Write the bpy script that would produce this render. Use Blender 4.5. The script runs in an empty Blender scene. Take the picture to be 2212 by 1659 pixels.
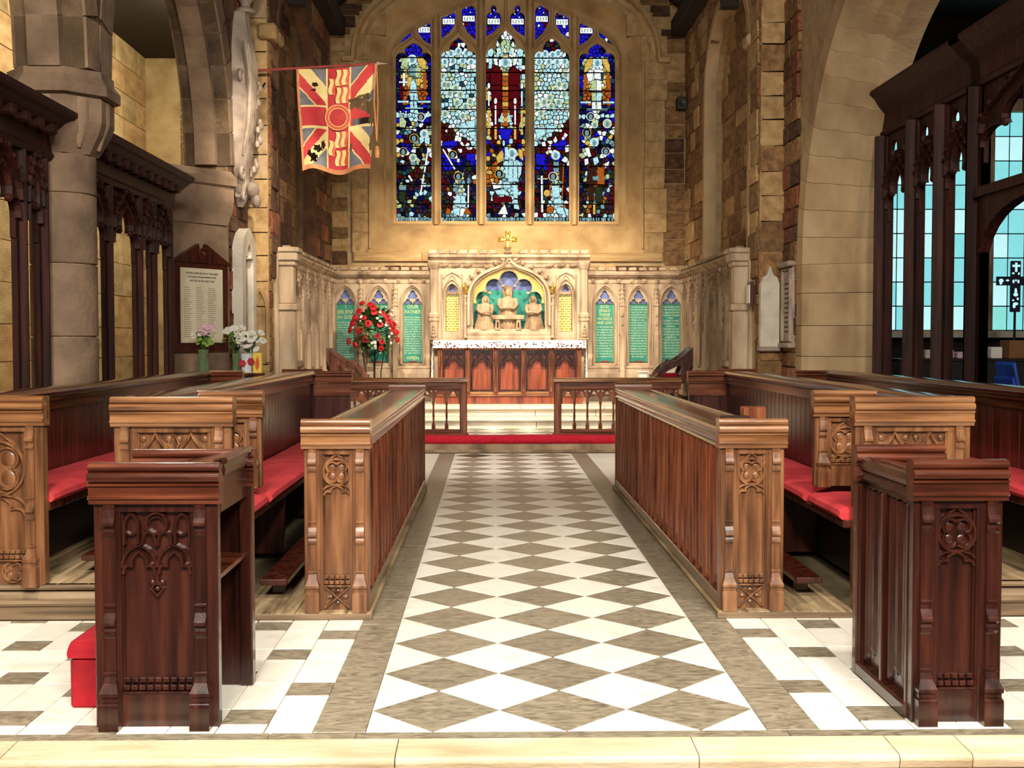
import bpy, math, random
from mathutils import Vector, Matrix
from mathutils.geometry import delaunay_2d_cdt
random.seed(11)
PI = math.pi
SC = bpy.context.scene
COL = SC.collection

# ------------------------------------------------------------------ camera
cam = bpy.data.cameras.new('camera')
cam.sensor_width = 36.0
cam.lens = 36.0 * 2472.6 / 2212.0
cam_o = bpy.data.objects.new('camera', cam)
COL.objects.link(cam_o)
cam_o.location = (-0.281, 0.0, 1.452)
cam_o.rotation_euler = (PI / 2 - 0.0377, 0.0, -0.0181)
SC.camera = cam_o

# ------------------------------------------------------------------ world and lamps
SC.view_settings.view_transform = 'Standard'
SC.view_settings.look = 'None'
SC.view_settings.gamma = 1.0
SC.view_settings.use_curve_mapping = False
SC.view_settings.exposure = 0.35

world = bpy.data.worlds.new('nave_ambient')
SC.world = world
world.use_nodes = True
bg = world.node_tree.nodes['Background']
bg.inputs[0].default_value = (1.0, 0.86, 0.68, 1)
bg.inputs[1].default_value = 0.16


def lamp(name, kind, loc, target, energy, color, **kw):
    d = bpy.data.lights.new(name, kind)
    d.energy = energy
    d.color = color
    for k, v in kw.items():
        setattr(d, k, v)
    o = bpy.data.objects.new(name, d)
    COL.objects.link(o)
    o.location = loc
    o.rotation_euler = (Vector(target) - Vector(loc)).to_track_quat('-Z', 'Y').to_euler()
    return o


WARM = (1.0, 0.87, 0.68)
SOFT = (1.0, 0.94, 0.84)
# nave pendants behind and above the camera, lighting the west end of the choir
lamp('nave_lamp', 'AREA', (-1.2, -2.2, 5.6), (-0.2, 5.6, 0.2), 620, SOFT, size=1.6)
lamp('nave_lamp', 'AREA', (1.8, -2.2, 5.6), (0.2, 5.6, 0.2), 520, SOFT, size=1.6)
# flood lamps on the west side of the chancel arch shining down on the choir floor
lamp('chancel_flood', 'SPOT', (-1.8, 3.2, 6.2), (-0.5, 5.2, 0.0), 640, SOFT, spot_size=1.15, spot_blend=0.7, shadow_soft_size=0.2)
lamp('chancel_flood', 'SPOT', (1.8, 3.2, 6.2), (0.5, 5.2, 0.0), 640, SOFT, spot_size=1.15, spot_blend=0.7, shadow_soft_size=0.2)
# pair of spotlights hidden in the roof in front of the sanctuary, aimed at the altar and reredos
lamp('sanctuary_spot', 'SPOT', (-1.9, 13.9, 5.4), (0.3, 18.3, 1.6), 1450, WARM, spot_size=1.12, spot_blend=0.85, shadow_soft_size=0.12)
lamp('sanctuary_spot', 'SPOT', (1.9, 13.9, 5.4), (-0.3, 18.3, 1.6), 1450, WARM, spot_size=1.12, spot_blend=0.85, shadow_soft_size=0.12)
lamp('sanctuary_spot', 'SPOT', (0.0, 12.2, 6.3), (0.0, 14.4, 0.0), 900, SOFT, spot_size=0.95, spot_blend=0.8, shadow_soft_size=0.12)  # added downlight, stands in for spill on the floor before the step
# small lamp on the south side that washes the north return and the flag
lamp('flag_spot', 'SPOT', (1.6, 10.2, 5.4), (-2.4, 13.5, 3.4), 650, WARM, spot_size=0.66, spot_blend=0.6, shadow_soft_size=0.08)
lamp('north_return_fill', 'SPOT', (-1.7, 9.6, 5.7), (-2.98, 13.5, 3.0), 800, WARM, spot_size=0.38, spot_blend=0.5, shadow_soft_size=0.08)  # added to brighten the north return without overlighting the flag
lamp('south_wall_spot', 'SPOT', (-1.6, 10.2, 5.4), (3.2, 13.4, 1.9), 230, WARM, spot_size=0.7, spot_blend=0.8, shadow_soft_size=0.1)
lamp('south_aisle_fill', 'AREA', (5.6, 9.6, 5.6), (5.2, 12.4, 0.8), 45, SOFT, size=0.5)  # unseen fill, added so the stacked chairs show
# lamps burning in the north aisle
lamp('aisle_lamp', 'AREA', (-4.3, 13.4, 6.4), (-6.6, 13.0, 2.4), 200, (1.0, 0.88, 0.66), size=0.6)
lamp('aisle_lamp', 'AREA', (-4.3, 17.4, 6.45), (-6.6, 18.4, 2.4), 200, (1.0, 0.88, 0.66), size=0.6)


# ------------------------------------------------------------------ materials
def lin(c):
    return tuple(((x / 255.0) / 12.92 if x / 255.0 <= 0.04045 else ((x / 255.0 + 0.055) / 1.055) ** 2.4) for x in c)


def rgba(c):
    r = lin(c)
    return (r[0], r[1], r[2], 1.0)


MATS = {}


def mk(name):
    m = bpy.data.materials.new(name)
    m.use_nodes = True
    nt = m.node_tree
    MATS[name] = m
    return m, nt, nt.nodes['Principled BSDF']


def surf(name, stops, rough=0.6, scale=6.0, stretch=(1, 1, 1), bump=0.0, bscale=40.0, rnd=0.0, metal=0.0, detail=6.0,
         distort=0.0, coat=0.0, rvar=0.0, spec=0.5):
    """noise driven colour between sRGB stops, fine relief and a little variation from piece to piece"""
    m, nt, b = mk(name)
    N, L = nt.nodes, nt.links
    tc = N.new('ShaderNodeTexCoord')
    oi = N.new('ShaderNodeObjectInfo')
    off = N.new('ShaderNodeVectorMath'); off.operation = 'SCALE'
    cmb = N.new('ShaderNodeCombineXYZ')
    for i in range(3):
        L.new(oi.outputs['Random'], cmb.inputs[i])
    L.new(cmb.outputs[0], off.inputs[0]); off.inputs['Scale'].default_value = 37.0
    add = N.new('ShaderNodeVectorMath'); add.operation = 'ADD'
    L.new(tc.outputs['Object'], add.inputs[0]); L.new(off.outputs[0], add.inputs[1])
    mp = N.new('ShaderNodeMapping'); mp.inputs['Scale'].default_value = stretch
    L.new(add.outputs[0], mp.inputs[0])
    nz = N.new('ShaderNodeTexNoise')
    nz.inputs['Scale'].default_value = scale; nz.inputs['Detail'].default_value = detail
    nz.inputs['Distortion'].default_value = distort
    L.new(mp.outputs[0], nz.inputs['Vector'])
    rp = N.new('ShaderNodeValToRGB')
    e = rp.color_ramp.elements
    n = len(stops)
    for i, c in enumerate(stops):
        p = 0.28 + 0.44 * i / max(1, n - 1)
        if i < 2:
            e[i].position = p; e[i].color = rgba(c)
        else:
            x = e.new(p); x.color = rgba(c)
    L.new(nz.outputs['Fac'], rp.inputs[0])
    out = rp.outputs[0]
    if rnd > 0:
        hs = N.new('ShaderNodeHueSaturation')
        mr = N.new('ShaderNodeMapRange')
        mr.inputs['To Min'].default_value = 1 - rnd; mr.inputs['To Max'].default_value = 1 + rnd
        L.new(oi.outputs['Random'], mr.inputs[0]); L.new(mr.outputs[0], hs.inputs['Value'])
        L.new(out, hs.inputs['Color']); out = hs.outputs[0]
    L.new(out, b.inputs['Base Color'])
    b.inputs['Roughness'].default_value = rough
    b.inputs['Metallic'].default_value = metal
    b.inputs['Specular IOR Level'].default_value = spec
    b.inputs['Coat Weight'].default_value = coat
    b.inputs['Coat Roughness'].default_value = 0.12
    if rvar > 0:
        m2 = N.new('ShaderNodeMapRange')
        m2.inputs['To Min'].default_value = max(0.02, rough - rvar); m2.inputs['To Max'].default_value = rough + rvar
        L.new(nz.outputs['Fac'], m2.inputs[0]); L.new(m2.outputs[0], b.inputs['Roughness'])
    if bump > 0:
        n2 = N.new('ShaderNodeTexNoise'); n2.inputs['Scale'].default_value = bscale; n2.inputs['Detail'].default_value = 4
        L.new(mp.outputs[0], n2.inputs['Vector'])
        bp = N.new('ShaderNodeBump'); bp.inputs['Strength'].default_value = bump; bp.inputs['Distance'].default_value = 0.02
        L.new(n2.outputs['Fac'], bp.inputs['Height']); L.new(bp.outputs[0], b.inputs['Normal'])
    return m


def glow(name, c, strength, rough=0.3, vary=0.05, streak=3.0, spec=0.1):
    """daylight seen through a pane of glass"""
    m, nt, b = mk(name)
    b.inputs['Base Color'].default_value = tuple(x * 0.04 for x in lin(c)) + (1,)
    b.inputs['Specular IOR Level'].default_value = spec
    b.inputs['Roughness'].default_value = rough
    b.inputs['Emission Color'].default_value = rgba(c)
    N, L = nt.nodes, nt.links       # uneven hand-made glass lets through more light in places
    tc = N.new('ShaderNodeTexCoord'); nz = N.new('ShaderNodeTexNoise')
    nz.inputs['Scale'].default_value = streak; nz.inputs['Detail'].default_value = 5
    mr = N.new('ShaderNodeMapRange')
    mr.inputs['From Min'].default_value = 0.3; mr.inputs['From Max'].default_value = 0.7
    mr.inputs['To Min'].default_value = strength * (1 - vary); mr.inputs['To Max'].default_value = strength * (1 + vary)
    L.new(tc.outputs['Object'], nz.inputs['Vector']); L.new(nz.outputs['Fac'], mr.inputs[0]); L.new(mr.outputs[0], b.inputs['Emission Strength'])
    return m


GV = (9, 9, 0.7)      # grain running upright
GH = (0.7, 9, 9)      # grain running across
GL = (9, 0.7, 9)      # grain running along the choir
surf('honey', [(54, 31, 18), (114, 73, 44), (148, 103, 66)], 0.34, 2.6, GV, 0.08, 30, 0.10, coat=0.25, rvar=0.1)
surf('honey_h', [(70, 41, 23), (132, 87, 53), (166, 120, 78)], 0.26, 2.6, GH, 0.06, 30, 0.08, coat=0.6, rvar=0.08)
surf('mahog', [(24, 9, 6), (54, 22, 14), (78, 38, 24)], 0.26, 2.6, GV, 0.06, 30, 0.12, coat=0.35, rvar=0.08)
surf('mahog_h', [(40, 14, 8), (80, 36, 20), (114, 60, 36)], 0.24, 2.6, GH, 0.06, 30, 0.08, coat=0.4, rvar=0.08)
surf('oak', [(66, 28, 16), (116, 60, 35), (146, 88, 54)], 0.30, 2.6, GV, 0.07, 30, 0.16, coat=0.3, rvar=0.1)
surf('oak_l', [(42, 17, 9), (80, 40, 21), (106, 60, 33)], 0.17, 2.6, GL, 0.06, 30, 0.10, coat=0.4, rvar=0.08)
surf('backwood', [(32, 10, 7), (68, 25, 15), (90, 38, 23)], 0.30, 2.6, GV, 0.05, 30, 0.15, coat=0.25, rvar=0.1)
surf('oak_h', [(60, 24, 12), (108, 54, 28), (138, 78, 42)], 0.28, 2.6, GH, 0.06, 30, 0.10, coat=0.35, rvar=0.08)
surf('screenwood', [(22, 8, 5), (48, 18, 10), (72, 30, 16)], 0.6, 2.6, GV, 0.08, 30, 0.12, spec=0.25)
surf('deckwood_h', [(74, 58, 42), (124, 100, 74), (150, 128, 98)], 0.6, 2.4, GH, 0.15, 26, 0.12)
surf('deckwood', [(84, 64, 44), (160, 134, 98), (194, 170, 130)], 0.6, 2.4, GL, 0.15, 26, 0.12)
surf('altarwood', [(84, 32, 18), (138, 62, 36), (164, 86, 52)], 0.28, 2.6, GV, 0.05, 30, 0.08, coat=0.4)
surf('marble_w', [(226, 218, 200), (240, 234, 219), (233, 228, 214)], 0.34, 5.0, (1, 1, 1), 0.02, 60, 0.05, distort=1.2, rvar=0.08, spec=0.3)
surf('marble_g', [(98, 88, 72), (138, 127, 106), (162, 151, 128)], 0.34, 4.0, (2.2, 5.5, 1), 0.02, 60, 0.10, distort=2.0, rvar=0.08)
surf('marble_k', [(34, 28, 20), (62, 52, 38), (80, 70, 52)], 0.25, 4.0, (2.2, 5.5, 1), 0.02, 60, 0.05, distort=2.0)
surf('grout', [(110, 96, 68), (130, 116, 84)], 0.8, 20)
surf('step_stone', [(184, 158, 122), (208, 188, 154), (220, 204, 176)], 0.55, 3.0, (0.6, 2, 2), 0.25, 22, 0.05)
surf('tread_stone', [(198, 186, 164), (218, 208, 188), (228, 220, 204)], 0.5, 3.0, (0.6, 2, 2), 0.2, 22, 0.05)
surf('nave_floor', [(78, 44, 38), (104, 62, 52)], 0.5, 6)
surf('ashlar', [(146, 112, 70), (176, 142, 94), (194, 162, 114)], 0.85, 2.6, (1, 1, 1), 0.3, 30, 0.09)
surf('rubble', [(94, 66, 40), (136, 100, 62), (160, 124, 80)], 0.9, 3.4, (1, 1, 1), 0.7, 16, 0.22)
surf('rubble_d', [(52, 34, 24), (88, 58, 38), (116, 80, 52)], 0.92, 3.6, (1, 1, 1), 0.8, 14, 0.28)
surf('brickred', [(92, 48, 30), (126, 72, 46), (150, 96, 64)], 0.92, 4.0, (1, 1, 1), 0.6, 16, 0.25)
surf('mortar', [(160, 132, 92), (188, 164, 122)], 0.95, 9, (1, 1, 1), 0.6, 30)
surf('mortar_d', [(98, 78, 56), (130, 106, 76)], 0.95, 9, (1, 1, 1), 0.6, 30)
surf('pier', [(96, 76, 60), (128, 104, 82), (150, 124, 98)], 0.88, 3.0, (1, 1, 1), 0.4, 24, 0.10)
surf('arch_s', [(146, 116, 82), (174, 146, 108), (190, 164, 126)], 0.88, 2.4, (1, 1, 0.6), 0.3, 24, 0.07)
surf('aisle_s', [(136, 112, 70), (168, 144, 98), (186, 164, 120)], 0.9, 2.6, (1, 1, 1), 0.4, 24, 0.12)
surf('reredos', [(112, 90, 70), (180, 154, 126), (206, 184, 154)], 0.75, 4.2, (1, 1, 0.3), 0.2, 40, 0.06)
surf('reredos_d', [(98, 78, 58), (150, 126, 98), (182, 158, 126)], 0.8, 3.6, (1, 1, 0.4), 0.3, 40, 0.10)
surf('relief', [(112, 86, 62), (166, 138, 106), (194, 168, 134)], 0.6, 6.0, (1, 1, 1), 0.15, 60)
surf('monument', [(120, 104, 92), (158, 140, 124), (178, 162, 146)], 0.6, 5.0, (1, 1, 1), 0.2, 40)
surf('monument_w', [(178, 166, 148), (204, 194, 176), (214, 206, 190)], 0.55, 5.0, (1, 1, 1), 0.15, 40)
surf('roofwood', [(20, 13, 8), (38, 25, 16)], 0.85, 3, GL, 0.1, 20, 0.1)
surf('red_cloth', [(136, 6, 20), (166, 12, 30), (180, 24, 40)], 0.9, 7, (1, 1, 1), 0.3, 120, 0.05)
surf('red_seat', [(158, 26, 34), (186, 44, 50), (200, 58, 62)], 0.85, 4, (1, 1, 1), 0.25, 160, 0.06)
surf('red_carpet', [(166, 8, 28), (196, 18, 42), (204, 30, 54)], 0.95, 30, (1, 1, 1), 0.5, 200)
surf('gold', [(196, 150, 40), (232, 196, 84)], 0.25, 8, metal=0.85)
surf('giltpaint', [(206, 168, 60), (236, 208, 108)], 0.4, 12)
surf('mosaic', [(222, 200, 100), (240, 224, 140)], 0.3, 30, rnd=0.10)
surf('mosaic_b', [(120, 96, 36), (140, 112, 48)], 0.5, 30)
surf('blue_paint', [(84, 96, 150), (112, 126, 176)], 0.6, 10)
surf('green_paint', [(20, 116, 104), (40, 150, 130)], 0.6, 7)
surf('green_board', [(24, 118, 100), (38, 140, 118)], 0.4, 5)
surf('letter', [(196, 214, 176), (214, 226, 192)], 0.45, 20)
surf('letter_g', [(196, 190, 120), (210, 204, 140)], 0.35, 20)
surf('ink', [(48, 40, 36), (60, 50, 44)], 0.8, 20)
surf('paper', [(214, 200, 168), (226, 214, 186)], 0.7, 6)
surf('white_paper', [(236, 230, 218), (244, 240, 230)], 0.7, 6)
surf('iron', [(16, 16, 16), (30, 28, 26)], 0.45, 10, metal=0.4)
surf('chrome', [(190, 190, 190), (220, 220, 220)], 0.15, 10, metal=1.0)
surf('blue_cloth', [(20, 52, 140), (40, 84, 180)], 0.4, 5)
surf('cross_blue', [(10, 10, 40), (18, 18, 60)], 0.6, 5)
surf('card', [(120, 76, 44), (140, 92, 56)], 0.8, 5)
surf('leaf', [(34, 66, 24), (62, 104, 38), (88, 130, 52)], 0.6, 8, rnd=0.3)
surf('leaf_l', [(120, 150, 60), (150, 176, 84)], 0.6, 8, rnd=0.15)
surf('rose', [(150, 10, 18), (196, 24, 34)], 0.55, 12, rnd=0.15)
surf('petal_w', [(226, 220, 204), (244, 240, 228)], 0.6, 12)
surf('petal_p', [(206, 156, 176), (236, 206, 214)], 0.6, 12)
surf('pot_w', [(206, 206, 214), (226, 226, 230)], 0.3, 6)
surf('pot_y', [(226, 190, 60), (240, 210, 90)], 0.5, 6)
surf('orange_p', [(206, 70, 20), (222, 96, 30)], 0.5, 6)
surf('leather', [(24, 10, 10), (48, 22, 18)], 0.4, 8)
surf('linen', [(216, 200, 184), (234, 222, 208)], 0.9, 6, (1, 1, 1), 0.3, 40)
surf('flag_red', [(182, 40, 46), (206, 66, 66)], 0.8, 5)
surf('flag_blue', [(92, 92, 100), (126, 124, 128)], 0.8, 9)
surf('flag_cream', [(222, 196, 122), (238, 218, 156)], 0.8, 9)
surf('flag_fringe', [(196, 120, 74), (214, 148, 100)], 0.9, 30)
surf('pole_red', [(130, 48, 40), (158, 74, 62)], 0.5, 10)
surf('lead', [(8, 7, 8), (13, 12, 13)], 0.8, 10, spec=0.0)
surf('dark_box', [(14, 13, 12), (26, 24, 22)], 0.6, 10)
# lace with real holes
m, nt, b = mk('lace')
b.inputs['Base Color'].default_value = rgba((240, 232, 220)); b.inputs['Roughness'].default_value = 0.9
tc = nt.nodes.new('ShaderNodeTexCoord'); vz = nt.nodes.new('ShaderNodeTexVoronoi'); vz.inputs['Scale'].default_value = 26
nt.links.new(tc.outputs['Object'], vz.inputs['Vector'])
mr = nt.nodes.new('ShaderNodeMath'); mr.operation = 'GREATER_THAN'; mr.inputs[1].default_value = 0.34
nt.links.new(vz.outputs['Distance'], mr.inputs[0]); nt.links.new(mr.outputs[0], b.inputs['Alpha'])
# clear vase glass
m, nt, b = mk('vase_glass')
b.inputs['Base Color'].default_value = rgba((170, 196, 150)); b.inputs['Roughness'].default_value = 0.06
b.inputs['Transmission Weight'].default_value = 0.75; b.inputs['IOR'].default_value = 1.3
m, nt, b = mk('vase_blue')
b.inputs['Base Color'].default_value = rgba((30, 70, 190)); b.inputs['Roughness'].default_value = 0.08
SG = {'deep': ((30, 24, 190), 1.0), 'navy': ((22, 20, 78), .8), 'cyan': ((176, 222, 228), 1.05), 'white': ((232, 240, 236), 1.1),
      'pgreen': ((186, 204, 150), .95), 'gold': ((224, 186, 90), .9), 'orange': ((186, 98, 36), .8), 'crim': ((96, 14, 22), .8),
      'brown': ((70, 38, 28), .7), 'purp': ((58, 34, 76), .8), 'olive': ((44, 58, 36), .8), 'teal': ((40, 74, 88), .8),
      'steel': ((120, 160, 168), .9), 'dark': ((22, 20, 24), .6)}
for k, (c, s) in SG.items():
    glow('sg_' + k, c, s * 0.78, vary=0.38, streak=22.0, spec=0.0)
glow('pane_c', (132, 214, 218), 0.86); glow('pane_w', (184, 234, 236), 0.9); glow('pane_g', (136, 218, 208), 0.86)
glow('pane_b', (40, 40, 230), 1.2)


# ------------------------------------------------------------------ mesh helpers
def inside(p, poly):
    r = False; n = len(poly)
    for i in range(n):
        a = poly[i]; c = poly[(i + 1) % n]
        if (a[1] > p[1]) != (c[1] > p[1]) and p[0] < (c[0] - a[0]) * (p[1] - a[1]) / (c[1] - a[1]) + a[0]: r = not r
    return r


WORG = {}


class MB:
    def __init__(self, s=1):
        self.v = []; self.f = []; self.m = []; self.cur = 0
        self.M = Matrix.Diagonal((s, 1, 1, 1)) if s != 1 else None

    def add(self, vs, fs):
        b = len(self.v)
        if self.M is not None:
            vs = [tuple(self.M @ Vector(p)) for p in vs]
            if self.M.determinant() < 0:
                fs = [tuple(reversed(f)) for f in fs]
        self.v.extend(vs)
        for f in fs:
            self.f.append(tuple(i + b for i in f)); self.m.append(self.cur)
        return self

    def box(self, x0, x1, y0, y1, z0, z1):
        vs = [(x0, y0, z0), (x1, y0, z0), (x1, y1, z0), (x0, y1, z0), (x0, y0, z1), (x1, y0, z1), (x1, y1, z1), (x0, y1, z1)]
        return self.add(vs, [(3, 2, 1, 0), (4, 5, 6, 7), (0, 1, 5, 4), (1, 2, 6, 5), (2, 3, 7, 6), (3, 0, 4, 7)])

    def cbox(self, x0, x1, y0, y1, z0, z1, c=0.008):
        """box with chamfered edges"""
        lo = (x0, y0, z0); hi = (x1, y1, z1)
        idx = {}; vs = []
        for sx in (0, 1):
            for sy in (0, 1):
                for sz in (0, 1):
                    s = (sx, sy, sz)
                    for ax in range(3):
                        p = [0, 0, 0]
                        for k in range(3):
                            base = hi[k] if s[k] else lo[k]
                            p[k] = base if k == ax else base + (-c if s[k] else c)
                        idx[(s, ax)] = len(vs); vs.append(tuple(p))
        fs = []
        ctr = Vector(((x0 + x1) / 2, (y0 + y1) / 2, (z0 + z1) / 2))

        def put(q):
            P = [Vector(vs[i]) for i in q]
            n = (P[1] - P[0]).cross(P[2] - P[0])
            g = sum(P, Vector()) / len(P) - ctr
            fs.append(tuple(q) if n.dot(g) > 0 else tuple(reversed(q)))
        for ax in range(3):
            o = [k for k in range(3) if k != ax]
            for sd in (0, 1):
                q = []
                for a, b_ in ((0, 0), (1, 0), (1, 1), (0, 1)):
                    s = [0, 0, 0]; s[ax] = sd; s[o[0]] = a; s[o[1]] = b_
                    q.append(idx[(tuple(s), ax)])
                put(q)
            for a in (0, 1):
                for b_ in (0, 1):
                    s0 = [0, 0, 0]; s0[o[0]] = a; s0[o[1]] = b_; s1 = list(s0); s1[ax] = 1
                    put([idx[(tuple(s0), o[0])], idx[(tuple(s1), o[0])], idx[(tuple(s1), o[1])], idx[(tuple(s0), o[1])]])
        for sx in (0, 1):
            for sy in (0, 1):
                for sz in (0, 1):
                    s = (sx, sy, sz)
                    put([idx[(s, 0)], idx[(s, 1)], idx[(s, 2)]])
        return self.add(vs, fs)

    def prism(self, poly, a0, a1, axis):
        """polygon in the two other axes (cyclic order after `axis`) pushed along `axis`"""
        n = len(poly)

        def P(p, a):
            if axis == 'x': return (a, p[0], p[1])
            if axis == 'y': return (p[0], a, p[1])
            return (p[0], p[1], a)
        A = sum(poly[i][0] * poly[(i + 1) % n][1] - poly[(i + 1) % n][0] * poly[i][1] for i in range(n))
        pos = A > 0
        if axis == 'y':
            pos = not pos
        vs = [P(p, a0) for p in poly] + [P(p, a1) for p in poly]
        fs = []
        for i in range(n):
            j = (i + 1) % n
            fs.append((i, j, n + j, n + i) if pos else (n + i, n + j, j, i))
        lo = tuple(range(n)); hi = tuple(range(n, 2 * n))
        fs.append(tuple(reversed(lo)) if pos else lo)
        fs.append(hi if pos else tuple(reversed(hi)))
        return self.add(vs, fs)

    def plate(self, outer, holes, y0, y1):
        """flat slab in the x-z plane with openings, front at y0, back at y1 (y0<y1)"""
        def area(p): return sum(p[i][0] * p[(i + 1) % len(p)][1] - p[(i + 1) % len(p)][0] * p[i][1] for i in range(len(p)))
        loops = [list(outer) if area(outer) > 0 else list(reversed(outer))]
        for h in holes:
            loops.append(list(h) if area(h) < 0 else list(reversed(h)))
        flat = [p for lp in loops for p in lp]
        eds = []; o = 0
        for lp in loops:
            eds += [(o + i, o + (i + 1) % len(lp)) for i in range(len(lp))]; o += len(lp)
        r = delaunay_2d_cdt([Vector((p[0], p[1])) for p in flat], eds, [], 0, 1e-6)
        tv = [(v.x, v.y) for v in r[0]]; tn = len(tv)
        tvs = [(p[0], y0, p[1]) for p in tv] + [(p[0], y1, p[1]) for p in tv]; tfs = []
        for t in r[2]:
            a, b_, c = [tv[i] for i in t]
            ar = (b_[0] - a[0]) * (c[1] - a[1]) - (c[0] - a[0]) * (b_[1] - a[1])
            g = ((a[0] + b_[0] + c[0]) / 3, (a[1] + b_[1] + c[1]) / 3)
            if abs(ar) < 1e-12 or not inside(g, loops[0]) or any(inside(g, h) for h in loops[1:]): continue
            t = tuple(t) if ar > 0 else tuple(reversed(t))
            tfs.append(t); tfs.append(tuple(tn + i for i in reversed(t)))
        self.add(tvs, tfs)
        n = len(flat)
        vs = [(p[0], y0, p[1]) for p in flat] + [(p[0], y1, p[1]) for p in flat]
        fs = []
        o = 0
        for lp in loops:
            k = len(lp)
            for i in range(k):
                j = (i + 1) % k
                fs.append((o + j, o + i, n + o + i, n + o + j))
            o += k
        return self.add(vs, fs)

    def stroke(self, pts, w, y0, d, closed=False, top=0.45):
        """raised bar following a path in the x-z plane; back at y0, standing d towards -y"""
        n = len(pts); sec = []
        for i in range(n):
            a = pts[(i - 1) % n] if (closed or i > 0) else pts[i]
            c = pts[(i + 1) % n] if (closed or i < n - 1) else pts[i]
            dx, dz = c[0] - a[0], c[1] - a[1]
            l = math.hypot(dx, dz) or 1
            sec.append((-dz / l, dx / l))
        vs = []
        for (x, z), (nx, nz) in zip(pts, sec):
            for k, yy in ((w / 2, y0), (w / 2 * top, y0 - d), (-w / 2 * top, y0 - d), (-w / 2, y0)):
                vs.append((x + nx * k, yy, z + nz * k))
        fs = []
        for i in range(n if closed else n - 1):
            j = (i + 1) % n
            for k in range(4):
                l = (k + 1) % 4
                fs.append((4 * i + k, 4 * i + l, 4 * j + l, 4 * j + k))
        if not closed:
            fs.append((3, 2, 1, 0)); fs.append(tuple(4 * (n - 1) + k for k in range(4)))
        return self.add(vs, fs)

    def tube(self, pts, r, n=8, closed=False):
        pts = [Vector(p) for p in pts]
        R = r if isinstance(r, (list, tuple)) else [r] * len(pts)
        k = len(pts); vs = []; up = None
        for i in range(k):
            a = pts[(i - 1) % k] if (closed or i > 0) else pts[i]
            c = pts[(i + 1) % k] if (closed or i < k - 1) else pts[i]
            t = (c - a).normalized()
            if up is None:
                up = Vector((0, 0, 1)) if abs(t.z) < 0.9 else Vector((1, 0, 0))
            sd = t.cross(up)
            if sd.length < 1e-5:
                sd = t.cross(Vector((0, 1, 0)))
            sd.normalize(); up = sd.cross(t).normalized()
            for q in range(n):
                an = 2 * PI * q / n
                vs.append(tuple(pts[i] + (sd * math.cos(an) + up * math.sin(an)) * R[i]))
        fs = []
        for i in range(k if closed else k - 1):
            j = (i + 1) % k
            for q in range(n):
                s = (q + 1) % n
                fs.append((i * n + q, j * n + q, j * n + s, i * n + s))
        if not closed:
            fs.append(tuple(range(n))); fs.append(tuple(reversed(range((k - 1) * n, k * n))))
        return self.add(vs, fs)

    def lathe(self, prof, c, n=16, sx=1.0, sy=1.0, flute=0.0, fn=8):
        """profile of (radius, height) turned about the upright through c"""
        vs = []
        for r, z in prof:
            for q in range(n):
                a = 2 * PI * q / n
                rr = r * (1 + flute * math.cos(fn * a))
                vs.append((c[0] + rr * math.cos(a) * sx, c[1] + rr * math.sin(a) * sy, c[2] + z))
        fs = []
        for i in range(len(prof) - 1):
            for q in range(n):
                s = (q + 1) % n
                fs.append((i * n + q, i * n + s, (i + 1) * n + s, (i + 1) * n + q))
        fs.append(tuple(reversed(range(n)))); fs.append(tuple(range((len(prof) - 1) * n, len(prof) * n)))
        return self.add(vs, fs)

    def ball(self, c, rx, ry=None, rz=None, n=10, m=6):
        ry = ry or rx; rz = rz or rx
        prof = [(max(0.001, math.sin(PI * i / m)), -math.cos(PI * i / m)) for i in range(m + 1)]
        vs = []
        for r, z in prof:
            for q in range(n):
                a = 2 * PI * q / n
                vs.append((c[0] + rx * r * math.cos(a), c[1] + ry * r * math.sin(a), c[2] + rz * z))
        fs = []
        for i in range(m):
            for q in range(n):
                s = (q + 1) % n
                fs.append((i * n + q, i * n + s, (i + 1) * n + s, (i + 1) * n + q))
        return self.add(vs, fs)

    def loft(self, loops, closed=True):
        n = len(loops[0]); vs = [p for lp in loops for p in lp]; fs = []
        for i in range(len(loops) - 1):
            for q in range(n if closed else n - 1):
                s = (q + 1) % n
                fs.append((i * n + q, i * n + s, (i + 1) * n + s, (i + 1) * n + q))
        return self.add(vs, fs)

    def build(self, name, mat, parent=None, smooth=False, label=None, kind=None, keep_origin=False):
        mats = mat if isinstance(mat, (list, tuple)) else [mat]
        if self.v and not keep_origin:
            xs = [p[0] for p in self.v]; ys = [p[1] for p in self.v]; zs = [p[2] for p in self.v]
            org = Vector(((min(xs) + max(xs)) / 2, (min(ys) + max(ys)) / 2, min(zs)))
        else:
            org = Vector((0, 0, 0))
        me = bpy.data.meshes.new(name)
        me.from_pydata([(p[0] - org.x, p[1] - org.y, p[2] - org.z) for p in self.v], [], self.f)
        for k in mats:
            me.materials.append(MATS[k])
        if len(mats) > 1:
            me.polygons.foreach_set('material_index', self.m)
        if smooth:
            me.polygons.foreach_set('use_smooth', [True] * len(me.polygons))
            try:
                me.set_sharp_from_angle(angle=0.7)
            except Exception:
                pass
        me.update()
        return put(name, me, org, parent, label, kind)


def put(name, me, org, parent=None, label=None, kind=None, scale=None, rot=None):
    o = bpy.data.objects.new(name, me)
    COL.objects.link(o)
    org = Vector(org)
    if parent is not None:
        o.parent = parent
        o.location = org - WORG[parent.name]
    else:
        o.location = org
    WORG[o.name] = org
    if scale is not None: o.scale = scale
    if rot is not None: o.rotation_euler = rot
    if label: o['label'] = label
    if kind: o['kind'] = kind
    return o


def thing(name, label, cat, loc, group=None):
    o = bpy.data.objects.new(name, None)
    o.empty_display_size = 0.1
    COL.objects.link(o)
    o.location = loc
    WORG[o.name] = Vector(loc)
    o['label'] = label; o['category'] = cat
    if group: o['group'] = group
    return o


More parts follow.
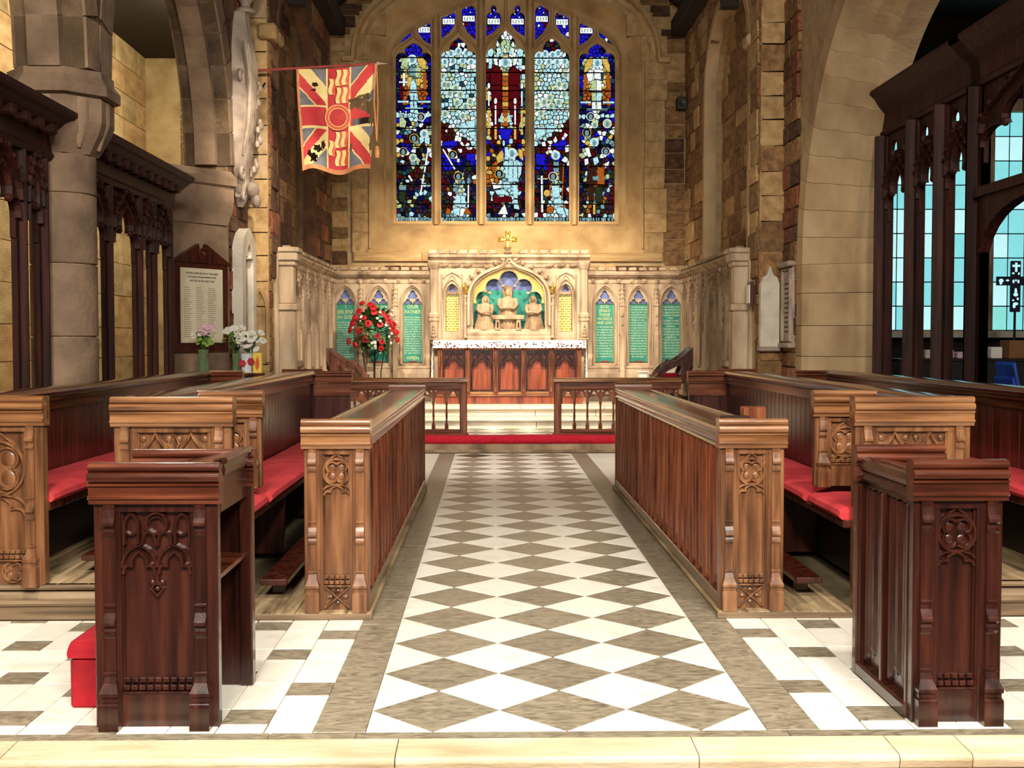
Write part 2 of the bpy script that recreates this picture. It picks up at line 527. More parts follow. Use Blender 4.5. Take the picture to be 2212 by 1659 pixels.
def tag(o, label, cat, group=None):
    o['label'] = label; o['category'] = cat
    if group: o['group'] = group
    return o


def struct(o):
    o['kind'] = 'structure'
    return o


def arc(cx, cz, r, a0, a1, n=10):
    return [(cx + r * math.cos(math.radians(a0 + (a1 - a0) * i / n)), cz + r * math.sin(math.radians(a0 + (a1 - a0) * i / n))) for i in range(n + 1)]


def circ(cx, cz, r, n=24):
    return [(cx + r * math.cos(2 * PI * i / n), cz + r * math.sin(2 * PI * i / n)) for i in range(n)]


def bez(p0, p1, p2, p3, n=8):
    o = []
    for i in range(n + 1):
        t = i / n; a = (1 - t) ** 3; b_ = 3 * t * (1 - t) ** 2; c = 3 * t * t * (1 - t); d = t ** 3
        o.append(tuple(a * p0[k] + b_ * p1[k] + c * p2[k] + d * p3[k] for k in range(len(p0))))
    return o


def ogee_head(x0, x1, zs, za, n=8):
    """left spring -> apex -> right spring of an ogee arch"""
    c = (x0 + x1) / 2; h = za - zs
    l = bez((x0, zs), (x0, zs + h * .55), (c - (c - x0) * .35, zs + h * .62), (c, za), n)
    r = [(2 * c - x, z) for x, z in reversed(l[:-1])]
    return l + r


def pointed_head(x0, x1, zs, za, n=8):
    c = (x0 + x1) / 2; h = za - zs
    l = bez((x0, zs), (x0, zs + h * .5), (x0 + (c - x0) * .45, zs + h * .85), (c, za), n)
    r = [(2 * c - x, z) for x, z in reversed(l[:-1])]
    return l + r


def trefoil_head(x0, x1, zs, za, n=5):
    """cusped arch, left spring to right spring"""
    c = (x0 + x1) / 2; w = x1 - x0; h = za - zs
    l = bez((x0, zs), (x0 - 0.0 * w, zs + h * .34), (x0 + w * .12, zs + h * .46), (x0 + w * .27, zs + h * .34), n)
    l += bez((x0 + w * .27, zs + h * .34), (x0 + w * .2, zs + h * .6), (x0 + w * .32, zs + h * .84), (c, za), n)[1:]
    r = [(2 * c - x, z) for x, z in reversed(l[:-1])]
    return l + r


# shared stone blocks: unit boxes with softened, slightly irregular edges
BLOCKS = {}


def block_mesh(mat, i, rough):
    k = (mat, i, rough)
    if k not in BLOCKS:
        b_ = MB(); b_.cbox(-.5, .5, -.5, .5, -.5, .5, 0.045 if rough else 0.02)
        rr = random.Random(i * 31 + 7)
        j = 0.035 if rough else 0.004
        vs = [(x + rr.uniform(-j, j), y + rr.uniform(-j, j) * 2.0, z + rr.uniform(-j, j)) for x, y, z in b_.v]
        me = bpy.data.meshes.new('stone')
        me.from_pydata(vs, [], b_.f); me.materials.append(MATS[mat]); me.update()
        BLOCKS[k] = me
    return BLOCKS[k]


def stones(parent, org, ang, u0, u1, z0, z1, hs, ls, mats, gap=0.012, depth=0.10, proud=0.02, rough=True, hole=None, seed=1, name='stone', minlen=0.06):
    """courses of separate stones on an upright face; u runs from org in direction ang, the face looks to the right of u"""
    rr = random.Random(seed)
    ux, uy = math.cos(ang), math.sin(ang)
    nx, ny = uy, -ux
    z = z0; cnt = 0
    while z < z1 - 0.03:
        h = min(rr.uniform(*hs), z1 - z)
        if z1 - (z + h) < hs[0] * .5: h = z1 - z
        spans = [(u0, u1)]
        if hole:
            for a, b_ in hole(z + h / 2):
                ns = []
                for s, e in spans:
                    if b_ <= s or a >= e: ns.append((s, e))
                    else:
                        if a - s > minlen: ns.append((s, a))
                        if e - b_ > minlen: ns.append((b_, e))
                spans = ns
        for s, e in spans:
            u = s
            while u < e - 0.01:
                l = rr.uniform(*ls)
                if e - (u + l) < ls[0] * .6: l = e - u
                pr = proud * rr.uniform(.5, 1.3)
                d = depth
                cu = u + l / 2; off = pr - d / 2
                me = block_mesh(rr.choice(mats), rr.randrange(5), rough)
                put(name, me, (org[0] + ux * cu + nx * off, org[1] + uy * cu + ny * off, z + h / 2), parent,
                    scale=(l - gap, d, h - gap), rot=(0, 0, ang))
                cnt += 1
                u += l
        z += h
    return cnt

# ================================================================== THE SETTING
FY = 4.457          # first row of diamonds
TD = 0.5            # diagonal of a floor tile
# ---- floor
b = MB(); b.box(-7.5, 7.5, 4.14, 14.87, -0.14, -0.006)
floor = struct(b.build('floor', 'grout'))


def tile_poly(name, pts, mat, z=0.0, parent=None):
    t = MB(); cx = sum(p[0] for p in pts) / len(pts); cy = sum(p[1] for p in pts) / len(pts)
    def sh(p, d):
        v = Vector((cx - p[0], cy - p[1])); v.normalize(); return (p[0] + v.x * d, p[1] + v.y * d)
    lo = [sh(p, 0.0035) for p in pts]; hi = [sh(p, 0.006) for p in pts]
    n = len(pts)
    if sum(pts[i][0] * pts[(i + 1) % n][1] - pts[(i + 1) % n][0] * pts[i][1] for i in range(n)) < 0:
        lo.reverse(); hi.reverse()
    t.add([(x, y, z - .02) for x, y in lo] + [(x, y, z - .002) for x, y in lo] + [(x, y, z) for x, y in hi],
          [(i, (i + 1) % n, n + (i + 1) % n, n + i) for i in range(n)] +
          [(n + i, n + (i + 1) % n, 2 * n + (i + 1) % n, 2 * n + i) for i in range(n)] + [tuple(range(2 * n, 3 * n))])
    me = bpy.data.meshes.new(name)
    me.from_pydata([(x - cx, y - cy, q) for x, y, q in t.v], [], t.f); me.materials.append(MATS[mat])
    return me, (cx, cy, 0)


R_ = TD / 2
dia = [(-R_, 0), (0, -R_), (R_, 0), (0, R_)]
ME_G = tile_poly('tile', dia, 'marble_g')[0]
ME_W = tile_poly('tile', dia, 'marble_w')[0]
ME_K = tile_poly('tile', dia, 'marble_k')[0]
for k in range(21):
    for i in range(3):
        put('tile', ME_K if (k == 20 and i == 0) else ME_G, (-.5 + .5 * i, FY + TD * k, 0), floor)
    for i in range(2):
        if k < 20:
            put('tile', ME_W, (-.25 + .5 * i, FY + TD * (k + .5), 0), floor)
    if k < 20:
        y = FY + TD * (k + .5)
        for s in (-1, 1):
            me, o = tile_poly('tile', [(s * .75, y - R_), (s * .5, y), (s * .75, y + R_)], 'marble_w'); put('tile', me, o, floor)
for y, dr in ((FY - R_, 1), (FY + TD * 20 + R_, -1)):
    for i in range(2):
        c = -.25 + .5 * i
        me, o = tile_poly('tile', [(c - R_, y), (c + R_, y), (c, y + dr * R_)], 'marble_w'); put('tile', me, o, floor)
    for s in (-1, 1):
        me, o = tile_poly('tile', [(s * .75, y), (s * .5, y), (s * .75, y + dr * R_)], 'marble_w'); put('tile', me, o, floor)


def slab(x0, x1, y0, y1, mat):
    me, o = tile_poly('paving_stone', [(x0, y0), (x1, y0), (x1, y1), (x0, y1)], mat); put('paving_stone', me, o, floor)


YE = FY + TD * 20 + R_
for s in (-1, 1):
    y = FY - R_
    cuts = [1.62, 2.25, 1.9, 2.4, 2.33]
    for c in cuts:
        y1 = min(y + c, YE)
        slab(min(s * .75, s * .945), max(s * .75, s * .945), y, y1, 'marble_g'); y = y1
        if y >= YE - .01: break
    # basket of white slabs and small grey squares west of the stalls
    x = .945; j = 0
    while x < 3.2:
        x1 = x + .182
        y = 4.207; ph = (4.656 - .352 * j - 4.0) % .88 + 4.0 - .88
        seq = []
        t = ph
        while t < 6.0:
            seq += [(t, t + .178, 'marble_g'), (t + .178, t + .529, 'marble_w'), (t + .529, t + .88, 'marble_w')]; t += .88
        for a, c, mname in seq:
            a = max(a, 4.207); c = min(c, 5.93)
            if c - a > .03: slab(min(s * x, s * x1), max(s * x, s * x1), a, c, mname)
        x = x1; j += 1
    # plain slabs east of the stalls
    for r in range(6):
        ya = 11.3 + r * .575; yb = ya + .575
        xs = [.945, 1.6 + .2 * (r % 2), 2.4, 3.1]
        for q in range(3):
            slab(min(s * xs[q], s * xs[q + 1]), max(s * xs[q], s * xs[q + 1]), ya, min(yb, YE), 'marble_w')
for a, c in ((-3.2, -1.1), (-1.1, -.78), (-.78, .82), (.82, 2.1), (2.1, 3.2)):
    slab(a, c, 4.14, 4.203, 'marble_g')

# ---- the chancel step: nosed stones, dark riser strip, lower nave floor
stp = None
b = MB(); b.box(-7.5, 7.5, 3.985, 4.135, -.30, -.05); stp = struct(b.build('trim_1', 'step_stone'))
prof = [(3.965, -.055)] + [(3.99 + .03 * math.cos(a), -.03 + .03 * math.sin(a)) for a in [PI + PI * k / 12 * 0.5 * -1 for k in range(7)]][0:7] + [(4.135, 0.0), (4.135, -.055)]
xs = [-3.3, -2.0, -.62, .45, 1.16, 1.42, 2.6, 3.4]
for a, c in zip(xs, xs[1:]):
    t = MB(); t.prism(prof, a + .002, c - .002, 'x'); t.build('step_slab', 'step_stone', stp)
b = MB(); b.box(-7.5, 7.5, -6, 3.97, -.22, -.17); struct(b.build('floor', 'nave_floor'))

# ---- sanctuary steps
b = MB(); b.box(-2.88, 2.88, 14.87, 18.7, -.12, .105)
sanct = struct(b.build('floor', 'reredos_d'))
b = MB(); b.box(-2.88, 2.88, 14.83, 14.9, .0, .035); b.build('step_lip', 'reredos_d', sanct)
b = MB(); b.cbox(-2.88, 2.88, 15.28, 18.7, .1, .178, .006); b.build('upper_paving_bed', 'reredos_d', sanct)
for i in range(12):      # chequered paving behind the rail
    for r in range(3):
        x = -2.75 + .5 * i; y = 15.6 + .5 * r
        me, o = tile_poly('tile', [(x - .25, y), (x, y - .25), (x + .25, y), (x, y + .25)], 'marble_w', .182); put('tile', me, o, sanct)
for i in range(11):
    for r in range(2):
        x = -2.5 + .5 * i; y = 15.85 + .5 * r
        me, o = tile_poly('tile', [(x - .25, y), (x, y - .25), (x + .25, y), (x, y + .25)], 'marble_g', .182); put('tile', me, o, sanct)


def nosed(y0, y1, z0, z1, cuts, nm):
    root = None
    bb = MB(); bb.box(-2.88, 2.88, y0 + .03, y1, z0, z1 - .055); root = struct(bb.build(nm, 'mortar'))
    for a, c in zip(cuts, cuts[1:]):
        t = MB(); t.prism([(y0 - .015, z1 - .05), (y0 - .03, z1 - .03), (y0 - .022, z1 - .008), (y0, z1), (y1, z1), (y1, z1 - .05)], a + .003, c - .003, 'x')
        t.build('tread_slab', 'tread_stone', root)
    t = MB(); cc = cuts[0]
    k = 0
    while cc < cuts[-1] - .01:
        e = min(cc + (.9, 1.3, 1.05)[k % 3], cuts[-1]); q = MB(); q.cbox(cc + .004, e - .004, y0 + .012, y0 + .06, z0 + .003, z1 - .055, .006)
        q.build('riser_stone', 'tread_stone', root); cc = e; k += 1
    return root


nosed(16.5, 16.98, .178, .335, [-2.88, -1.7, -.62, .9, 2.0, 2.88], 'trim_2')
nosed(16.9, 18.6, .335, .48, [-2.88, -1.3, .15, 1.4, 2.88], 'trim_3')

# ---- east wall and great window
WX = -0.035
ZS = 6.0


def arch4(w, zs=ZS, c=1.25, n=10):
    """four-centred head from right spring over the apex to left spring"""
    R = w - c
    r = [(c + R * math.cos(math.radians(a)), zs + R * math.sin(math.radians(a))) for a in [62.0 * i / n for i in range(n + 1)]]
    x0, z0 = r[-1]
    za = z0 + x0 * .42
    up = bez((x0, z0), (x0 - .25, z0 + .25 * .53), (x0 * .4, za - x0 * .4 * .36), (0, za), n)[1:]
    rr = r + up
    return [(WX + x, z) for x, z in rr] + [(WX - x, z) for x, z in reversed(rr[:-1])]


def win_loop(w, zb):
    return [(WX - w, zb), (WX + w, zb)] + arch4(w)


b = MB(); b.plate([(-3.3, 0), (3.3, 0), (3.3, 9.2), (-3.3, 9.2)], [win_loop(2.23, 2.88)], 18.64, 19.2)
weast = struct(b.build('wall_east', 'mortar'))


def hole_e(z):
    if z < 2.75: return []
    w = 2.56
    if z > ZS:
        d = z - ZS; R = 2.56 - 1.25
        w = 1.25 + math.sqrt(max(0, R * R - d * d)) if d < R * .88 else max(0, 1.9 - (d - R * .88) * 1.6)
    return [(WX - w, WX + w)]


stones(weast, (0, 18.64), 0, -2.86, 2.86, 2.3, 7.6, (.15, .27), (.26, .52), ['rubble', 'rubble', 'rubble', 'rubble_d', 'ashlar'], .014, .1, .022, True, hole_e, 5)
# smooth dressed stones of the window jambs
rr = random.Random(4)
z = 2.88
while z < 6.9:
    h = rr.uniform(.30, .42)
    for s in (-1, 1):
        wo = 2.55 + rr.choice((-.06, .0, .05))
        if z + h / 2 > ZS:
            d = z + h / 2 - ZS; R = 2.23 - 1.25
            if d > R * .85: continue
            wi = 1.25 + math.sqrt(R * R - (d + h * .4) ** 2) if d + h * .4 < R else 1.5
            wo = wi + .42
        else:
            wi = 2.235
        me = block_mesh('ashlar', rr.randrange(5), False)
        put('jamb_stone', me, (WX + s * (wi + wo) / 2, 18.64, z + h / 2), weast, scale=(wo - wi - .003, .08, h - .004))
    z += h
for a, c in ((-2.5, -1.4), (-1.4, -.2), (-.2, 1.1), (1.1, 2.5)):
    put('sill_stone', block_mesh('ashlar', 1, False), ((a + c) / 2, 18.63, 2.81), weast, scale=(c - a - .005, .08, .14))

win = thing('window_1', 'five-light stained glass east window with stone tracery above the altar', 'window', (WX, 18.95, 2.88))
win['kind'] = 'structure'
del win['category']
# splayed reveal and sloping sill
lo = [(x, 18.63, z) for x, z in win_loop(2.23, 2.88)]
l2 = [(x, 18.66, z) for x, z in win_loop(2.16, 2.93)]
l3 = [(x, 18.84, z) for x, z in win_loop(1.97, 3.27)]
l4 = [(x, 18.86, z) for x, z in win_loop(1.90, 3.33)]
l5 = [(x, 18.96, z) for x, z in win_loop(1.83, 3.40)]
b = MB(); b.loft([list(reversed(q)) for q in (lo, l2, l3, l4, l5)]); b.build('splayed_reveal', 'ashlar', win)
# hood mould with label stops
hp = [(WX + 2.46, ZS - .02)] + arch4(2.46) + [(WX - 2.46, ZS - .02)]
b = MB(); b.stroke(hp, .10, 18.60, .09, top=.5); b.build('hood_mould', 'ashlar', win)
hp = arch4(2.33)
b = MB(); b.stroke(hp, .06, 18.62, .04, top=.6); b.build('arch_roll', 'ashlar', win)
for s in (-1, 1):
    for w_, y_, d_ in ((2.21, 18.625, .03), (1.985, 18.84, .03)):
        b = MB(); b.stroke([(WX + s * w_, 2.95 if w_ > 2 else 3.28), (WX + s * w_, ZS)], .035, y_, d_); b.build('jamb_roll', 'ashlar', win)
    b = MB(); b.cbox(WX + s * 2.54 - .1, WX + s * 2.54 + .1, 18.5, 18.64, ZS - .075, ZS + .01, .015); b.build('label_stop', 'ashlar', win)


def vz_(v): return 3.42 + (478 - v) * .00756
def ux_(u): return -1.833 + (u - 858) / 130.7


LIGHTS = [(857, 933, 90), (953, 1029, 78), (1050, 1134.5, 62), (1153.6, 1229, 78), (1250, 1327, 90)]
EYES = [(858, 884, 103, 48, -1), (903, 932, 99, 30, 1), (955, 985, 85, 8, -1), (998, 1028, 88, -8, 1), (1051, 1082, 80, 12, -1), (1102, 1133, 80, 12, 1),
        (1155, 1185, 88, -8, -1), (1198, 1228, 85, 8, 1), (1250, 1281, 99, 30, -1), (1294, 1324, 103, 48, 1)]
lps = []
for u0, u1, va in LIGHTS:
    x0, x1 = ux_(u0), ux_(u1)
    lps.append([(x0, 3.42), (x1, 3.42)] + [(x, z) for x, z in reversed(trefoil_head(x0, x1, vz_(128), vz_(va + 4), 6))])
eps = []
for u0, u1, vb, vt, sd in EYES:
    x0, x1, zb, zt = ux_(u0), ux_(u1), vz_(vb), vz_(vt)
    w = x1 - x0; h = zt - zb; c = (x0 + x1) / 2
    # lower tip lies beside the main mullion, upper end has a small round lobe
    p = [(x0, zb), (x0 + w * .55, zb + h * .16), (x1, zb + h * .42), (x1, zt - h * .34), (x1 - w * .12, zt - h * .26), (c + w * .16, zt - h * .22),
         (c + w * .2, zt - h * .1), (c + w * .1, zt - .01), (c - w * .1, zt - .01), (c - w * .2, zt - h * .1), (c - w * .16, zt - h * .22), (x0 + w * .12, zt - h * .26), (x0, zt - h * .34)]
    if sd > 0:
        p = [(2 * c - x, z) for x, z in reversed(p)]
    if u0 < 870 or u0 > 1290:        # the outermost eyes lean inwards under the arch
        k = .22 if u0 < 870 else -.22
        p = [(x + (z - zb) * k, z) for x, z in p]
    eps.append(p)
b = MB(); b.plate(win_loop(1.86, 3.38), lps + eps, 18.93, 19.02); b.build('tracery', 'ashlar', win)
# mullions with a nosed section, and ogee mouldings over each light
for i in range(4):
    xm = (ux_(LIGHTS[i][1]) + ux_(LIGHTS[i + 1][0])) / 2
    b = MB(); b.prism([(xm - .07, 18.935), (xm - .022, 18.85), (xm + .022, 18.85), (xm + .07, 18.935)], 3.36, vz_(-40), 'z')
    b.build('mullion', 'ashlar', win)
b = MB()
for u0, u1, va in LIGHTS:
    x0, x1 = ux_(u0) - .05, ux_(u1) + .05
    b.stroke(ogee_head(x0, x1, vz_(128), vz_(va - 12), 8), .055, 18.935, .05)
    c = (x0 + x1) / 2
    b.stroke([(c, vz_(va - 10)), (c, vz_(va - 62))], .06, 18.935, .045)
b.build('ogee_moulding', 'ashlar', win)
b = MB()
for v in (125, 156, 195, 236, 277, 316, 358, 398, 440):
    for u0, u1, va in LIGHTS:
        b.box(ux_(u0) - .01, ux_(u1) + .01, 18.960, 18.970, vz_(v) - .009, vz_(v) + .009)
b.build('saddle_bars', 'lead', win)
b = MB(); b.plate(win_loop(1.84, 3.4), [], 19.012, 19.02); b.build('lead_backing', 'lead', win)


# stained glass: leaded quarries cut as cells, coloured by the figures they belong to
def clip(poly, px, py, nx, ny):
    out = []; n = len(poly)
    for i in range(n):
        a = poly[i]; c = poly[(i + 1) % n]
        da = (a[0] - px) * nx + (a[1] - py) * ny; dc = (c[0] - px) * nx + (c[1] - py) * ny
        if da <= 0: out.append(a)
        if (da < 0 < dc) or (dc < 0 < da):
            t = da / (da - dc); out.append((a[0] + (c[0] - a[0]) * t, a[1] + (c[1] - a[1]) * t))
    return out


def cells(box, sx, sy, rr, jit=.36):
    x0, x1, z0, z1 = box
    pts = []
    nx = max(2, round((x1 - x0) / sx)); nz = max(2, round((z1 - z0) / sy))
    for j in range(nz):
        for i in range(nx):
            pts.append((x0 + (i + .5 + rr.uniform(-jit, jit) + (.25 if j % 2 else -.25)) * (x1 - x0) / nx, z0 + (j + .5 + rr.uniform(-jit, jit)) * (z1 - z0) / nz))
    out = []
    for k, p in enumerate(pts):
        poly = [(x0, z0), (x1, z0), (x1, z1), (x0, z1)]
        for q in pts:
            if q is p or abs(q[0] - p[0]) > sx * 3.2 or abs(q[1] - p[1]) > sy * 3.2: continue
            poly = clip(poly, (p[0] + q[0]) / 2, (p[1] + q[1]) / 2, q[0] - p[0], q[1] - p[1])
            if len(poly) < 3: break
        if len(poly) >= 3: out.append(poly)
    return out


DARKS = ['brown', 'purp', 'olive', 'navy', 'brown', 'crim', 'dark', 'teal']


def colour(i, x, y, rr):
    r = rr.random()
    cx = abs(x - .5)
    if y < .035: return rr.choice(['white', 'steel', 'dark'])
    if i in (0, 4):
        if y > .93: return 'deep' if r < .8 else 'navy'
        if y > .56:
            if cx < .11 and y < .74: return 'cyan' if i == 0 else rr.choice(['pgreen', 'white'])
            if cx < .17 and y > .72: return rr.choice(['steel', 'cyan', 'pgreen']) if i == 0 else rr.choice(['white', 'cyan'])
            if .15 < cx < .36 and y > .66: return 'orange' if y < .76 else ('gold' if y < .86 else 'pgreen')
            if abs(y - .60) < .012: return 'cyan'
            return 'navy' if r < .55 else ('deep' if r < .85 else 'teal')
        if y > .36:
            if r < .16: return 'white'
            if r < .26: return 'pgreen'
            if r < .34: return 'gold'
            if r < .46: return 'steel'
            return rr.choice(DARKS + ['navy', 'deep'])
        if i == 4 and cx < .24 and .05 < y < .33: return rr.choice(['brown', 'olive', 'orange', 'steel', 'brown'])
        if r < .07: return 'cyan'
        if r < .12: return 'pgreen'
        return rr.choice(DARKS)
    if i in (1, 3):
        inn = x if i == 1 else 1 - x
        if y > .94: return rr.choice(['white', 'navy', 'crim', 'olive'])
        if y > .56 - .16 * inn:
            if r < .62: return 'cyan'
            if r < .80: return 'white'
            if r < .92: return 'pgreen'
            return rr.choice(['steel', 'teal'])
        if y > .36: return 'crim' if r < .5 else ('white' if r < .72 else 'brown')
        if y > .28: return 'deep' if r < .45 else ('navy' if r < .75 else ('white' if r < .85 else 'olive'))
        fx = .55 if i == 1 else .62
        if y < .19 and abs(x - fx) < .15 + .10 * (1 - y / .19): return 'cyan' if r < .85 else 'white'
        if abs(x - fx) < .14 and y < .27: return rr.choice(['steel', 'gold', 'pgreen'])
        if r < .06: return 'orange'
        if r < .10: return 'white'
        return rr.choice(DARKS)
    if y > .84: return rr.choice(['cyan', 'white', 'pgreen', 'steel', 'olive'])
    if y > .74:
        if cx < .12: return 'pgreen' if y > .8 else 'steel'
        return rr.choice(['cyan', 'white', 'crim', 'olive', 'steel'])
    if y > .42:
        if cx < .10: return 'orange' if r < .7 else 'gold'
        if cx < .17 and y < .56: return 'cyan'
        if cx < .36: return 'crim'
        return rr.choice(['white', 'pgreen', 'teal', 'gold', 'navy'])
    if y > .33: return rr.choice(['deep', 'gold', 'brown', 'orange', 'navy'])
    if abs(x - .58) < .2 and y > .14: return 'cyan' if r < .85 else 'steel'
    if x < .32 and .18 < y < .30: return rr.choice(['gold', 'orange', 'orange'])
    if abs(x - .5) < .38 and .10 < y < .17: return rr.choice(['cyan', 'cyan', 'brown'])
    if r < .08: return 'cyan'
    return rr.choice(DARKS + ['crim'])


SGK = list(SG.keys())


def shrink(poly, g):
    cx = sum(p[0] for p in poly) / len(poly); cz = sum(p[1] for p in poly) / len(poly)
    o = []
    for p in poly:
        d = math.hypot(p[0] - cx, p[1] - cz) or 1
        k = max(.3, 1 - g / d); o.append((cx + (p[0] - cx) * k, cz + (p[1] - cz) * k))
    return o


def parea(p): return abs(sum(p[i][0] * p[(i + 1) % len(p)][1] - p[(i + 1) % len(p)][0] * p[i][1] for i in range(len(p)))) / 2


def glass(parent, name, lp, cellfun, sx, sz, rr, keep):
    x0 = min(p[0] for p in lp); x1 = max(p[0] for p in lp); z0 = min(p[1] for p in lp); z1 = max(p[1] for p in lp)
    cs = []
    for poly in cells((x0, x1, z0, z1), sx, sz, rr):
        cx = sum(p[0] for p in poly) / len(poly); cz = sum(p[1] for p in poly) / len(poly)
        if not inside((cx, cz), lp): continue
        cs.append((parea(poly), shrink(poly, .0085), cellfun((cx - x0) / (x1 - x0), (cz - z0) / (z1 - z0), rr)))
    cs.sort(key=lambda q: -q[0])
    rest = MB()
    for n_, (a, poly, col) in enumerate(cs):
        yv = 19.0 + rr.uniform(-.002, .002)
        if n_ < keep:
            t = MB(); t.prism(poly, yv, yv + .006, 'y'); t.build('pane', 'sg_' + col, parent)
        else:
            rest.cur = SGK.index(col); rest.prism(poly, yv, yv + .006, 'y')
    if rest.f:
        rest.build('small_panes', ['sg_' + k for k in SGK], parent, kind='stuff')


for i, lp in enumerate(lps):
    rr = random.Random(100 + i)
    glass(win, 'light', lp, lambda x, y, r_, i=i: colour(i, x, y, r_), .066, .070, rr, 0)


def eyecol(x, y, r_):
    return 'deep' if r_.random() < .8 else r_.choice(['navy', 'purp', 'crim', 'white'])


for i, lp in enumerate(eps):
    glass(win, 'eye', lp, eyecol, .062, .062, random.Random(200 + i), 0)


# haloed heads and candle flames standing out among the quarries
def halo(x, z, r, kind):
    t = MB()
    t.cur = 0; t.prism(circ(x, z, r, 14), 18.978, 18.984, 'y')
    t.cur = 1; t.prism([(x + r * .86 * math.cos(a), z + r * .86 * math.sin(a)) for a in [2 * PI * k / 14 for k in range(14)]], 18.975, 18.979, 'y')
    t.cur = 2; t.prism([(x + r * .46 * math.cos(a), z - r * .1 + r * .66 * math.sin(a)) for a in [2 * PI * k / 10 for k in range(10)]], 18.972, 18.976, 'y')
    ms = {'w': ['sg_white', 'sg_cyan', 'sg_steel'], 'g': ['sg_white', 'sg_pgreen', 'sg_steel'], 'd': ['sg_gold', 'sg_dark', 'sg_steel'], 'o': ['sg_white', 'sg_brown', 'sg_steel']}[kind]
    t.build('haloed_head', ms, win)


rr = random.Random(9)
for u, v, r, k in [(892, 128, .075, 'w'), (930 - 20, 252, .07, 'o'), (895, 298, .075, 'd'), (917, 288, .07, 'w'), (872, 327, .07, 'd'), (893, 340, .065, 'g'),
                   (978, 333, .07, 'd'), (990, 380, .075, 'd'), (1078, 374, .075, 'd'), (1106, 330, .085, 'w'), (1200, 334, .075, 'w'), (1194, 380, .075, 'o'),
                   (1289, 134, .075, 'w'), (1275, 250, .07, 'o'), (1311, 265, .075, 'g'), (1267, 285, .075, 'd'), (1283, 306, .075, 'w'), (1308, 325, .07, 'o'), (1284, 268, .055, 'g'), (1092, 133, .085, 'w')]:
    halo(ux_(u), vz_(v), r, k)
for L, pts in ((0, [(962, 133), (979, 131), (1000, 131), (1018, 133), (975, 115), (991, 110), (1008, 114), (957, 163), (969, 183), (961, 182), (985, 190), (972, 201), (995, 203), (988, 221), (1006, 229), (1016, 218), (962, 245), (1000, 250)]),
               (1, [(1163, 118), (1177, 115), (1193, 117), (1205, 113), (1164, 132), (1185, 132), (1203, 132), (1219, 131), (1221, 160), (1207, 180), (1199, 192), (1219, 184), (1218, 202), (1187, 209), (1175, 219), (1206, 219), (1160, 224), (1190, 228), (1168, 243)])):
    for q, (u, v) in enumerate(pts):
        halo(ux_(u), vz_(v), .058, 'w' if v < 150 else 'g')

# larger leaded pieces of the figures, each a pane of its own with a lead line round it
NP = [0]


def piece(col, pts, px=True):
    P = [(ux_(u), vz_(v)) for u, v in pts] if px else pts
    cx = sum(p[0] for p in P) / len(P); cz = sum(p[1] for p in P) / len(P)
    def off(d):
        o = []
        for p in P:
            l = math.hypot(p[0] - cx, p[1] - cz) or 1; o.append((p[0] + (p[0] - cx) / l * d, p[1] + (p[1] - cz) / l * d))
        return o
    NP[0] += 1; y_ = 18.997 - NP[0] * .00003
    t = MB(); t.cur = 0; t.prism(off(.008), y_ - .002, y_, 'y'); t.cur = 1; t.prism(off(-.003), y_ - .004, y_ - .0015, 'y')
    t.build('pane', ['lead', 'sg_' + col], win)


def bar(col, u0, v0, u1, v1, w=2.2):
    l = math.hypot(u1 - u0, v1 - v0); nx, ny = -(v1 - v0) / l * w / 2, (u1 - u0) / l * w / 2
    piece(col, [(u0 + nx, v0 + ny), (u1 + nx, v1 + ny), (u1 - nx, v1 - ny), (u0 - nx, v0 - ny)])


def rnd(col, u, v, ru, rv=None, n=9):
    rv = rv or ru; piece(col, [(u + ru * math.cos(2 * PI * k / n), v + rv * math.sin(2 * PI * k / n)) for k in range(n)])


def quad(col, u0, v0, u1, v1): piece(col, [(u0, v1), (u1, v1), (u1, v0), (u0, v0)])


# armed angel in the first light
for c, p in (('pgreen', [(868, 141), (871, 127), (881, 122), (885, 131), (880, 146)]), ('gold', [(903, 123), (912, 122), (921, 131), (922, 150), (910, 145), (903, 134)]), ('orange', [(914, 156), (922, 156), (923, 190), (916, 206)]),
             ('gold', [(882, 166), (892, 165), (890, 182), (882, 190)]), ('orange', [(882, 190), (889, 184), (884, 206), (880, 208)]), ('gold', [(898, 170), (908, 168), (908, 186), (901, 184)]), ('orange', [(902, 186), (908, 188), (906, 204), (903, 204)]),
             ('crim', [(865, 184), (873, 184), (873, 212), (866, 212)]), ('steel', [(886, 146), (898, 146), (898, 164), (886, 164)]), ('pgreen', [(898, 146), (909, 144), (911, 156), (903, 168), (898, 164)]),
             ('cyan', [(888, 180), (894, 170), (900, 180), (901, 198), (887, 198)]), ('cyan', [(887, 200), (894, 200), (893, 216), (888, 216)]), ('cyan', [(896, 200), (902, 200), (901, 216), (896, 216)]),
             ('cyan', [(888, 218), (893, 218), (893, 234), (887, 234)]), ('cyan', [(896, 218), (901, 218), (902, 234), (896, 234)]), ('pgreen', [(864, 255), (871, 252), (879, 262), (876, 275), (864, 274)]),
             ('cyan', [(906, 296), (915, 293), (917, 304), (909, 311)]), ('cyan', [(918, 295), (929, 296), (928, 312), (918, 308)]), ('steel', [(886, 342), (897, 340), (899, 356), (888, 356)]), ('pgreen', [(900, 338), (906, 342), (905, 356), (900, 354)]),
             ('steel', [(862, 402), (878, 399), (878, 410), (863, 410)]), ('olive', [(862, 414), (876, 412), (874, 436), (864, 436)])):
    piece(c, p)
bar('white', 874, 157, 874, 186, 4); bar('white', 863, 177, 882, 177, 3)
for u0, u1, v in ((860, 884, 219), (903, 931, 219), (876, 915, 234)): bar('cyan', u0, v, u1, v, 4)
for u, v in ((866, 241), (872, 245), (878, 241), (869, 250), (883, 247), (876, 252)): rnd('white', u, v, 2.2, 2.2, 7)
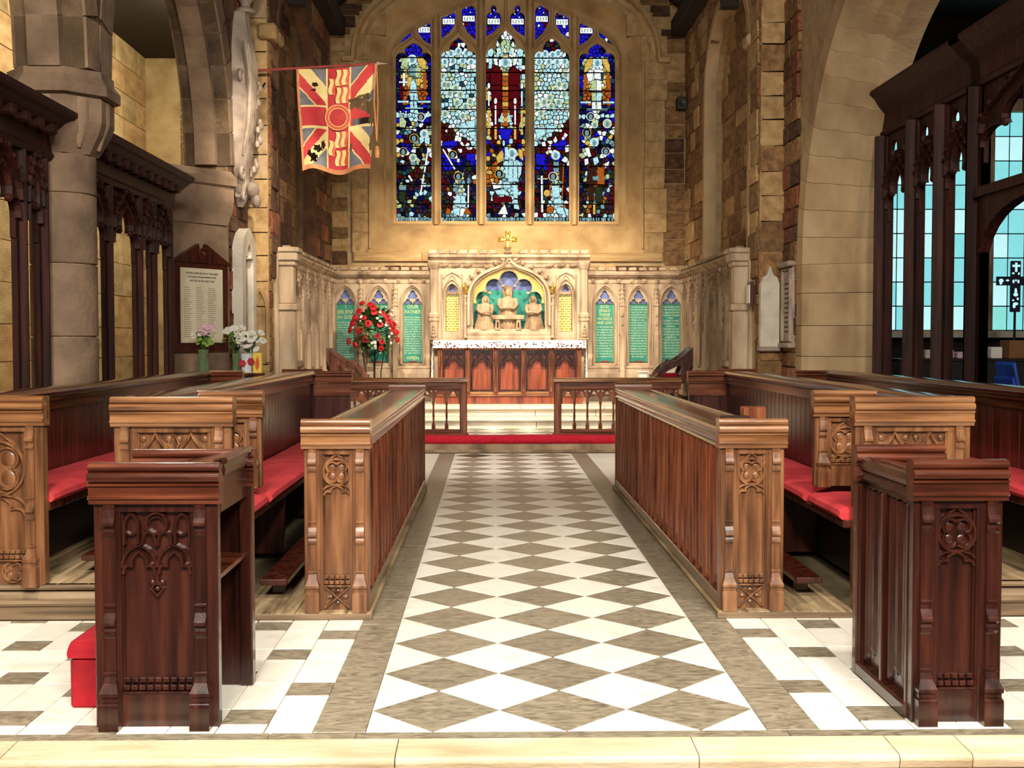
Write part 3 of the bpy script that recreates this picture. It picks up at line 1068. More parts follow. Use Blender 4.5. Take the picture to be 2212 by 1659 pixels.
bar('white', 927, 240, 912, 263, 3); bar('white', 926, 318, 917, 372, 3); bar('white', 916, 376, 908, 422, 3); bar('white', 883, 378, 891, 391, 4)
# robed angel in the fifth light
for c, p in (('gold', [(1260, 156), (1263, 136), (1272, 124), (1280, 123), (1278, 138), (1269, 152)]), ('gold', [(1299, 123), (1309, 125), (1316, 138), (1317, 154), (1309, 150), (1302, 138)]), ('orange', [(1260, 158), (1268, 158), (1267, 182), (1259, 205)]),
             ('orange', [(1309, 158), (1317, 160), (1319, 206), (1310, 184)]), ('white', [(1266, 158), (1273, 148), (1281, 150), (1279, 172), (1270, 174)]), ('white', [(1283, 148), (1297, 148), (1304, 152), (1297, 170), (1283, 168)]), ('teal', [(1296, 156), (1304, 154), (1302, 171), (1297, 172)]),
             ('pgreen', [(1277, 172), (1287, 170), (1287, 196), (1276, 196)]), ('white', [(1288, 170), (1297, 172), (1299, 196), (1288, 196)]), ('pgreen', [(1277, 198), (1287, 198), (1286, 216), (1278, 216)]), ('cyan', [(1288, 198), (1299, 198), (1298, 216), (1288, 216)]),
             ('white', [(1278, 218), (1286, 218), (1286, 234), (1278, 234)]), ('white', [(1289, 218), (1298, 218), (1298, 234), (1289, 234)]), ('white', [(1263, 318), (1271, 316), (1277, 336), (1270, 338)]), ('white', [(1262, 342), (1270, 340), (1271, 352), (1263, 356)]),
             ('cyan', [(1280, 340), (1290, 336), (1294, 348), (1284, 356)]), ('white', [(1305, 352), (1316, 346), (1314, 356), (1307, 362)]), ('brown', [(1270, 360), (1288, 358), (1288, 398), (1266, 398)]), ('orange', [(1290, 358), (1304, 362), (1306, 398), (1290, 398)]),
             ('steel', [(1279, 380), (1293, 378), (1293, 388), (1281, 388)]), ('brown', [(1270, 402), (1283, 402), (1282, 432), (1272, 432)]), ('olive', [(1285, 402), (1300, 402), (1302, 436), (1286, 436)]), ('gold', [(1281, 436), (1286, 436), (1286, 462), (1281, 462)])):
    piece(c, p)
for u0, u1, v in ((1253, 1276, 219), (1301, 1326, 219), (1266, 1312, 235)): bar('cyan', u0, v, u1, v, 4)
# the risen figure in the middle light
for m_ in (1, -1):
    R = lambda q: [(1091.5 + m_ * (u - 1091.5), v) for u, v in q]
    for c, p in (('crim', [(1060, 156), (1072, 141), (1084, 152), (1084, 182), (1060, 182)]), ('crim', [(1060, 184), (1084, 184), (1084, 214), (1062, 214)]), ('crim', [(1062, 216), (1084, 216), (1082, 246), (1068, 248)]),
                 ('cyan', [(1053, 108), (1063, 102), (1067, 112), (1062, 122), (1054, 120)]), ('cyan', [(1055, 122), (1064, 124), (1062, 146), (1057, 148)]), ('white', [(1065, 124), (1072, 122), (1076, 140), (1070, 140)]), ('white', [(1078, 127), (1083, 127), (1083, 144), (1077, 142)]),
                 ('cyan', [(1072, 104), (1080, 100), (1084, 114), (1076, 118)]), ('pgreen', [(1082, 92), (1088, 84), (1089, 112), (1084, 114)]), ('cyan', [(1077, 262), (1084, 242), (1089, 242), (1089, 264)])):
        piece(c, R(p))
    bar('white', 1091.5 - m_ * 21, 226, 1091.5 - m_ * 21, 268, 3.4); rnd('white', 1091.5 - m_ * 21, 217, 3.6, 7); bar('gold', 1091.5 - m_ * 21, 272, 1091.5 - m_ * 21, 300, 5)
    bar('white', 1091.5 - m_ * 35.5, 194, 1091.5 - m_ * 35.5, 228, 3); rnd('white', 1091.5 - m_ * 35.5, 184, 3.2, 6.5); bar('gold', 1091.5 - m_ * 35.5, 232, 1091.5 - m_ * 35.5, 290, 5)
    bar('white', 1091.5 - m_ * 16.5, 104, 1091.5 - m_ * 16.5, 122, 2.6); rnd('white', 1091.5 - m_ * 16.5, 95, 3.2, 6)
rnd('white', 1091.5, 72, 4, 8); quad('gold', 1085, 118, 1098, 126); rnd('steel', 1091.5, 137, 6.5, 11)
for k in range(10):
    quad('gold' if k % 3 == 0 else 'orange', 1085, 153 + k * 11, 1098, 162.5 + k * 11)
rnd('orange', 1091.5, 267, 8, 5); piece('deep', [(1076, 276), (1107, 276), (1100, 300), (1084, 300)]); rnd('cyan', 1088, 308, 3, 7)
for c, p in (('gold', [(1071, 338), (1084, 322), (1088, 330), (1086, 346), (1075, 352)]), ('orange', [(1060, 358), (1072, 346), (1076, 352), (1066, 372)]), ('gold', [(1119, 320), (1128, 322), (1130, 346), (1122, 340)]), ('cyan', [(1090, 316), (1097, 312), (1098, 344), (1091, 344)]),
             ('cyan', [(1100, 344), (1108, 346), (1106, 392), (1098, 392)]), ('cyan', [(1091, 346), (1098, 346), (1096, 384), (1092, 384)]), ('cyan', [(1110, 346), (1118, 344), (1117, 390), (1108, 392)]), ('cyan', [(1119, 344), (1127, 356), (1125, 376), (1119, 386)]),
             ('white', [(1062, 392), (1074, 396), (1084, 392), (1084, 404), (1066, 408)]), ('cyan', [(1086, 392), (1100, 392), (1104, 404), (1088, 406)]), ('cyan', [(1068, 410), (1090, 408), (1100, 418), (1074, 420)]), ('cyan', [(1107, 396), (1118, 396), (1118, 428), (1109, 426)]),
             ('cyan', [(1110, 430), (1117, 430), (1122, 452), (1110, 450)]), ('white', [(1075, 462), (1090, 440), (1097, 462)]), ('crim', [(1064, 424), (1104, 424), (1106, 436), (1066, 438)])):
    piece(c, p)
# kneeling figures in the second and fourth lights
for c, p in (('cyan', [(985, 420), (995, 421), (994, 446), (982, 444)]), ('cyan', [(996, 421), (1005, 423), (1005, 448), (996, 446)]), ('cyan', [(978, 450), (993, 448), (992, 466), (981, 462)]), ('white', [(995, 449), (1005, 450), (1000, 466), (994, 467)]),
             ('orange', [(962, 462), (966, 448), (973, 452), (972, 462)]), ('orange', [(1004, 452), (1010, 448), (1018, 462), (1003, 462)]), ('gold', [(993, 416), (998, 406), (1002, 415)]), ('steel', [(980, 405), (985, 404), (992, 416), (984, 418)]), ('steel', [(1010, 382), (1016, 384), (1015, 396), (1009, 396)]),
             ('deep', [(956, 306), (984, 302), (990, 312), (978, 320), (956, 318)]), ('deep', [(1006, 330), (1027, 332), (1026, 348), (1008, 346)]), ('white', [(982, 304), (984, 292), (992, 291), (988, 304)]), ('white', [(1004, 314), (1010, 306), (1015, 310), (1012, 317)]), ('white', [(961, 282), (966, 278), (967, 286)]),
             ('cyan', [(990, 274), (1004, 262), (1012, 276), (1004, 288)]), ('cyan', [(1006, 262), (1026, 258), (1026, 280), (1014, 282)]), ('cyan', [(1012, 284), (1026, 283), (1026, 300), (1016, 296)]),
             ('cyan', [(1155, 276), (1176, 270), (1178, 288), (1160, 300)]), ('cyan', [(1180, 268), (1203, 272), (1194, 284), (1181, 286)]), ('white', [(1194, 302), (1200, 292), (1204, 302), (1199, 308)]), ('white', [(1169, 306), (1177, 304), (1179, 314), (1172, 317)]),
             ('deep', [(1190, 312), (1222, 298), (1224, 318), (1206, 322)]), ('deep', [(1157, 330), (1178, 332), (1176, 356), (1158, 354)]), ('white', [(1220, 314), (1228, 310), (1228, 326), (1221, 328)]), ('white', [(1212, 345), (1220, 336), (1227, 342), (1220, 350)]),
             ('steel', [(1195, 348), (1207, 348), (1207, 358), (1195, 358)]), ('steel', [(1195, 361), (1207, 361), (1206, 372), (1196, 372)]), ('crim', [(1184, 350), (1193, 348), (1193, 372), (1184, 374)]), ('brown', [(1209, 348), (1219, 352), (1218, 392), (1209, 388)]),
             ('cyan', [(1191, 400), (1207, 399), (1209, 424), (1194, 426)]), ('cyan', [(1195, 429), (1211, 427), (1216, 444), (1197, 442)]), ('cyan', [(1199, 446), (1216, 447), (1222, 464), (1204, 460)]), ('cyan', [(1218, 446), (1228, 452), (1227, 466), (1223, 464)]), ('orange', [(1186, 398), (1189, 398), (1190, 424), (1187, 424)])):
    piece(c, p)
bar('white', 957, 321, 983, 365, 3); bar('white', 1012, 398, 1011, 448, 3); bar('white', 1170, 378, 1171, 458, 4); bar('pgreen', 1160, 385, 1183, 385, 2.4); rnd('gold', 1181, 416, 7, 8); rnd('orange', 1188, 452, 8, 9); bar('orange', 1217, 352, 1214, 430, 2.4)
# scrolls and stars in the tracery lights, lettered strips along the foot
for k, (u0, u1, vb, vt, sd) in enumerate(EYES):
    w = u1 - u0; m_ = vb + (vt - vb) * .50
    if u0 > 870 and u0 < 1290:
        quad('white', u0 + 2, m_ - 6, u1 - 2, m_ + 6)
        for q in range(4): bar('teal', u0 + 6 + q * (w - 12) / 3, m_ - 3.5, u0 + 6 + q * (w - 12) / 3, m_ + 3.5, 1.6)
        for dx, dy in ((-.18, -.74), (.12, -.64), (.02, -.86)): rnd('white', (u0 + u1) / 2 + dx * w, vb + (vt - vb) * -dy, 1.9, 1.9, 7)
rr = random.Random(77)
for u0, u1, va in LIGHTS:
    u = u0 + 3
    while u < u1 - 5:
        w = rr.uniform(3.0, 6.5); quad('steel', u, 469, min(u + w, u1 - 2), 476.5); u += w + rr.uniform(1.4, 3.4)
    

# ---- sanctuary side walls with their blocked arches
MSO = Matrix(((0, 1, 0, 2.88), (1, 0, 0, 0), (0, 0, 1, 0), (0, 0, 0, 1)))
MNO = Matrix(((0, -1, 0, -2.88), (1, 0, 0, 0), (0, 0, 1, 0), (0, 0, 0, 1)))


def blocked(z):
    if z < 5.0: return (14.05, 16.9)
    if z > 6.1: return None
    d = (z - 5.0) / 1.1; k = 1.425 * (1 - (1 - math.sqrt(max(0, 1 - d * d))) * 1.0)
    return (15.475 - k, 15.475 + k)


for s, M_, nm in ((-1, MNO, 'wall_north'), (1, MSO, 'wall_south')):
    b = MB(); b.M = M_
    hole = [(14.05, 2.2), (16.9, 2.2), (16.9, 5.0)] + [(15.475 + 1.425 * math.sqrt(1 - (k / 8) ** 2), 5.0 + 1.1 * k / 8) for k in range(1, 9)] + \
           [(15.475 - 1.425 * math.sqrt(1 - (k / 8) ** 2), 5.0 + 1.1 * k / 8) for k in range(7, 0, -1)] + [(14.05, 5.0)]
    b.plate([(13.5, 0), (18.7, 0), (18.7, 7.0), (13.5, 7.0)], [hole], 0.02, .5)
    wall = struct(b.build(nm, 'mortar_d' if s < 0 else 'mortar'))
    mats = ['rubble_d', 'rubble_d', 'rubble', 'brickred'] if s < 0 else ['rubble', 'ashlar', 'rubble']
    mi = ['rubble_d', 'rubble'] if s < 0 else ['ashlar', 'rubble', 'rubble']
    ang = PI / 2 if s < 0 else -PI / 2

    def hf(z, s=s):
        r = blocked(z)
        if not r: return []
        a, c = r[0] - .1, r[1] + .1
        return [(a, c)] if s < 0 else [(-c, -a)]

    def hi_(z, s=s):
        r = blocked(z)
        if not r: return [(-99, 99)]
        return [(-99, r[0]), (r[1], 99)] if s < 0 else [(-99, -r[1]), (-r[0], 99)]
    u0, u1 = (13.52, 18.62) if s < 0 else (-18.62, -13.52)
    stones(wall, (s * 2.88, 0), ang, u0, u1, 2.2, 6.6, (.20, .34), (.30, .62), mats, .016, .12, .03, True, hf, 20 + s)
    b = MB(); b.M = M_; b.box(13.9, 17.1, .25, .3, 2.0, 6.3); b.build('arch_filling', 'mortar', wall)
    stones(wall, (s * 3.13, 0), ang, u0, u1, 2.2, 6.1, (.22, .36), (.30, .6), mi, .02, .1, .02, True, hi_, 40 + s)
    rib = [(14.0, 2.4), (14.0, 5.0)] + [(15.475 - 1.475 * math.sqrt(1 - (k / 9) ** 2), 5.0 + 1.15 * k / 9) for k in range(1, 10)] + \
          [(15.475 + 1.475 * math.sqrt(1 - (k / 9) ** 2), 5.0 + 1.15 * k / 9) for k in range(8, -1, -1)] + [(16.95, 2.4)]
    b = MB(); b.M = M_; b.stroke(rib, .16, .14, .17, top=.7); b.build('arch_rib', 'arch_s' if s > 0 else 'rubble_d', wall)
    b = MB(); b.M = M_; b.cbox(13.86, 14.16, -.08, .12, 5.02, 5.16, .03); b.build('impost_stone', 'arch_s', wall)
    # west-facing return between the sanctuary and the choir
    b = MB(s); b.box(2.885, 3.9, 13.5, 14.0, 0, 7.0); ret = struct(b.build('wall_return_' + ('north' if s < 0 else 'south'), 'mortar'))
    a0, a1 = (2.88, 3.17) if s > 0 else (-3.13, -2.88)
    stones(ret, (0, 13.5), 0, a0, a1, .9, 6.2, (.24, .40), (.34, .36), ['ashlar', 'ashlar', 'ashlar', 'arch_s'] if s < 0 else ['ashlar', 'rubble', 'ashlar'], .012, .1, .02, s > 0, None, 60 + s)
    stones(ret, (s * 2.88, 0), ang, (13.5 if s < 0 else -13.62), (13.62 if s < 0 else -13.5), .9, 6.2, (.12, .22), (.1, .2), ['brickred', 'rubble'], .012, .06, .02, True, None, 70 + s)
# small pointed niche low on the north return
b = MB(); b.stroke([(-3.07, 1.2)] + pointed_head(-3.07, -2.90, 1.75, 2.05) + [(-2.90, 1.2)], .05, 13.47, .03); b.build('niche_frame', 'ashlar', bpy.data.objects['wall_return_north'])

# ---- north arcade: round pier, respond, pointed arches
MA = Matrix(((0, -1, 0, -3.12), (1, 0, 0, 0), (0, 0, 1, 0), (0, 0, 0, 1)))


def parch(y0, y1, z0, R, n=9):
    c = (y0 + y1) / 2
    out = []
    cy = y0 + R
    a1 = math.acos((cy - c) / R)
    for k in range(n + 1):
        a = PI - (PI - (PI - a1)) * k / n
        out.append((cy + R * math.cos(a), z0 + R * math.sin(a)))
    return out + [(2 * c - y, z) for y, z in reversed(out[:-1])]


ZN = 3.36
A1 = parch(4.18, 8.14, ZN, 2.1); A2 = parch(8.64, 12.60, ZN, 2.1)
A0 = parch(-.3, 3.68, ZN, 2.1)
b = MB(); b.M = MA
b.plate([(12.85, ZN), (12.85, 7.2), (-.8, 7.2), (-.8, ZN)] + A0 + A1 + A2, [], 0, .5)
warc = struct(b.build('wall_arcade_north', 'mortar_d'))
for nm, A in (('arch_ring', A1), ('arch_ring', A2)):
    lo_ = [(-3.28, y, z) for y, z in A]
    c = (A[0][0] + A[-1][0]) / 2
    # voussoirs, each its own stone: two rings with a chamfered soffit
    for q in range(0, len(A) - 1):
        (ya, za), (yb, zb) = A[q], A[q + 1]
        dy, dz = yb - ya, zb - za; l = math.hypot(dy, dz); ny, nz = -dz / l, dy / l
        if True:
            P = [(ya + dy * .012, za + dz * .012), (yb - dy * .012, zb - dz * .012)]
            w = .26
            t = MB(); t.M = MA
            t.prism([(P[0][0], P[0][1]), (P[1][0], P[1][1]), (P[1][0] + ny * w, P[1][1] + nz * w), (P[0][0] + ny * w, P[0][1] + nz * w)], -.02, .48, 'y')
            t.build('voussoir', 'pier', warc)
            t = MB(); t.M = MA; w2 = .1
            t.prism([(P[0][0] - ny * w2, P[0][1] - nz * w2), (P[1][0] - ny * w2, P[1][1] - nz * w2), (P[1][0], P[1][1]), (P[0][0], P[0][1])], .14, .36, 'y')
            t.build('soffit_stone', 'pier', warc)


def hole_a(z):
    o = []
    for A in (A0, A1, A2):
        zz = max(p[1] for p in A)
        if z < zz:
            ys = []
            for (ya, za), (yb, zb) in zip(A, A[1:]):
                if (za - z) * (zb - z) <= 0: ys.append(ya + (yb - ya) * (z - za) / ((zb - za) or 1))
            if len(ys) >= 2: o.append((min(ys) - .25, max(ys) + .25))
    return o


stones(warc, (-3.12, 0), PI / 2, 6.0, 12.6, ZN + .02, 6.4, (.22, .34), (.3, .6), ['rubble_d', 'rubble_d', 'pier'], .014, .08, .015, True, hole_a, 81)
pier = thing('pier', 'round stone arcade pier with scalloped octagonal capital between dark screens', 'pier', (-3.38, 8.39, 0))
zz = 0.0
for h in (.5, .52, .46, .52, .5, .29):
    b = MB(); b.lathe([(.224, .004), (.231, .010), (.231, h - .010), (.224, h - .004)], (-3.38, 8.39, zz), 28); b.build('drum', 'pier', pier, True); zz += h
b = MB()
def octo(r, z, a0=PI / 8): return [(-3.38 + r * math.cos(a0 + PI / 4 * k), 8.39 + r * math.sin(a0 + PI / 4 * k), z) for k in range(8)]
def ring8(r, z, f=0): return octo(r, z)
lp = [octo(.248, 2.78), octo(.258, 2.80), octo(.33, 2.92), octo(.36, 3.0), octo(.36, 3.16), octo(.35, 3.17)]
b.loft(lp); b.build('capital', 'pier', pier)
for k in range(8):     # scallops: half cones dying into the bell
    a = PI / 4 * k
    b = MB(); b.lathe([(.012, 0), (.05, .10), (.085, .19), (.085, .34)], (-3.38 + .262 * math.cos(a), 8.39 + .262 * math.sin(a), 2.82), 12); b.build('scallop', 'pier', pier, True)
b = MB(); b.lathe([(.215, 0), (.215, 2.8)], (-3.38, 8.39, 0), 20); b.build('core', 'mortar', pier)
b = MB(); b.loft([octo(.36, 3.17), octo(.405, 3.18), octo(.405, 3.25), octo(.36, 3.31), octo(.36, 3.355), octo(.05, 3.358)]); b.build('abacus', 'pier', pier)

b = MB(); b.prism([(-3.62, 12.62), (-3.15, 12.62), (-3.15, 13.55), (-3.62, 13.55)], 0, 7.2, 'z')
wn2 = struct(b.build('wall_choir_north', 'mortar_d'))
stones(wn2, (-3.15, 0), PI / 2, 12.62, 13.5, .9, 6.6, (.16, .26), (.2, .42), ['rubble_d', 'rubble_d', 'brickred'], .014, .1, .03, True, None, 91)
resp = thing('respond', 'half-octagonal stone respond with moulded capital behind the memorial board', 'pier', (-3.5, 12.2, 0))
for k, (za, zb) in enumerate(((0, .55), (.55, 1.1), (1.1, 1.6), (1.6, 2.15), (2.15, 2.7))):
    b = MB(); b.prism([(-3.66, 11.97), (-3.62, 11.97), (-3.15, 12.6), (-3.66, 12.62)], za + .004, zb - .004, 'z'); b.build('course', 'pier', resp)
b = MB(); b.loft([[(-3.68, 11.95 - d, z), (-3.62 + d * .4, 11.97 - d, z), (-3.14 + d, 12.56 - d * .4, z), (-3.68, 12.6, z)] for z, d in ((2.7, .0), (2.85, .05), (2.95, .07), (3.1, .07), (3.12, .11), (3.2, .11), (3.28, .04), (3.3, -.3))]); b.build('capital', 'pier', resp)

# ---- south choir wall with the great moulded arch towards the south aisle
MSC = Matrix(((0, 1, 0, 3.18), (1, 0, 0, 0), (0, 0, 1, 0), (0, 0, 0, 1)))


def sarch(off):
    R = 2.75 + off * 0; o = []
    for k in range(13):
        a = math.radians(78 * k / 12)
        o.append((12.6 + off - 2.75 * (1 - math.cos(a)) - off * (1 - math.cos(a)), 2.3 + (2.75 + off) * math.sin(a)))
    return o


def sloop(off, y_end=3.0):
    a = sarch(off)
    return a + [(y_end, a[-1][1] + .15)]


b = MB(); b.M = MSC
b.plate([(13.55, 0), (13.55, 7.4), (3.0, 7.4)] + list(reversed(sloop(.28))) + [(12.88, 0)], [], .02, .8)
wsc = struct(b.build('wall_choir_south', 'mortar'))
stones(wsc, (3.18, 0), -PI / 2, -13.5, -12.9, .9, 6.8, (.16, .28), (.2, .4), ['rubble', 'rubble_d', 'brickred'], .014, .12, .03, True, None, 95)
for off, d0, d1 in ((0, .03, .40), (.0, .40, .80)):
    pass
prev = 0
jn = [0, .55, .92, 1.28, 1.62, 1.98, 2.3]
for a, c in zip(jn, jn[1:]):
    for (ya, yb, d0, d1) in ((12.62, 12.92, -.01, .25), (12.56, 12.92, .25, .36), (12.50, 12.92, .36, .78)):
        pass
    t = MB(); t.M = MSC
    t.prism([(12.92, -.012), (12.68, -.012), (12.62, .05), (12.60, .22), (12.54, .28), (12.52, .42), (12.44, .50), (12.44, .78), (12.92, .78)], a + .003, c - .003, 'z')
    t.build('jamb_stone', 'arch_s', wsc)
# arch ring stones follow the curve with the same moulded section
sec = [(.30, -.012), (.06, -.012), (.0, .05), (-.02, .22), (-.08, .28), (-.10, .42), (-.18, .50), (-.18, .78), (.30, .78)]
NA = 13
for k in range(NA):
    loops = []
    for q in range(4):
        f = (k + (q / 3) * .985) / NA
        a = math.radians(80 * f); R = 2.75
        cy, cz = 12.62 - R, 2.3
        loops.append([(cy + (R + o) * math.cos(a), d, cz + (R + o) * math.sin(a)) for o, d in sec])
    t = MB(); t.M = MSC; t.loft(loops)
    n = len(sec); t.f.append(tuple(range(n))); t.m.append(0); t.f.append(tuple(reversed(range(3 * n, 4 * n)))); t.m.append(0)
    t.build('voussoir', 'arch_s', wsc)

# ---- aisles behind the screens
b = MB(); b.box(-6.8, -6.6, 2.0, 24, 0, 7); wna = struct(b.build('wall_aisle_north', 'mortar'))
stones(wna, (-6.6, 0), PI / 2, 11.0, 21.2, .2, 7.0, (.40, .56), (.75, 1.2), ['aisle_s', 'aisle_s', 'ashlar'], .012, .08, .015, False, None, 97)
b = MB(); b.box(-6.8, -3.9, 21.2, 21.4, 0, 7); struct(b.build('wall_aisle_end_north', 'aisle_s'))
b = MB(); b.box(-6.8, -3.3, 2, 24, 6.6, 6.7); struct(b.build('ceiling_aisle_north', 'roofwood'))
# window in the north aisle
w2 = thing('window_2', 'narrow leaded north aisle window glimpsed past the round pier', 'window', (-6.55, 17.7, .8)); w2['kind'] = 'structure'; del w2['category']
b = MB(); b.box(-6.57, -6.52, 17.1, 18.3, .75, 2.6); b.build('window_frame', 'aisle_s', w2)
for i in range(3):
    for j in range(5):
        b = MB(); b.cbox(-6.52, -6.505, 17.15 + i * .34, 17.15 + i * .34 + .32, .84 + j * .32, .84 + j * .32 + .305, .004); b.build('pane', rr.choice(['pane_w', 'pane_w', 'pane_c']), w2)

b = MB(); b.box(10.2, 10.4, 4, 18.6, 0, 7); wsa = struct(b.build('wall_aisle_south', 'roofwood'))
b = MB(); b.box(3.3, 10.4, 18.3, 18.5, 0, 7); wse = struct(b.build('wall_aisle_end_south', 'roofwood'))
b = MB(); b.box(3.2, 10.4, 4, 18.6, 6.6, 6.7); struct(b.build('ceiling_aisle_south', 'roofwood'))
for nm, x0, x1, lb in (('window_3', 5.92, 7.36, 'tall clear leaded window seen in slivers between the south screen posts'), ('window_4', 7.74, 9.84, 'broad clear leaded window behind the dark cross beyond the screen door')):
    w = thing(nm, lb, 'window', ((x0 + x1) / 2, 18.28, 1.5)); w['kind'] = 'structure'; del w['category']
    b = MB()
    nc = round((x1 - x0) / .262); nr = 9
    b.plate([(x0 - .16, 1.5), (x1 + .16, 1.5), (x1 + .16, 5.3), (x0 - .16, 5.3)], [[(x0, 1.62), (x1, 1.62), (x1, 5.1), (x0, 5.1)]], 18.2, 18.3); b.build('window_frame', 'reredos_d', w)
    b = MB(); b.box(x0, x1, 18.285, 18.3, 1.62, 5.1); b.build('lead_lines', 'lead', w)
    b = MB(); b.cbox(x0 - .2, x1 + .2, 17.98, 18.3, 1.50, 1.60, .01); b.build('window_sill', 'monument_w', w)
    pw_ = (x1 - x0) / nc; ph_ = 3.48 / nr; pm = {}
    for c in ('pane_c', 'pane_w', 'pane_g'):
        t = MB(); t.cbox(-pw_ / 2 + .009, pw_ / 2 - .009, -.006, .006, -ph_ / 2 + .009, ph_ / 2 - .009, .003)
        me = bpy.data.meshes.new('pane'); me.from_pydata(t.v, [], t.f); me.materials.append(MATS[c]); pm[c] = me
    for i in range(nc):
        for j in range(nr):
            put('pane', pm[rr.choice(['pane_c', 'pane_c', 'pane_w', 'pane_g'] if nm == 'window_4' else ['pane_w', 'pane_w', 'pane_c'])], (x0 + (i + .5) * pw_, 18.278, 1.62 + (j + .5) * ph_), w)
b = MB(); b.box(3.2, 10.4, 2, 18.6, -.02, 0.0); struct(b.build('floor', 'nave_floor'))
b = MB(); b.box(-6.8, -3.2, 2, 24, -.02, 0.0); struct(b.build('floor', 'nave_floor'))

# ---- roof
roof = thing('ceiling', 'dark timber chancel roof above the east window', 'roof', (0, 12, 6.8)); roof['kind'] = 'structure'; del roof['category']
for s in (-1, 1):
    b = MB(s); b.prism([(3.4, 6.55), (3.4, 6.65), (0, 9.7), (0, 9.6)], 3, 19.2, 'y'); b.build('roof_slope', 'roofwood', roof)
    b = MB(s); b.cbox(2.62, 2.9, 4, 18.64, 6.35, 6.62, .02); b.build('wall_plate', 'roofwood', roof)
    for i in range(18):
        y = 5.0 + i * .78
        b = MB(s); b.prism([(3.2, 6.55), (2.95, 6.55), (0, 9.2), (0, 9.4)], y, y + .12, 'y'); b.build('rafter', 'roofwood', roof)
    for y in (14.3,):
        b = MB(s); b.stroke([(2.66, 5.55)] + bez((2.66, 5.6), (2.6, 6.3), (2.1, 7.0), (.3, 7.7), 12), .2, y, .16, top=1.0); b.build('arch_brace', 'roofwood', roof)

# ================================================================== CHOIR STALLS
def cornice_profile(yf, th, z1, k=1.0):
    """moulded capping: two rolls, a fascia and a lower fillet; front towards -y"""
    P = [(yf + th, z1 - .004)]
    def o(p, z): P.append((yf - p * k, z1 - z * k))
    o(-.012, .0)
    for a in (80, 50, 20, -10, -40, -65): o(.008 + .017 * math.cos(math.radians(a)), .019 - .017 * math.sin(math.radians(a)))
    o(.012, .036)
    for a in (70, 40, 10, -20, -50, -75): o(.018 + .019 * math.cos(math.radians(a)), .055 - .019 * math.sin(math.radians(a)))
    o(.016, .076); o(.030, .079); o(.030, .086); o(.021, .090); o(.021, .122); o(.033, .125); o(.033, .133); o(.022, .138); o(.018, .155); o(.0, .157)
    P.append((yf + th, z1 - .157 * k))
    return P


def setoff(P, yf, z, base):
    """weathered set-off of a small buttress"""
    P += [(yf - base - .004, z), (yf - base - .010, z - .004), (yf - base - .010, z - .012), (yf - base - .003, z - .016),
          (yf - base - .004, z - .035), (yf - base - .012, z - .055), (yf - base - .024, z - .068), (yf - base - .026, z - .078), (yf - base - .008, z - .092),
          (yf - base - .012, z - .104), (yf - base - .018, z - .108), (yf - base - .016, z - .116), (yf - base - .006, z - .126)]


def buttress(root, xc, w, yf, z0, z1, wood, s, mid=True):
    P = [(yf + .01, z1)]
    P += [(yf - .016, z1), (yf - .016, z1 - .02), (yf - .022, z1 - .05), (yf - .034, z1 - .066), (yf - .035, z1 - .076), (yf - .016, z1 - .09),
          (yf - .018, z1 - .102), (yf - .026, z1 - .106), (yf - .024, z1 - .114), (yf - .012, z1 - .124)]
    if mid:
        setoff(P, yf, z0 + (z1 - z0) * .56, .012)
        P += [(yf - .016, z0 + (z1 - z0) * .56 - .13)]
    zb = z0 + .205
    P += [(yf - .016, zb), (yf + .01, zb)]
    b = MB(s); b.prism(P, xc - w / 2, xc + w / 2, 'x')
    # spreading moulded base
    w2 = w * 1.75
    lp = []
    for z, ww, d in ((zb + .012, w, .020), (zb + .008, w * 1.12, .026), (zb, w * 1.12, .026), (zb - .006, w, .020), (zb - .03, w * 1.1, .028), (zb - .058, w * 1.6, .046), (zb - .064, w2, .050),
                     (zb - .076, w2, .050), (zb - .084, w * 1.55, .040), (zb - .098, w * 1.55, .040), (zb - .106, w2, .050), (zb - .118, w2, .052), (z0, w2, .052)):
        lp.append([(xc - ww / 2, yf - d, z), (xc + ww / 2, yf - d, z), (xc + ww / 2, yf + .01, z), (xc - ww / 2, yf + .01, z)])
    b.loft(list(reversed(lp)))
    n0 = len(b.v)
    b.build('buttress', wood, root)


def quatrefoil(b, cx, cz, R, y, d=.018, w=.020):
    b.stroke(circ(cx, cz, R, 26), w, y, d, True)
    q = R * .41
    pts = []
    for k in range(4):
        a0 = PI / 4 + k * PI / 2
        ox, oz = cx + R * .50 * math.cos(a0), cz + R * .50 * math.sin(a0)
        for j in range(11):
            a = a0 - math.radians(106) + math.radians(212) * j / 10
            pts.append((ox + q * math.cos(a), oz + q * math.sin(a)))
        b.ball((ox, y + .002, oz), q * .72, .007, q * .72, 10, 6)      # swelling in each lobe
    b.stroke(pts, w * .8, y, d * .9, True)


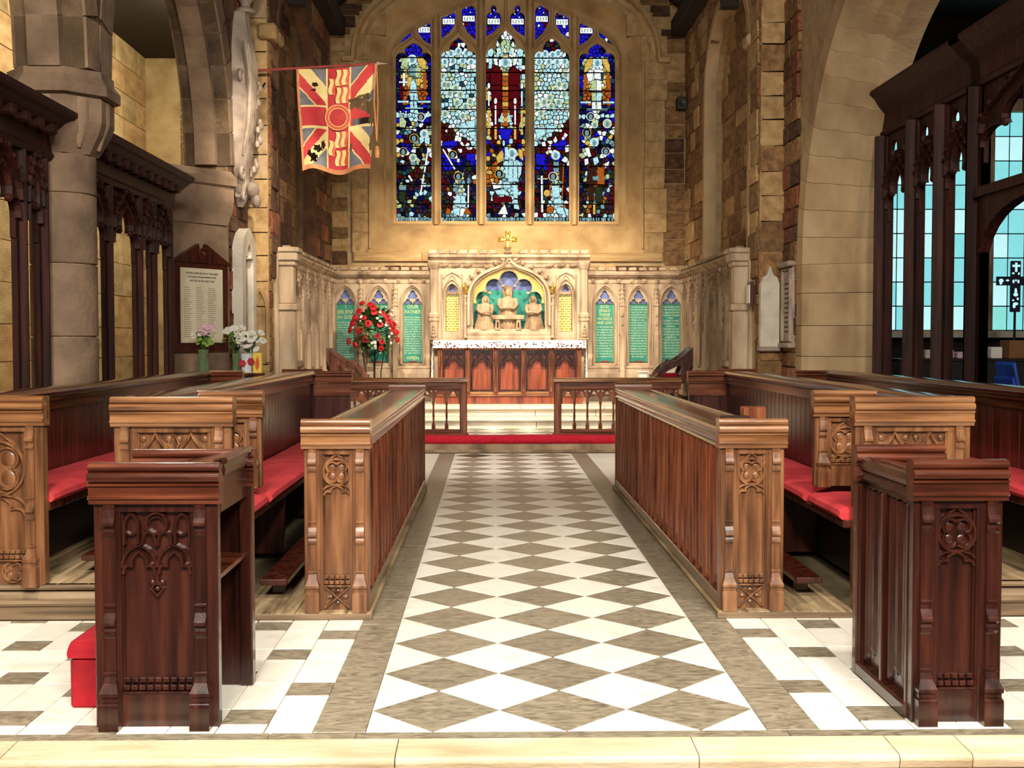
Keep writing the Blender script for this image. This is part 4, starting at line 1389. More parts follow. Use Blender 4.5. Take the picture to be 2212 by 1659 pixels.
def end_panel(root, x0, x1, yf, z0, z1, wood, woodh, style, s=1, th=.07, low='saltire', mid=True, name='end_panel', sw=.098, corn=True, label=None):
    w = x1 - x0
    zt = z1 - .157; xa, xb = x0 + sw, x1 - sw
    b = MB(s)
    b.cbox(x0, xa - .012, yf, yf + th, z0, zt + .01, .004); b.cbox(xb + .012, x1, yf, yf + th, z0, zt + .01, .004)
    b.box(xa - .012, xb + .012, yf + .004, yf + th, zt - .03, zt + .01)
    zl = z0 + .12
    b.box(xa - .02, xb + .02, yf + .03, yf + th, z0, zt)
    for e, sg in ((xa, 1), (xb, -1)):     # stepped beads beside the panel
        b.box(min(e, e - sg * .012), max(e, e - sg * .012), yf + .006, yf + .04, z0, zt - .02)
        b.box(min(e, e + sg * .008), max(e, e + sg * .008), yf + .016, yf + .04, z0, zt - .02)
    body = b.build(name, wood, root, label=label)
    if corn:
        b = MB(s); b.prism(cornice_profile(yf, th, z1), x0 - .012, x1 + .012, 'x'); b.build('cornice', woodh, body, True)
    bx0 = x0 + .062 if w > .4 else x0 + .045
    bx1 = x1 - .062 if w > .4 else x1 - .045
    for xc in (bx0, bx1):
        buttress(body, xc, .042, yf, z0, zt, wood, s, mid)
    # carved head of the panel
    cx = (xa + xb) / 2; pw = xb - xa; yp = yf + .03
    b = MB(s)
    zc = zt - .03
    if style == 'quatrefoil':
        R = pw * .49; qz = zc - R * 1.36
        b.stroke([(xa, qz + R * .2)] + bez((xa, qz + R * .2), (xa + pw * .08, zc - R * .5), (cx - pw * .1, zc - R * .15), (cx, zc + .002), 6)[1:], .02, yp, .018)
        b.stroke([(xb, qz + R * .2)] + bez((xb, qz + R * .2), (xb - pw * .08, zc - R * .5), (cx + pw * .1, zc - R * .15), (cx, zc + .002), 6)[1:], .02, yp, .018)
        quatrefoil(b, cx, qz, R, yp, .022, .022)
        b.stroke(trefoil_head(xa + .004, xb - .004, qz - R * 1.75, qz - R * 1.02, 6), .018, yp, .02)
        b.stroke([(xa, qz - R * 1.5)] + bez((xa, qz - R * 1.35), (xa + pw * .1, qz - R * 1.02), (cx - pw * .2, qz - R * .98), (cx, qz - R * .99), 6) + bez((cx, qz - R * .99), (cx + pw * .2, qz - R * .98), (xb - pw * .1, qz - R * 1.02), (xb, qz - R * 1.35), 6)[1:], .016, yp, .018)
    elif style == 'canopy':
        q = pw / 2
        for k in range(2):
            a = xa + q * k
            b.stroke(trefoil_head(a + .006, a + q - .006, zc - .235, zc - .15, 6), .02, yp, .024)
            b.stroke([(a + .004, zc - .21)] + bez((a + .004, zc - .19), (a + q * .1, zc - .15), (a + q * .3, zc - .135), (a + q / 2, zc - .125), 5) + bez((a + q / 2, zc - .125), (a + q * .7, zc - .135), (a + q * .9, zc - .15), (a + q - .004, zc - .19), 5)[1:] + [(a + q - .004, zc - .21)], .018, yp, .022)
        for sg in (-1, 1):
            c0 = cx + sg * pw * .36
            b.stroke([(c0 - pw * .1, zc - .125), (c0 - pw * .1, zc - .06)] + pointed_head(c0 - pw * .1, c0 + pw * .1, zc - .06, zc - .008) + [(c0 + pw * .1, zc - .125)], .018, yp, .022)
            b.stroke(arc(c0, zc - .065, pw * .085, 200, 340, 6), .014, yp, .02)
            c1 = cx + sg * pw * .11
            b.stroke(bez((c1 - pw * .1, zc - .13), (c1 - pw * .1, zc - .09), (c1 - pw * .04, zc - .075), (c1, zc - .075), 5) + bez((c1, zc - .075), (c1 + pw * .04, zc - .075), (c1 + pw * .1, zc - .09), (c1 + pw * .1, zc - .13), 5)[1:], .018, yp, .022)
        b.stroke(circ(cx, zc - .045, pw * .15, 18), .02, yp, .024, True)
        b.stroke(bez((cx - pw * .13, zc - .045), (cx - pw * .06, zc - .01), (cx + pw * .06, zc - .01), (cx + pw * .13, zc - .045), 6), .012, yp, .02)
        b.stroke([(cx, zc - .235), (cx, zc - .275)], .02, yp, .024)
        b.stroke([(cx, zc - .262), (cx + .022, zc - .29), (cx, zc - .318), (cx - .022, zc - .29)], .018, yp, .022, True)
        for sg in (-1, 1): b.ball((cx + sg * .018, yp - .012, zc - .268), .012, .01, .012, 8, 5)
        b.ball((cx, yp - .014, zc - .29), .011, .01, .011, 8, 5)
    elif style == 'wide':
        q = pw / 2
        for k in range(2):
            a = xa + q * k; c = a + q / 2
            b.stroke(ogee_head(a + .004, a + q - .004, zc - .19, zc - .006, 9), .024, yp, .026)
            b.stroke(circ(c, zc - .15, q * .30, 18), .018, yp, .022, True)
            b.stroke(trefoil_head(a + .012, a + q - .012, zc - .26, zc - .19, 6), .018, yp, .02)
            for sg in (-1, 1): b.ball((c + sg * q * .36, yp - .002, zc - .035), q * .10, .010, .018, 8, 5)
        b.stroke([(cx, zc), (cx - .028, zc - .06), (cx, zc - .12), (cx + .028, zc - .06)], .014, yp, .016, True)
    b.build('tracery', wood, body, True)
    # two rows of little billets on the sill of the panel
    b = MB(s)
    nb = max(5, round(pw / .028))
    zb = z0 + .185
    bw = pw / nb
    for r in range(2):
        for k in range(nb):
            b.cbox(xa + bw * k + .002, xa + bw * (k + 1) - .002, yf + .012 - r * .010, yf + .035, zb - r * .026 - .020, zb - r * .026, .003)
    b.box(xa, xb, yf + .002, yf + .035, zb - .058, zb - .05)
    b.build('billets', wood, body)
    b = MB(s)
    za, zd = z0 + .012, zb - .06
    if low == 'saltire':
        b.stroke([(xa + .004, za), (xb - .004, zd)], .016, yp, .02); b.stroke([(xa + .004, zd), (xb - .004, za)], .016, yp - .001, .02)
        m_ = (za + zd) / 2
        for dx, dz in ((0, 1), (0, -1), (1, 0), (-1, 0)):
            b.ball((cx + dx * pw * .28, yp - .004, m_ + dz * (zd - za) * .28), .014 if dx == 0 else .02, .008, .012, 8, 5)
    elif low == 'pair':
        for k in range(2):
            q = MB(s); quatrefoil(q, xa + pw * (.25 + .5 * k), (za + zd) / 2, min(pw * .23, (zd - za) * .48), yp, .016, .012); q.build('foil', wood, body)
    else:
        b.box(xa - .005, xb + .005, yf + .008, yf + .035, z0, zd + .008)
    if b.f: b.build('foot_panel', wood, body)
    return body


def linenfold_mesh(w, h, wood):
    """one linenfold panel: ridged plan, pointed foot; local x across, face towards -y, foot at z 0"""
    prof = []
    steps = [(0, 0), (.05, 0), (.06, .012), (.10, .014), (.13, .004), (.19, .004), (.22, .016), (.28, .018), (.32, .006), (.40, .006), (.44, .020), (.5, .024), (.56, .020), (.60, .006), (.68, .006),
             (.72, .018), (.78, .016), (.81, .004), (.87, .004), (.90, .014), (.94, .012), (.95, 0), (1, 0)]
    for a, d in steps: prof.append(((a - .5) * w, -d))
    vs = []; fs = []
    n = len(prof)
    for x, y in prof:
        k = 1 - abs(x) / (w / 2)
        vs.append((x, y, .10 * k if abs(x) < w * .44 else 0.0))
    for x, y in prof: vs.append((x, y, h))
    for i in range(n - 1): fs.append((i, i + 1, n + i + 1, n + i))
    # backing and foot chamfer
    vs += [(-w / 2, .012, 0), (w / 2, .012, 0), (w / 2, .012, h), (-w / 2, .012, h)]
    fs += [(2 * n + 3, 2 * n + 2, 2 * n + 1, 2 * n)]
    m0 = len(vs)       # weathered foot under every fold, dying into the ground of the panel
    for i, (x, y) in enumerate(prof): vs.append((x, -.001, max(0.0, vs[i][2] - .03)))
    for i in range(n - 1): fs.append((m0 + i, m0 + i + 1, i + 1, i))
    vs += [(-w / 2, -.0008, 0), (w / 2, -.0008, 0), (w / 2, -.0008, .12), (-w / 2, -.0008, .12)]
    fs += [(m0 + n, m0 + n + 1, m0 + n + 2, m0 + n + 3)]
    me = bpy.data.meshes.new('linenfold_panel'); me.from_pydata(vs, [], fs); me.materials.append(MATS[wood]); me.update()
    return me


def plank_mesh(w, h, wood, t=.018):
    b = MB(); b.cbox(-w / 2, w / 2, -t, 0, 0, h, .006)
    me = bpy.data.meshes.new('plank'); me.from_pydata(b.v, [], b.f); me.materials.append(MATS[wood]); me.update()
    return me


LF = linenfold_mesh(.2155, .775, 'oak')
PK = plank_mesh(.125, .56, 'backwood')
PK2 = plank_mesh(.125, .50, 'backwood')
side = {-1: 'left', 1: 'right'}
ZP = .035      # first platform
ZP2 = .175     # second platform
for s in (-1, 1):
    L = side[s]
    # ---------------- platforms
    b = MB(s); b.box(.915, 1.62, 5.94, 11.22, 0, ZP - .012); pl = b.build('stall_platform', 'deckwood')
    tag(pl, f'low wooden platform carrying the {L} front choir desk', 'platform')
    x = .905; k = 0
    while x < 1.61:
        w = (.13, .15, .12)[k % 3]; x1 = min(x + w, 1.625)
        q = MB(s); q.cbox(x + .0015, x1 - .0015, 5.925, 11.2, ZP - .013, ZP, .003); q.build('plank', 'deckwood', pl); x = x1; k += 1
    q = MB(s); q.cbox(.900, 1.63, 5.915, 5.935, 0, ZP - .004, .004); q.build('nosing', 'deckwood_h', pl)
    b = MB(s); b.box(2.26, 3.15, 6.02, 11.22, 0, ZP2 - .02); pl2 = b.build('stall_platform', 'deckwood')
    tag(pl2, f'stepped wooden platform under the {L} back choir bench', 'platform')
    x = 2.26; k = 0
    while x < 3.1:
        w = (.14, .16, .15)[k % 3]; x1 = min(x + w, 3.15)
        q = MB(s); q.cbox(x + .0015, x1 - .0015, 6.0, 11.2, ZP2 - .022, ZP2, .003); q.build('plank', 'deckwood', pl2); x = x1; k += 1
    for nm, prof in (('upper_nosing', [(6.03, ZP2 - .03), (6.0, ZP2 - .03), (5.975, ZP2 - .022), (5.97, ZP2 - .01), (5.98, ZP2), (6.03, ZP2)]),
                     ('riser_moulding', [(6.03, 0), (5.955, 0), (5.955, .07), (5.94, .075), (5.93, .088), (5.935, .102), (5.965, .108), (5.985, .14), (6.03, .145)])):
        q = MB(s); q.prism(prof, 2.255, 3.3, 'x'); q.build(nm, 'deckwood_h', pl2)

    # ---------------- front desk
    d = thing('choir_desk', f'long choir desk with linenfold front on the {L} side of the tiled aisle', 'choir desk', (s * 1.09, 8.6, ZP), 'front choir desks')
    end_panel(d, .923, 1.26, 5.975, ZP, 1.045, 'honey', 'honey_h', 'quatrefoil', s)
    b = MB(s); b.cbox(.925, 1.258, 11.06, 11.13, ZP, .93, .006); e = b.build('east_end', 'oak', d)
    b = MB(s); b.prism([(11.15, 1.045), (11.05, 1.045), (11.035, 1.03), (11.03, 1.01), (11.03, .94), (11.04, .92), (11.15, .92)], .915, 1.27, 'x'); b.build('cornice', 'oak_h', e)
    n = 23
    for i in range(n):
        y = 6.06 + (i + .5) * 5.0 / n
        o = put('linenfold_panel', LF, (s * .955, y, .10), d)
        o.rotation_euler = (0, 0, PI / 2 if s < 0 else -PI / 2)
        o.scale = (5.0 / n / .2155, 1, 1)
        q = MB(s); q.cbox(.928, .962, 6.06 + i * 5.0 / n - .007, 6.06 + i * 5.0 / n + .007, .10, .874, .003); q.build('muntin', 'oak', d)
    b = MB(s); b.cbox(.925, .975, 6.04, 11.08, ZP, .105, .006); b.build('plinth', 'oak_l', d)
    b = MB(s); b.box(.966, .975, 6.04, 11.08, .1, .95); b.build('backing_board', 'oak', d)
    b = MB(s); b.prism([(.985, .875), (.938, .875), (.932, .885), (.938, .897), (.930, .902), (.921, .915), (.921, .935), (.930, .942), (.924, .95), (.915, .965), (.915, .98), (.925, .992), (.985, .998)], 6.045, 11.07, 'y')
    b.build('cap_rail', 'oak_l', d, True)
    b = MB(s); b.prism([(.97, .978), (1.225, .955), (1.225, .975), (.97, .998)], 6.045, 11.07, 'y'); b.build('desk_top', 'oak_l', d)
    b = MB(s); b.cbox(1.215, 1.24, 6.045, 11.07, .945, .992, .005); b.build('book_ledge', 'oak_l', d)
    b = MB(s); b.cbox(.98, 1.22, 6.045, 11.07, .62, .64, .003); b.build('book_shelf', 'oak_l', d)
    for y in (7.2, 8.5, 9.8):
        b = MB(s); b.prism([(.985, .64), (1.2, .64), (1.2, .70)] + bez((1.2, .70), (1.12, .72), (1.2, .88), (1.21, .95), 6)[1:] + [(.985, .955)], y, y + .03, 'y'); b.build('bracket', 'oak', d)

    # ---------------- front bench (its back carries the second desk)
    d = thing('choir_bench', f'panelled front choir bench on the {L} with wide carved west end', 'bench', (s * 1.93, 8.6, 0), 'front choir benches')
    end_panel(d, 1.635, 2.245, 5.975, ZP, 1.162, 'honey', 'honey_h', 'wide', s, low='pair', sw=.12)
    end_panel(d, 1.625, 2.0, 6.70, .595, 1.162, 'honey', 'honey_h', 'quatrefoil', s, th=.05, low='plain', mid=False, name='arm_panel')
    b = MB(s); b.cbox(1.6, 2.03, 6.05, 11.15, .45, .495, .008); b.build('seat', 'backwood', d)
    b = MB(s); b.box(1.9, 1.93, 6.05, 11.15, ZP, .452); b.build('seat_support', 'leather', d)
    b = MB(s); b.cbox(1.40, 1.55, 6.25, 11.0, .11, .145, .006); b.build('kneeling_board', 'backwood', d)
    for y in (6.4, 7.9, 9.4, 10.8):
        b = MB(s); b.cbox(1.44, 1.51, y, y + .05, ZP, .112, .004); b.build('board_block', 'backwood', d)
    for y in (7.6, 9.3):
        b = MB(s); b.cbox(1.66, 1.9, y, y + .045, ZP, .452, .004); b.build('seat_bracket', 'backwood', d)
    b = MB(s); b.cbox(2.035, 2.06, 6.05, 11.18, ZP, 1.08, .003); b.build('back_board', 'backwood', d)
    n = 34
    for i in range(n):
        y = 6.78 + (i + .5) * 4.36 / n
        o = put('plank', PK, (s * 2.035, y, .53), d); o.rotation_euler = (0, 0, -PI / 2 if s > 0 else PI / 2); o.scale = (4.36 / n / .125, 1, 1)
    for i in range(5):
        o = put('plank', PK, (s * 2.035, 6.12 + i * .125, .53), d); o.rotation_euler = (0, 0, -PI / 2 if s > 0 else PI / 2)
    b = MB(s); b.prism([(2.04, 1.04), (2.0, 1.04), (2.0, 1.085), (1.985, 1.09), (1.985, 1.10), (1.995, 1.108), (1.975, 1.118), (1.97, 1.135), (1.98, 1.15), (2.0, 1.162), (2.27, 1.15), (2.27, 1.12), (2.06, 1.12)], 6.05, 11.2, 'y')
    b.build('cap_rail', 'oak_l', d, True)
    b = MB(s); b.cbox(2.2, 2.24, 6.05, 11.18, ZP, 1.12, .004); b.build('desk_front', 'backwood', d)
    b = MB(s); b.cbox(1.645, 2.03, 11.1, 11.16, ZP, 1.04, .004); e = b.build('east_wing', 'backwood', d)
    b = MB(s); b.box(1.645, 2.0, 11.085, 11.11, .92, 1.03); b.build('wing_rail', 'oak_h', e)
    b = MB(s); b.prism(cornice_profile(11.095, .08, 1.162, .75), 1.63, 2.06, 'x'); b.build('cornice', 'oak_h', e, True)
    b = MB(s); b.prism(cornice_profile(11.30, .06, 1.175, .5), 1.95, 2.34, 'x'); b.build('far_cap', 'oak_h', e, True)

    # ---------------- back bench
    d = thing('choir_bench', f'panelled back choir bench on the {L} against the wooden screen', 'bench', (s * 2.85, 8.6, 0), 'back choir benches')
    end_panel(d, 2.612, 3.10, 5.975, ZP2, 1.168, 'honey', 'honey_h', 'wide' if s > 0 else 'quatrefoil', s, low='pair')
    b = MB(s); b.cbox(2.61, 3.02, 6.05, 11.15, .555, .6, .008); b.build('seat', 'backwood', d)
    b = MB(s); b.box(2.9, 2.93, 6.05, 11.15, ZP2, .556); b.build('seat_support', 'leather', d)
    b = MB(s); b.cbox(2.38, 2.52, 6.25, 11.0, .25, .285, .006); b.build('kneeling_board', 'backwood', d)
    for y in (6.4, 7.9, 9.4, 10.8):
        b = MB(s); b.cbox(2.42, 2.49, y, y + .05, ZP2, .252, .004); b.build('board_block', 'backwood', d)
    b = MB(s); b.cbox(3.035, 3.06, 6.05, 11.18, ZP2, 1.08, .003); b.build('back_board', 'backwood', d)
    n = 40
    for i in range(n):
        y = 6.05 + (i + .5) * 5.1 / n
        o = put('plank', PK2, (s * 3.035, y, .60), d); o.rotation_euler = (0, 0, -PI / 2 if s > 0 else PI / 2); o.scale = (5.1 / n / .125, 1, 1)
    b = MB(s); b.prism([(3.04, 1.03), (3.0, 1.03), (3.0, 1.08), (2.985, 1.085), (2.985, 1.098), (2.995, 1.105), (2.975, 1.117), (2.97, 1.135), (2.98, 1.15), (3.0, 1.162), (3.1, 1.165), (3.1, 1.03)], 6.05, 11.2, 'y')
    b.build('cap_rail', 'oak_l', d, True)
    b = MB(s); b.cbox(2.70, 3.03, 11.1, 11.16, ZP2, 1.04, .004); e = b.build('east_wing', 'backwood', d)
    b = MB(s); b.prism(cornice_profile(11.095, .08, 1.165, .75), 2.68, 3.1, 'x'); b.build('cornice', 'oak_h', e, True)


# ---------------- seat cushions: long squabs with a soft edge
def cushion(name, x0, x1, y0, y1, z0, z1, s, mat, label, cat='cushion', group=None):
    b = MB(s); n = 24
    sec = [(x0 + .01, z0), (x0 - .008, z0 + (z1 - z0) * .35), (x0, z0 + (z1 - z0) * .75), (x0 + .03, z1), (x0 + (x1 - x0) * .5, z1 + .008), (x1 - .03, z1), (x1, z1 - .02), (x1, z0)]
    lp = []
    rr_ = random.Random(int(abs(y0) * 100))
    for i in range(n + 1):
        y = y0 + (y1 - y0) * i / n
        k = .8 if i in (0, n) else 1
        w = rr_.uniform(-.0015, .0015)
        lp.append([(x + w, y, z0 + (z - z0) * k) for x, z in sec])
    b.loft(lp if True else lp)
    m_ = len(sec); b.f.append(tuple(reversed(range(m_)))); b.m.append(0); b.f.append(tuple(range(n * m_, (n + 1) * m_))); b.m.append(0)
    o = b.build(name, mat, None, True)
    return tag(o, label, cat, group)


for s in (-1, 1):
    L = side[s]
    cushion('seat_cushion', 1.585, 2.0, 6.78, 11.05, .495, .56, s, 'red_seat', f'long red squab on the {L} front choir bench', group='choir bench cushions')
    cushion('seat_cushion', 1.585, 2.0, 6.06, 6.69, .495, .56, s, 'red_seat', f'short red squab at the west end of the {L} front choir bench', group='choir bench cushions')
    cushion('seat_cushion', 2.595, 3.0, 6.06, 11.05, .60, .665, s, 'red_seat', f'long red squab on the {L} back choir bench', group='choir bench cushions')

# books and papers lying on the desks
b = MB(); b.cbox(1.27, 1.42, 7.05, 7.10, .90, 1.045, .006); b.cbox(1.275, 1.415, 7.02, 7.05, .9, 1.04, .004)
tag(b.build('book', 'oak'), 'brown book propped up behind the right front choir desk', 'book')
b = MB(); b.cbox(1.05, 1.2, 6.5, 6.62, .985, 1.02, .004); tag(b.build('book', 'leather'), 'dark book lying on the right front choir desk', 'book')

# ================================================================== READING DESKS AT THE WEST
# left: open towards the aisle
d = thing('reading_desk', 'dark stained reading desk with carved canopy panel, open towards the aisle', 'reading desk', (-1.53, 4.53, 0))
end_panel(d, -1.765, -1.305, 4.275, 0, 1.0, 'mahog', 'mahog_h', 'canopy', 1, th=.05, low='plain')
b = MB(); b.cbox(-1.765, -1.33, 4.80, 4.845, 0, .85, .006); b.cbox(-1.34, -1.285, 4.785, 4.85, 0, .86, .006); e = b.build('east_end', 'mahog', d)
b = MB(); b.prism(cornice_profile(4.80, .05, 1.0), -1.777, -1.273, 'x'); b.build('cornice', 'mahog_h', e, True)
b = MB(); b.prism([(-1.30, .985), (-1.30, 1.002), (-1.70, .93), (-1.70, .913)], 4.33, 4.80, 'y'); b.build('desk_slope', 'mahog_h', d)
b = MB(); b.prism([(-1.33, .93), (-1.30, .93), (-1.29, .945), (-1.285, .965), (-1.292, .985), (-1.28, .99), (-1.276, 1.0), (-1.285, 1.012), (-1.33, 1.006)], 4.33, 4.80, 'y'); b.build('front_rail', 'mahog', d)
b = MB(); b.cbox(-1.325, -1.305, 4.33, 4.80, .80, .935, .004); b.build('apron', 'mahog', d)
b = MB(); b.cbox(-1.72, -1.31, 4.33, 4.80, .545, .565, .003); b.build('book_shelf', 'mahog_h', d)
b = MB(); b.cbox(-1.75, -1.73, 4.33, 4.80, .12, .93, .003); b.build('back_board', 'mahog', d)
b = MB(); b.cbox(-1.52, -1.36, 4.42, 4.64, .968, .974, .001); b.v = [(x, y, z + (x + 1.44) * .18) for x, y, z in b.v]
tag(b.build('paper', 'white_paper'), 'white paper lying on the slope of the left reading desk', 'paper')
# right: closed linenfold front towards the aisle
d = thing('reading_desk', 'dark stained reading desk with quatrefoil end and linenfold front, on the right', 'reading desk', (1.48, 4.58, 0))
end_panel(d, 1.315, 1.655, 4.275, 0, 1.005, 'mahog', 'mahog_h', 'quatrefoil', 1, th=.05, low='plain')
b = MB(); b.cbox(1.30, 1.665, 4.90, 4.95, 0, .86, .006); e = b.build('east_end', 'mahog', d)
b = MB(); b.prism(cornice_profile(4.90, .05, 1.005), 1.29, 1.675, 'x'); b.build('cornice', 'mahog_h', e, True)
LF2 = linenfold_mesh(.275, .76, 'mahog')
for i in range(2):
    o = put('linenfold_panel', LF2, (1.345, 4.335 + .1415 + i * .283, .06), d); o.rotation_euler = (0, 0, -PI / 2)
for y in (4.335, 4.618, 4.895):
    b = MB(); b.cbox(1.31, 1.35, y - .011, y + .011, .0, .83, .004); b.build('muntin', 'mahog', d)
b = MB(); b.cbox(1.30, 1.36, 4.32, 4.91, 0, .062, .01); b.build('plinth', 'mahog', d)
b = MB(); b.prism([(1.36, .82), (1.335, .82), (1.328, .83), (1.335, .845), (1.318, .852), (1.305, .866), (1.305, .885), (1.318, .894), (1.31, .90), (1.302, .92), (1.308, .945), (1.36, .955)], 4.325, 4.905, 'y'); b.build('front_rail', 'mahog', d)
b = MB(); b.prism([(1.335, .955), (1.335, .94), (1.62, .90), (1.62, .915)], 4.325, 4.905, 'y'); b.build('desk_slope', 'mahog_h', d)
b = MB(); b.cbox(1.38, 1.46, 4.40, 4.52, .95, .962, .002); tag(b.build('book', 'white_paper'), 'small white booklet on the slope of the right reading desk', 'book')

# red upholstered kneeling box beside the left reading desk
d = thing('kneeling_stool', 'red upholstered box stool on the marble floor beside the left reading desk', 'stool', (-1.86, 4.70, 0))
b = MB(); b.cbox(-1.945, -1.775, 4.50, 4.95, 0, .20, .012); b.build('box', 'red_cloth', d)
b = MB()
sec = [(-1.95, .202), (-1.953, .235), (-1.945, .262), (-1.925, .275), (-1.86, .282), (-1.795, .275), (-1.772, .262), (-1.768, .235), (-1.77, .202)]
b.loft([[(x, y, .202 + (z - .202) * k) for x, z in sec] for y, k in ((4.493, .5), (4.497, .85), (4.52, 1), (4.93, 1), (4.952, .85), (4.957, .5))])
m_ = len(sec); b.f.append(tuple(range(m_))); b.m.append(0); b.f.append(tuple(reversed(range(5 * m_, 6 * m_)))); b.m.append(0)
b.build('padded_lid', 'red_cloth', d, True)

# ================================================================== TEXT
def text_mesh(body, size, width=None):
    c = bpy.data.curves.new('txt', 'FONT')
    c.body = body; c.size = size; c.align_x = 'CENTER'; c.align_y = 'CENTER'; c.resolution_u = 2; c.extrude = .001
    o = bpy.data.objects.new('txt', c); COL.objects.link(o)
    bpy.context.view_layer.update()
    dg = bpy.context.evaluated_depsgraph_get()
    me = bpy.data.meshes.new_from_object(o.evaluated_get(dg))
    bpy.data.objects.remove(o); bpy.data.curves.remove(c)
    xs = [v.co.x for v in me.vertices]
    k = 1.0
    if width and xs and (max(xs) - min(xs)) > 0:
        k = width / (max(xs) - min(xs))
    return me, k


def text(body, size, at_, parent, mat, width=None, maxw=None, rotz=0.0, name='lettering'):
    me, k = text_mesh(body, size, width)
    if maxw and not width:
        xs = [v.co.x for v in me.vertices]; w = max(xs) - min(xs)
        k = min(1, maxw / w) if w > 0 else 1
    me.materials.clear(); me.materials.append(MATS[mat])
    return put(name, me, at_, parent, scale=(k, 1, 1), rot=(PI / 2, 0, rotz))


# ================================================================== REREDOS
rer = thing('reredos', 'carved cream stone reredos with ogee niche and panelled wings behind the altar', 'reredos', (0, 18.4, .48))
YR = 18.32
b = MB(); b.box(-2.88, 2.88, YR + .10, 18.66, .48, 2.50); b.build('core', 'reredos', rer)


def bay(x0, x1, M=None, blind=False, y=YR, base=.98, mat='reredos', gr=True, parent=rer):
    """one wing bay: moulded frame, cusped pointed head on a blue ground"""
    c = (x0 + x1) / 2; hw = .155 if not blind else (x1 - x0) * .36
    out = [(x0, base), (x1, base), (x1, 2.36), (x0, 2.36)]
    hole = [(c - hw, base + .12), (c + hw, base + .12)] + list(reversed(pointed_head(c - hw, c + hw, 2.05, 2.30)))
    b = MB(); b.M = M
    b.plate(out, [hole], y, y + .10); fr = b.build('bay_frame', mat, parent)
    b = MB(); b.M = M
    h2 = [(c - hw - .03, base + .1)] + pointed_head(c - hw - .03, c + hw + .03, 2.05, 2.34) + [(c + hw + .03, base + .1)]
    b.stroke(h2, .03, y, .03); b.build('arch_mould', mat, fr)
    # tracery head: trefoil plate with little piercings
    b = MB(); b.M = M
    zt0 = 2.045
    hd = [(c - hw, zt0), (c - hw, 2.05)] + pointed_head(c - hw, c + hw, 2.05, 2.30)[1:-1] + [(c + hw, 2.05), (c + hw, zt0)]
    hl = [trefoil_head(c - hw + .012, c - .006, zt0 + .002, zt0 + .085), trefoil_head(c + .006, c + hw - .012, zt0 + .002, zt0 + .085)]
    q = [(c + .068 * math.cos(a) * (1 + .25 * math.cos(3 * (a - PI / 2))), 2.18 + .068 * math.sin(a) * (1 + .25 * math.cos(3 * (a - PI / 2)))) for a in [2 * PI * k / 18 for k in range(18)]]
    hl2 = [h + [] for h in hl] + [q]
    b.plate(hd, hl2, y + .03, y + .05); b.build('tracery_head', mat, fr)
    b = MB(); b.M = M; b.box(c - hw - .005, c + hw + .005, y + .075, y + .09, zt0, 2.32); b.build('ground', 'blue_paint' if gr else mat, fr)
    if blind:
        b = MB(); b.M = M; b.box(c - hw, c + hw, y + .06, y + .095, base + .12, zt0 + .01); b.build('blind_panel', mat, fr)
    # moulded base
    b = MB(); b.M = M; b.prism([(y + .02, .60), (y - .06, .60), (y - .06, .93), (y - .05, .95), (y - .02, .97), (y - .015, 1.0), (y - .03, 1.02), (y - .02, 1.04), (y + .02, 1.06)], x0, x1, 'x'); b.build('base_mould', mat, fr)
    return fr


def pin(x, M=None, y=YR, mat='reredos', parent=rer):
    """thin buttress with a crocketed pinnacle between two bays"""
    b = MB(); b.M = M
    b.prism([(y + .02, .6), (y - .10, .6), (y - .10, 1.0), (y - .075, 1.04), (y - .075, 1.55), (y - .055, 1.60), (y - .055, 2.02), (y + .02, 2.02)], x - .035, x + .035, 'x')
    for z in (1.0, 1.57, 2.02): b.box(x - .045, x + .045, y - .085 if z < 1.1 else y - .07, y + .01, z - .012, z + .012)
    lp = []
    for z, w in ((2.02, .032), (2.12, .026), (2.25, .018), (2.36, .008), (2.375, .02), (2.40, .02), (2.415, .004)):
        lp.append([(x - w, y - .03 - w, z), (x + w, y - .03 - w, z), (x + w, y - .03 + w, z), (x - w, y - .03 + w, z)])
    b.loft(lp)
    for z in (2.07, 2.14, 2.21, 2.28):
        for sx in (-1, 1): b.ball((x + sx * .032, y - .035, z), .014, .012, .012, 6, 4)
        b.ball((x, y - .068, z), .012, .012, .012, 6, 4)
    for z in (1.72, 1.86): b.ball((x, y - .066, z), .022, .014, .03, 6, 4)
    b.build('pinnacle', mat, parent)


def wing_cornice(x0, x1, M=None, y=YR, mat='reredos', parent=rer, z0=2.36, rows=True):
    b = MB(); b.M = M
    b.prism([(y + .12, z0), (y - .0, z0), (y - .012, z0 + .012), (y - .012, z0 + .02), (y + .015, z0 + .03), (y + .015, z0 + .07), (y - .03, z0 + .10), (y - .06, z0 + .12), (y - .065, z0 + .135), (y - .085, z0 + .142), (y - .085, z0 + .17), (y - .05, z0 + .18), (y - .04, z0 + .20), (y + .12, z0 + .21)], x0, x1, 'x')
    co = b.build('cornice', mat, parent)
    n = max(2, round((x1 - x0) / .21))
    for i in range(n):
        xc = x0 + (i + .5) * (x1 - x0) / n
        b = MB(); b.M = M
        for k in range(4):
            a = PI / 4 + PI / 2 * k
            b.ball((xc + .02 * math.cos(a), y - .02, z0 + .045 + .02 * math.sin(a)), .02, .016, .02, 6, 4)
        b.ball((xc, y - .036, z0 + .045), .012, .012, .012, 6, 4)
        b.build('rosette', mat, co)
    # little battlements
    n = max(2, round((x1 - x0) / .17))
    w = (x1 - x0) / n
    for i in range(n):
        b = MB(); b.M = M; xa = x0 + i * w
        b.cbox(xa + w * .08, xa + w * .84, y - .05, y + .05, z0 + .21, z0 + .262, .01); b.build('merlon', mat, co)


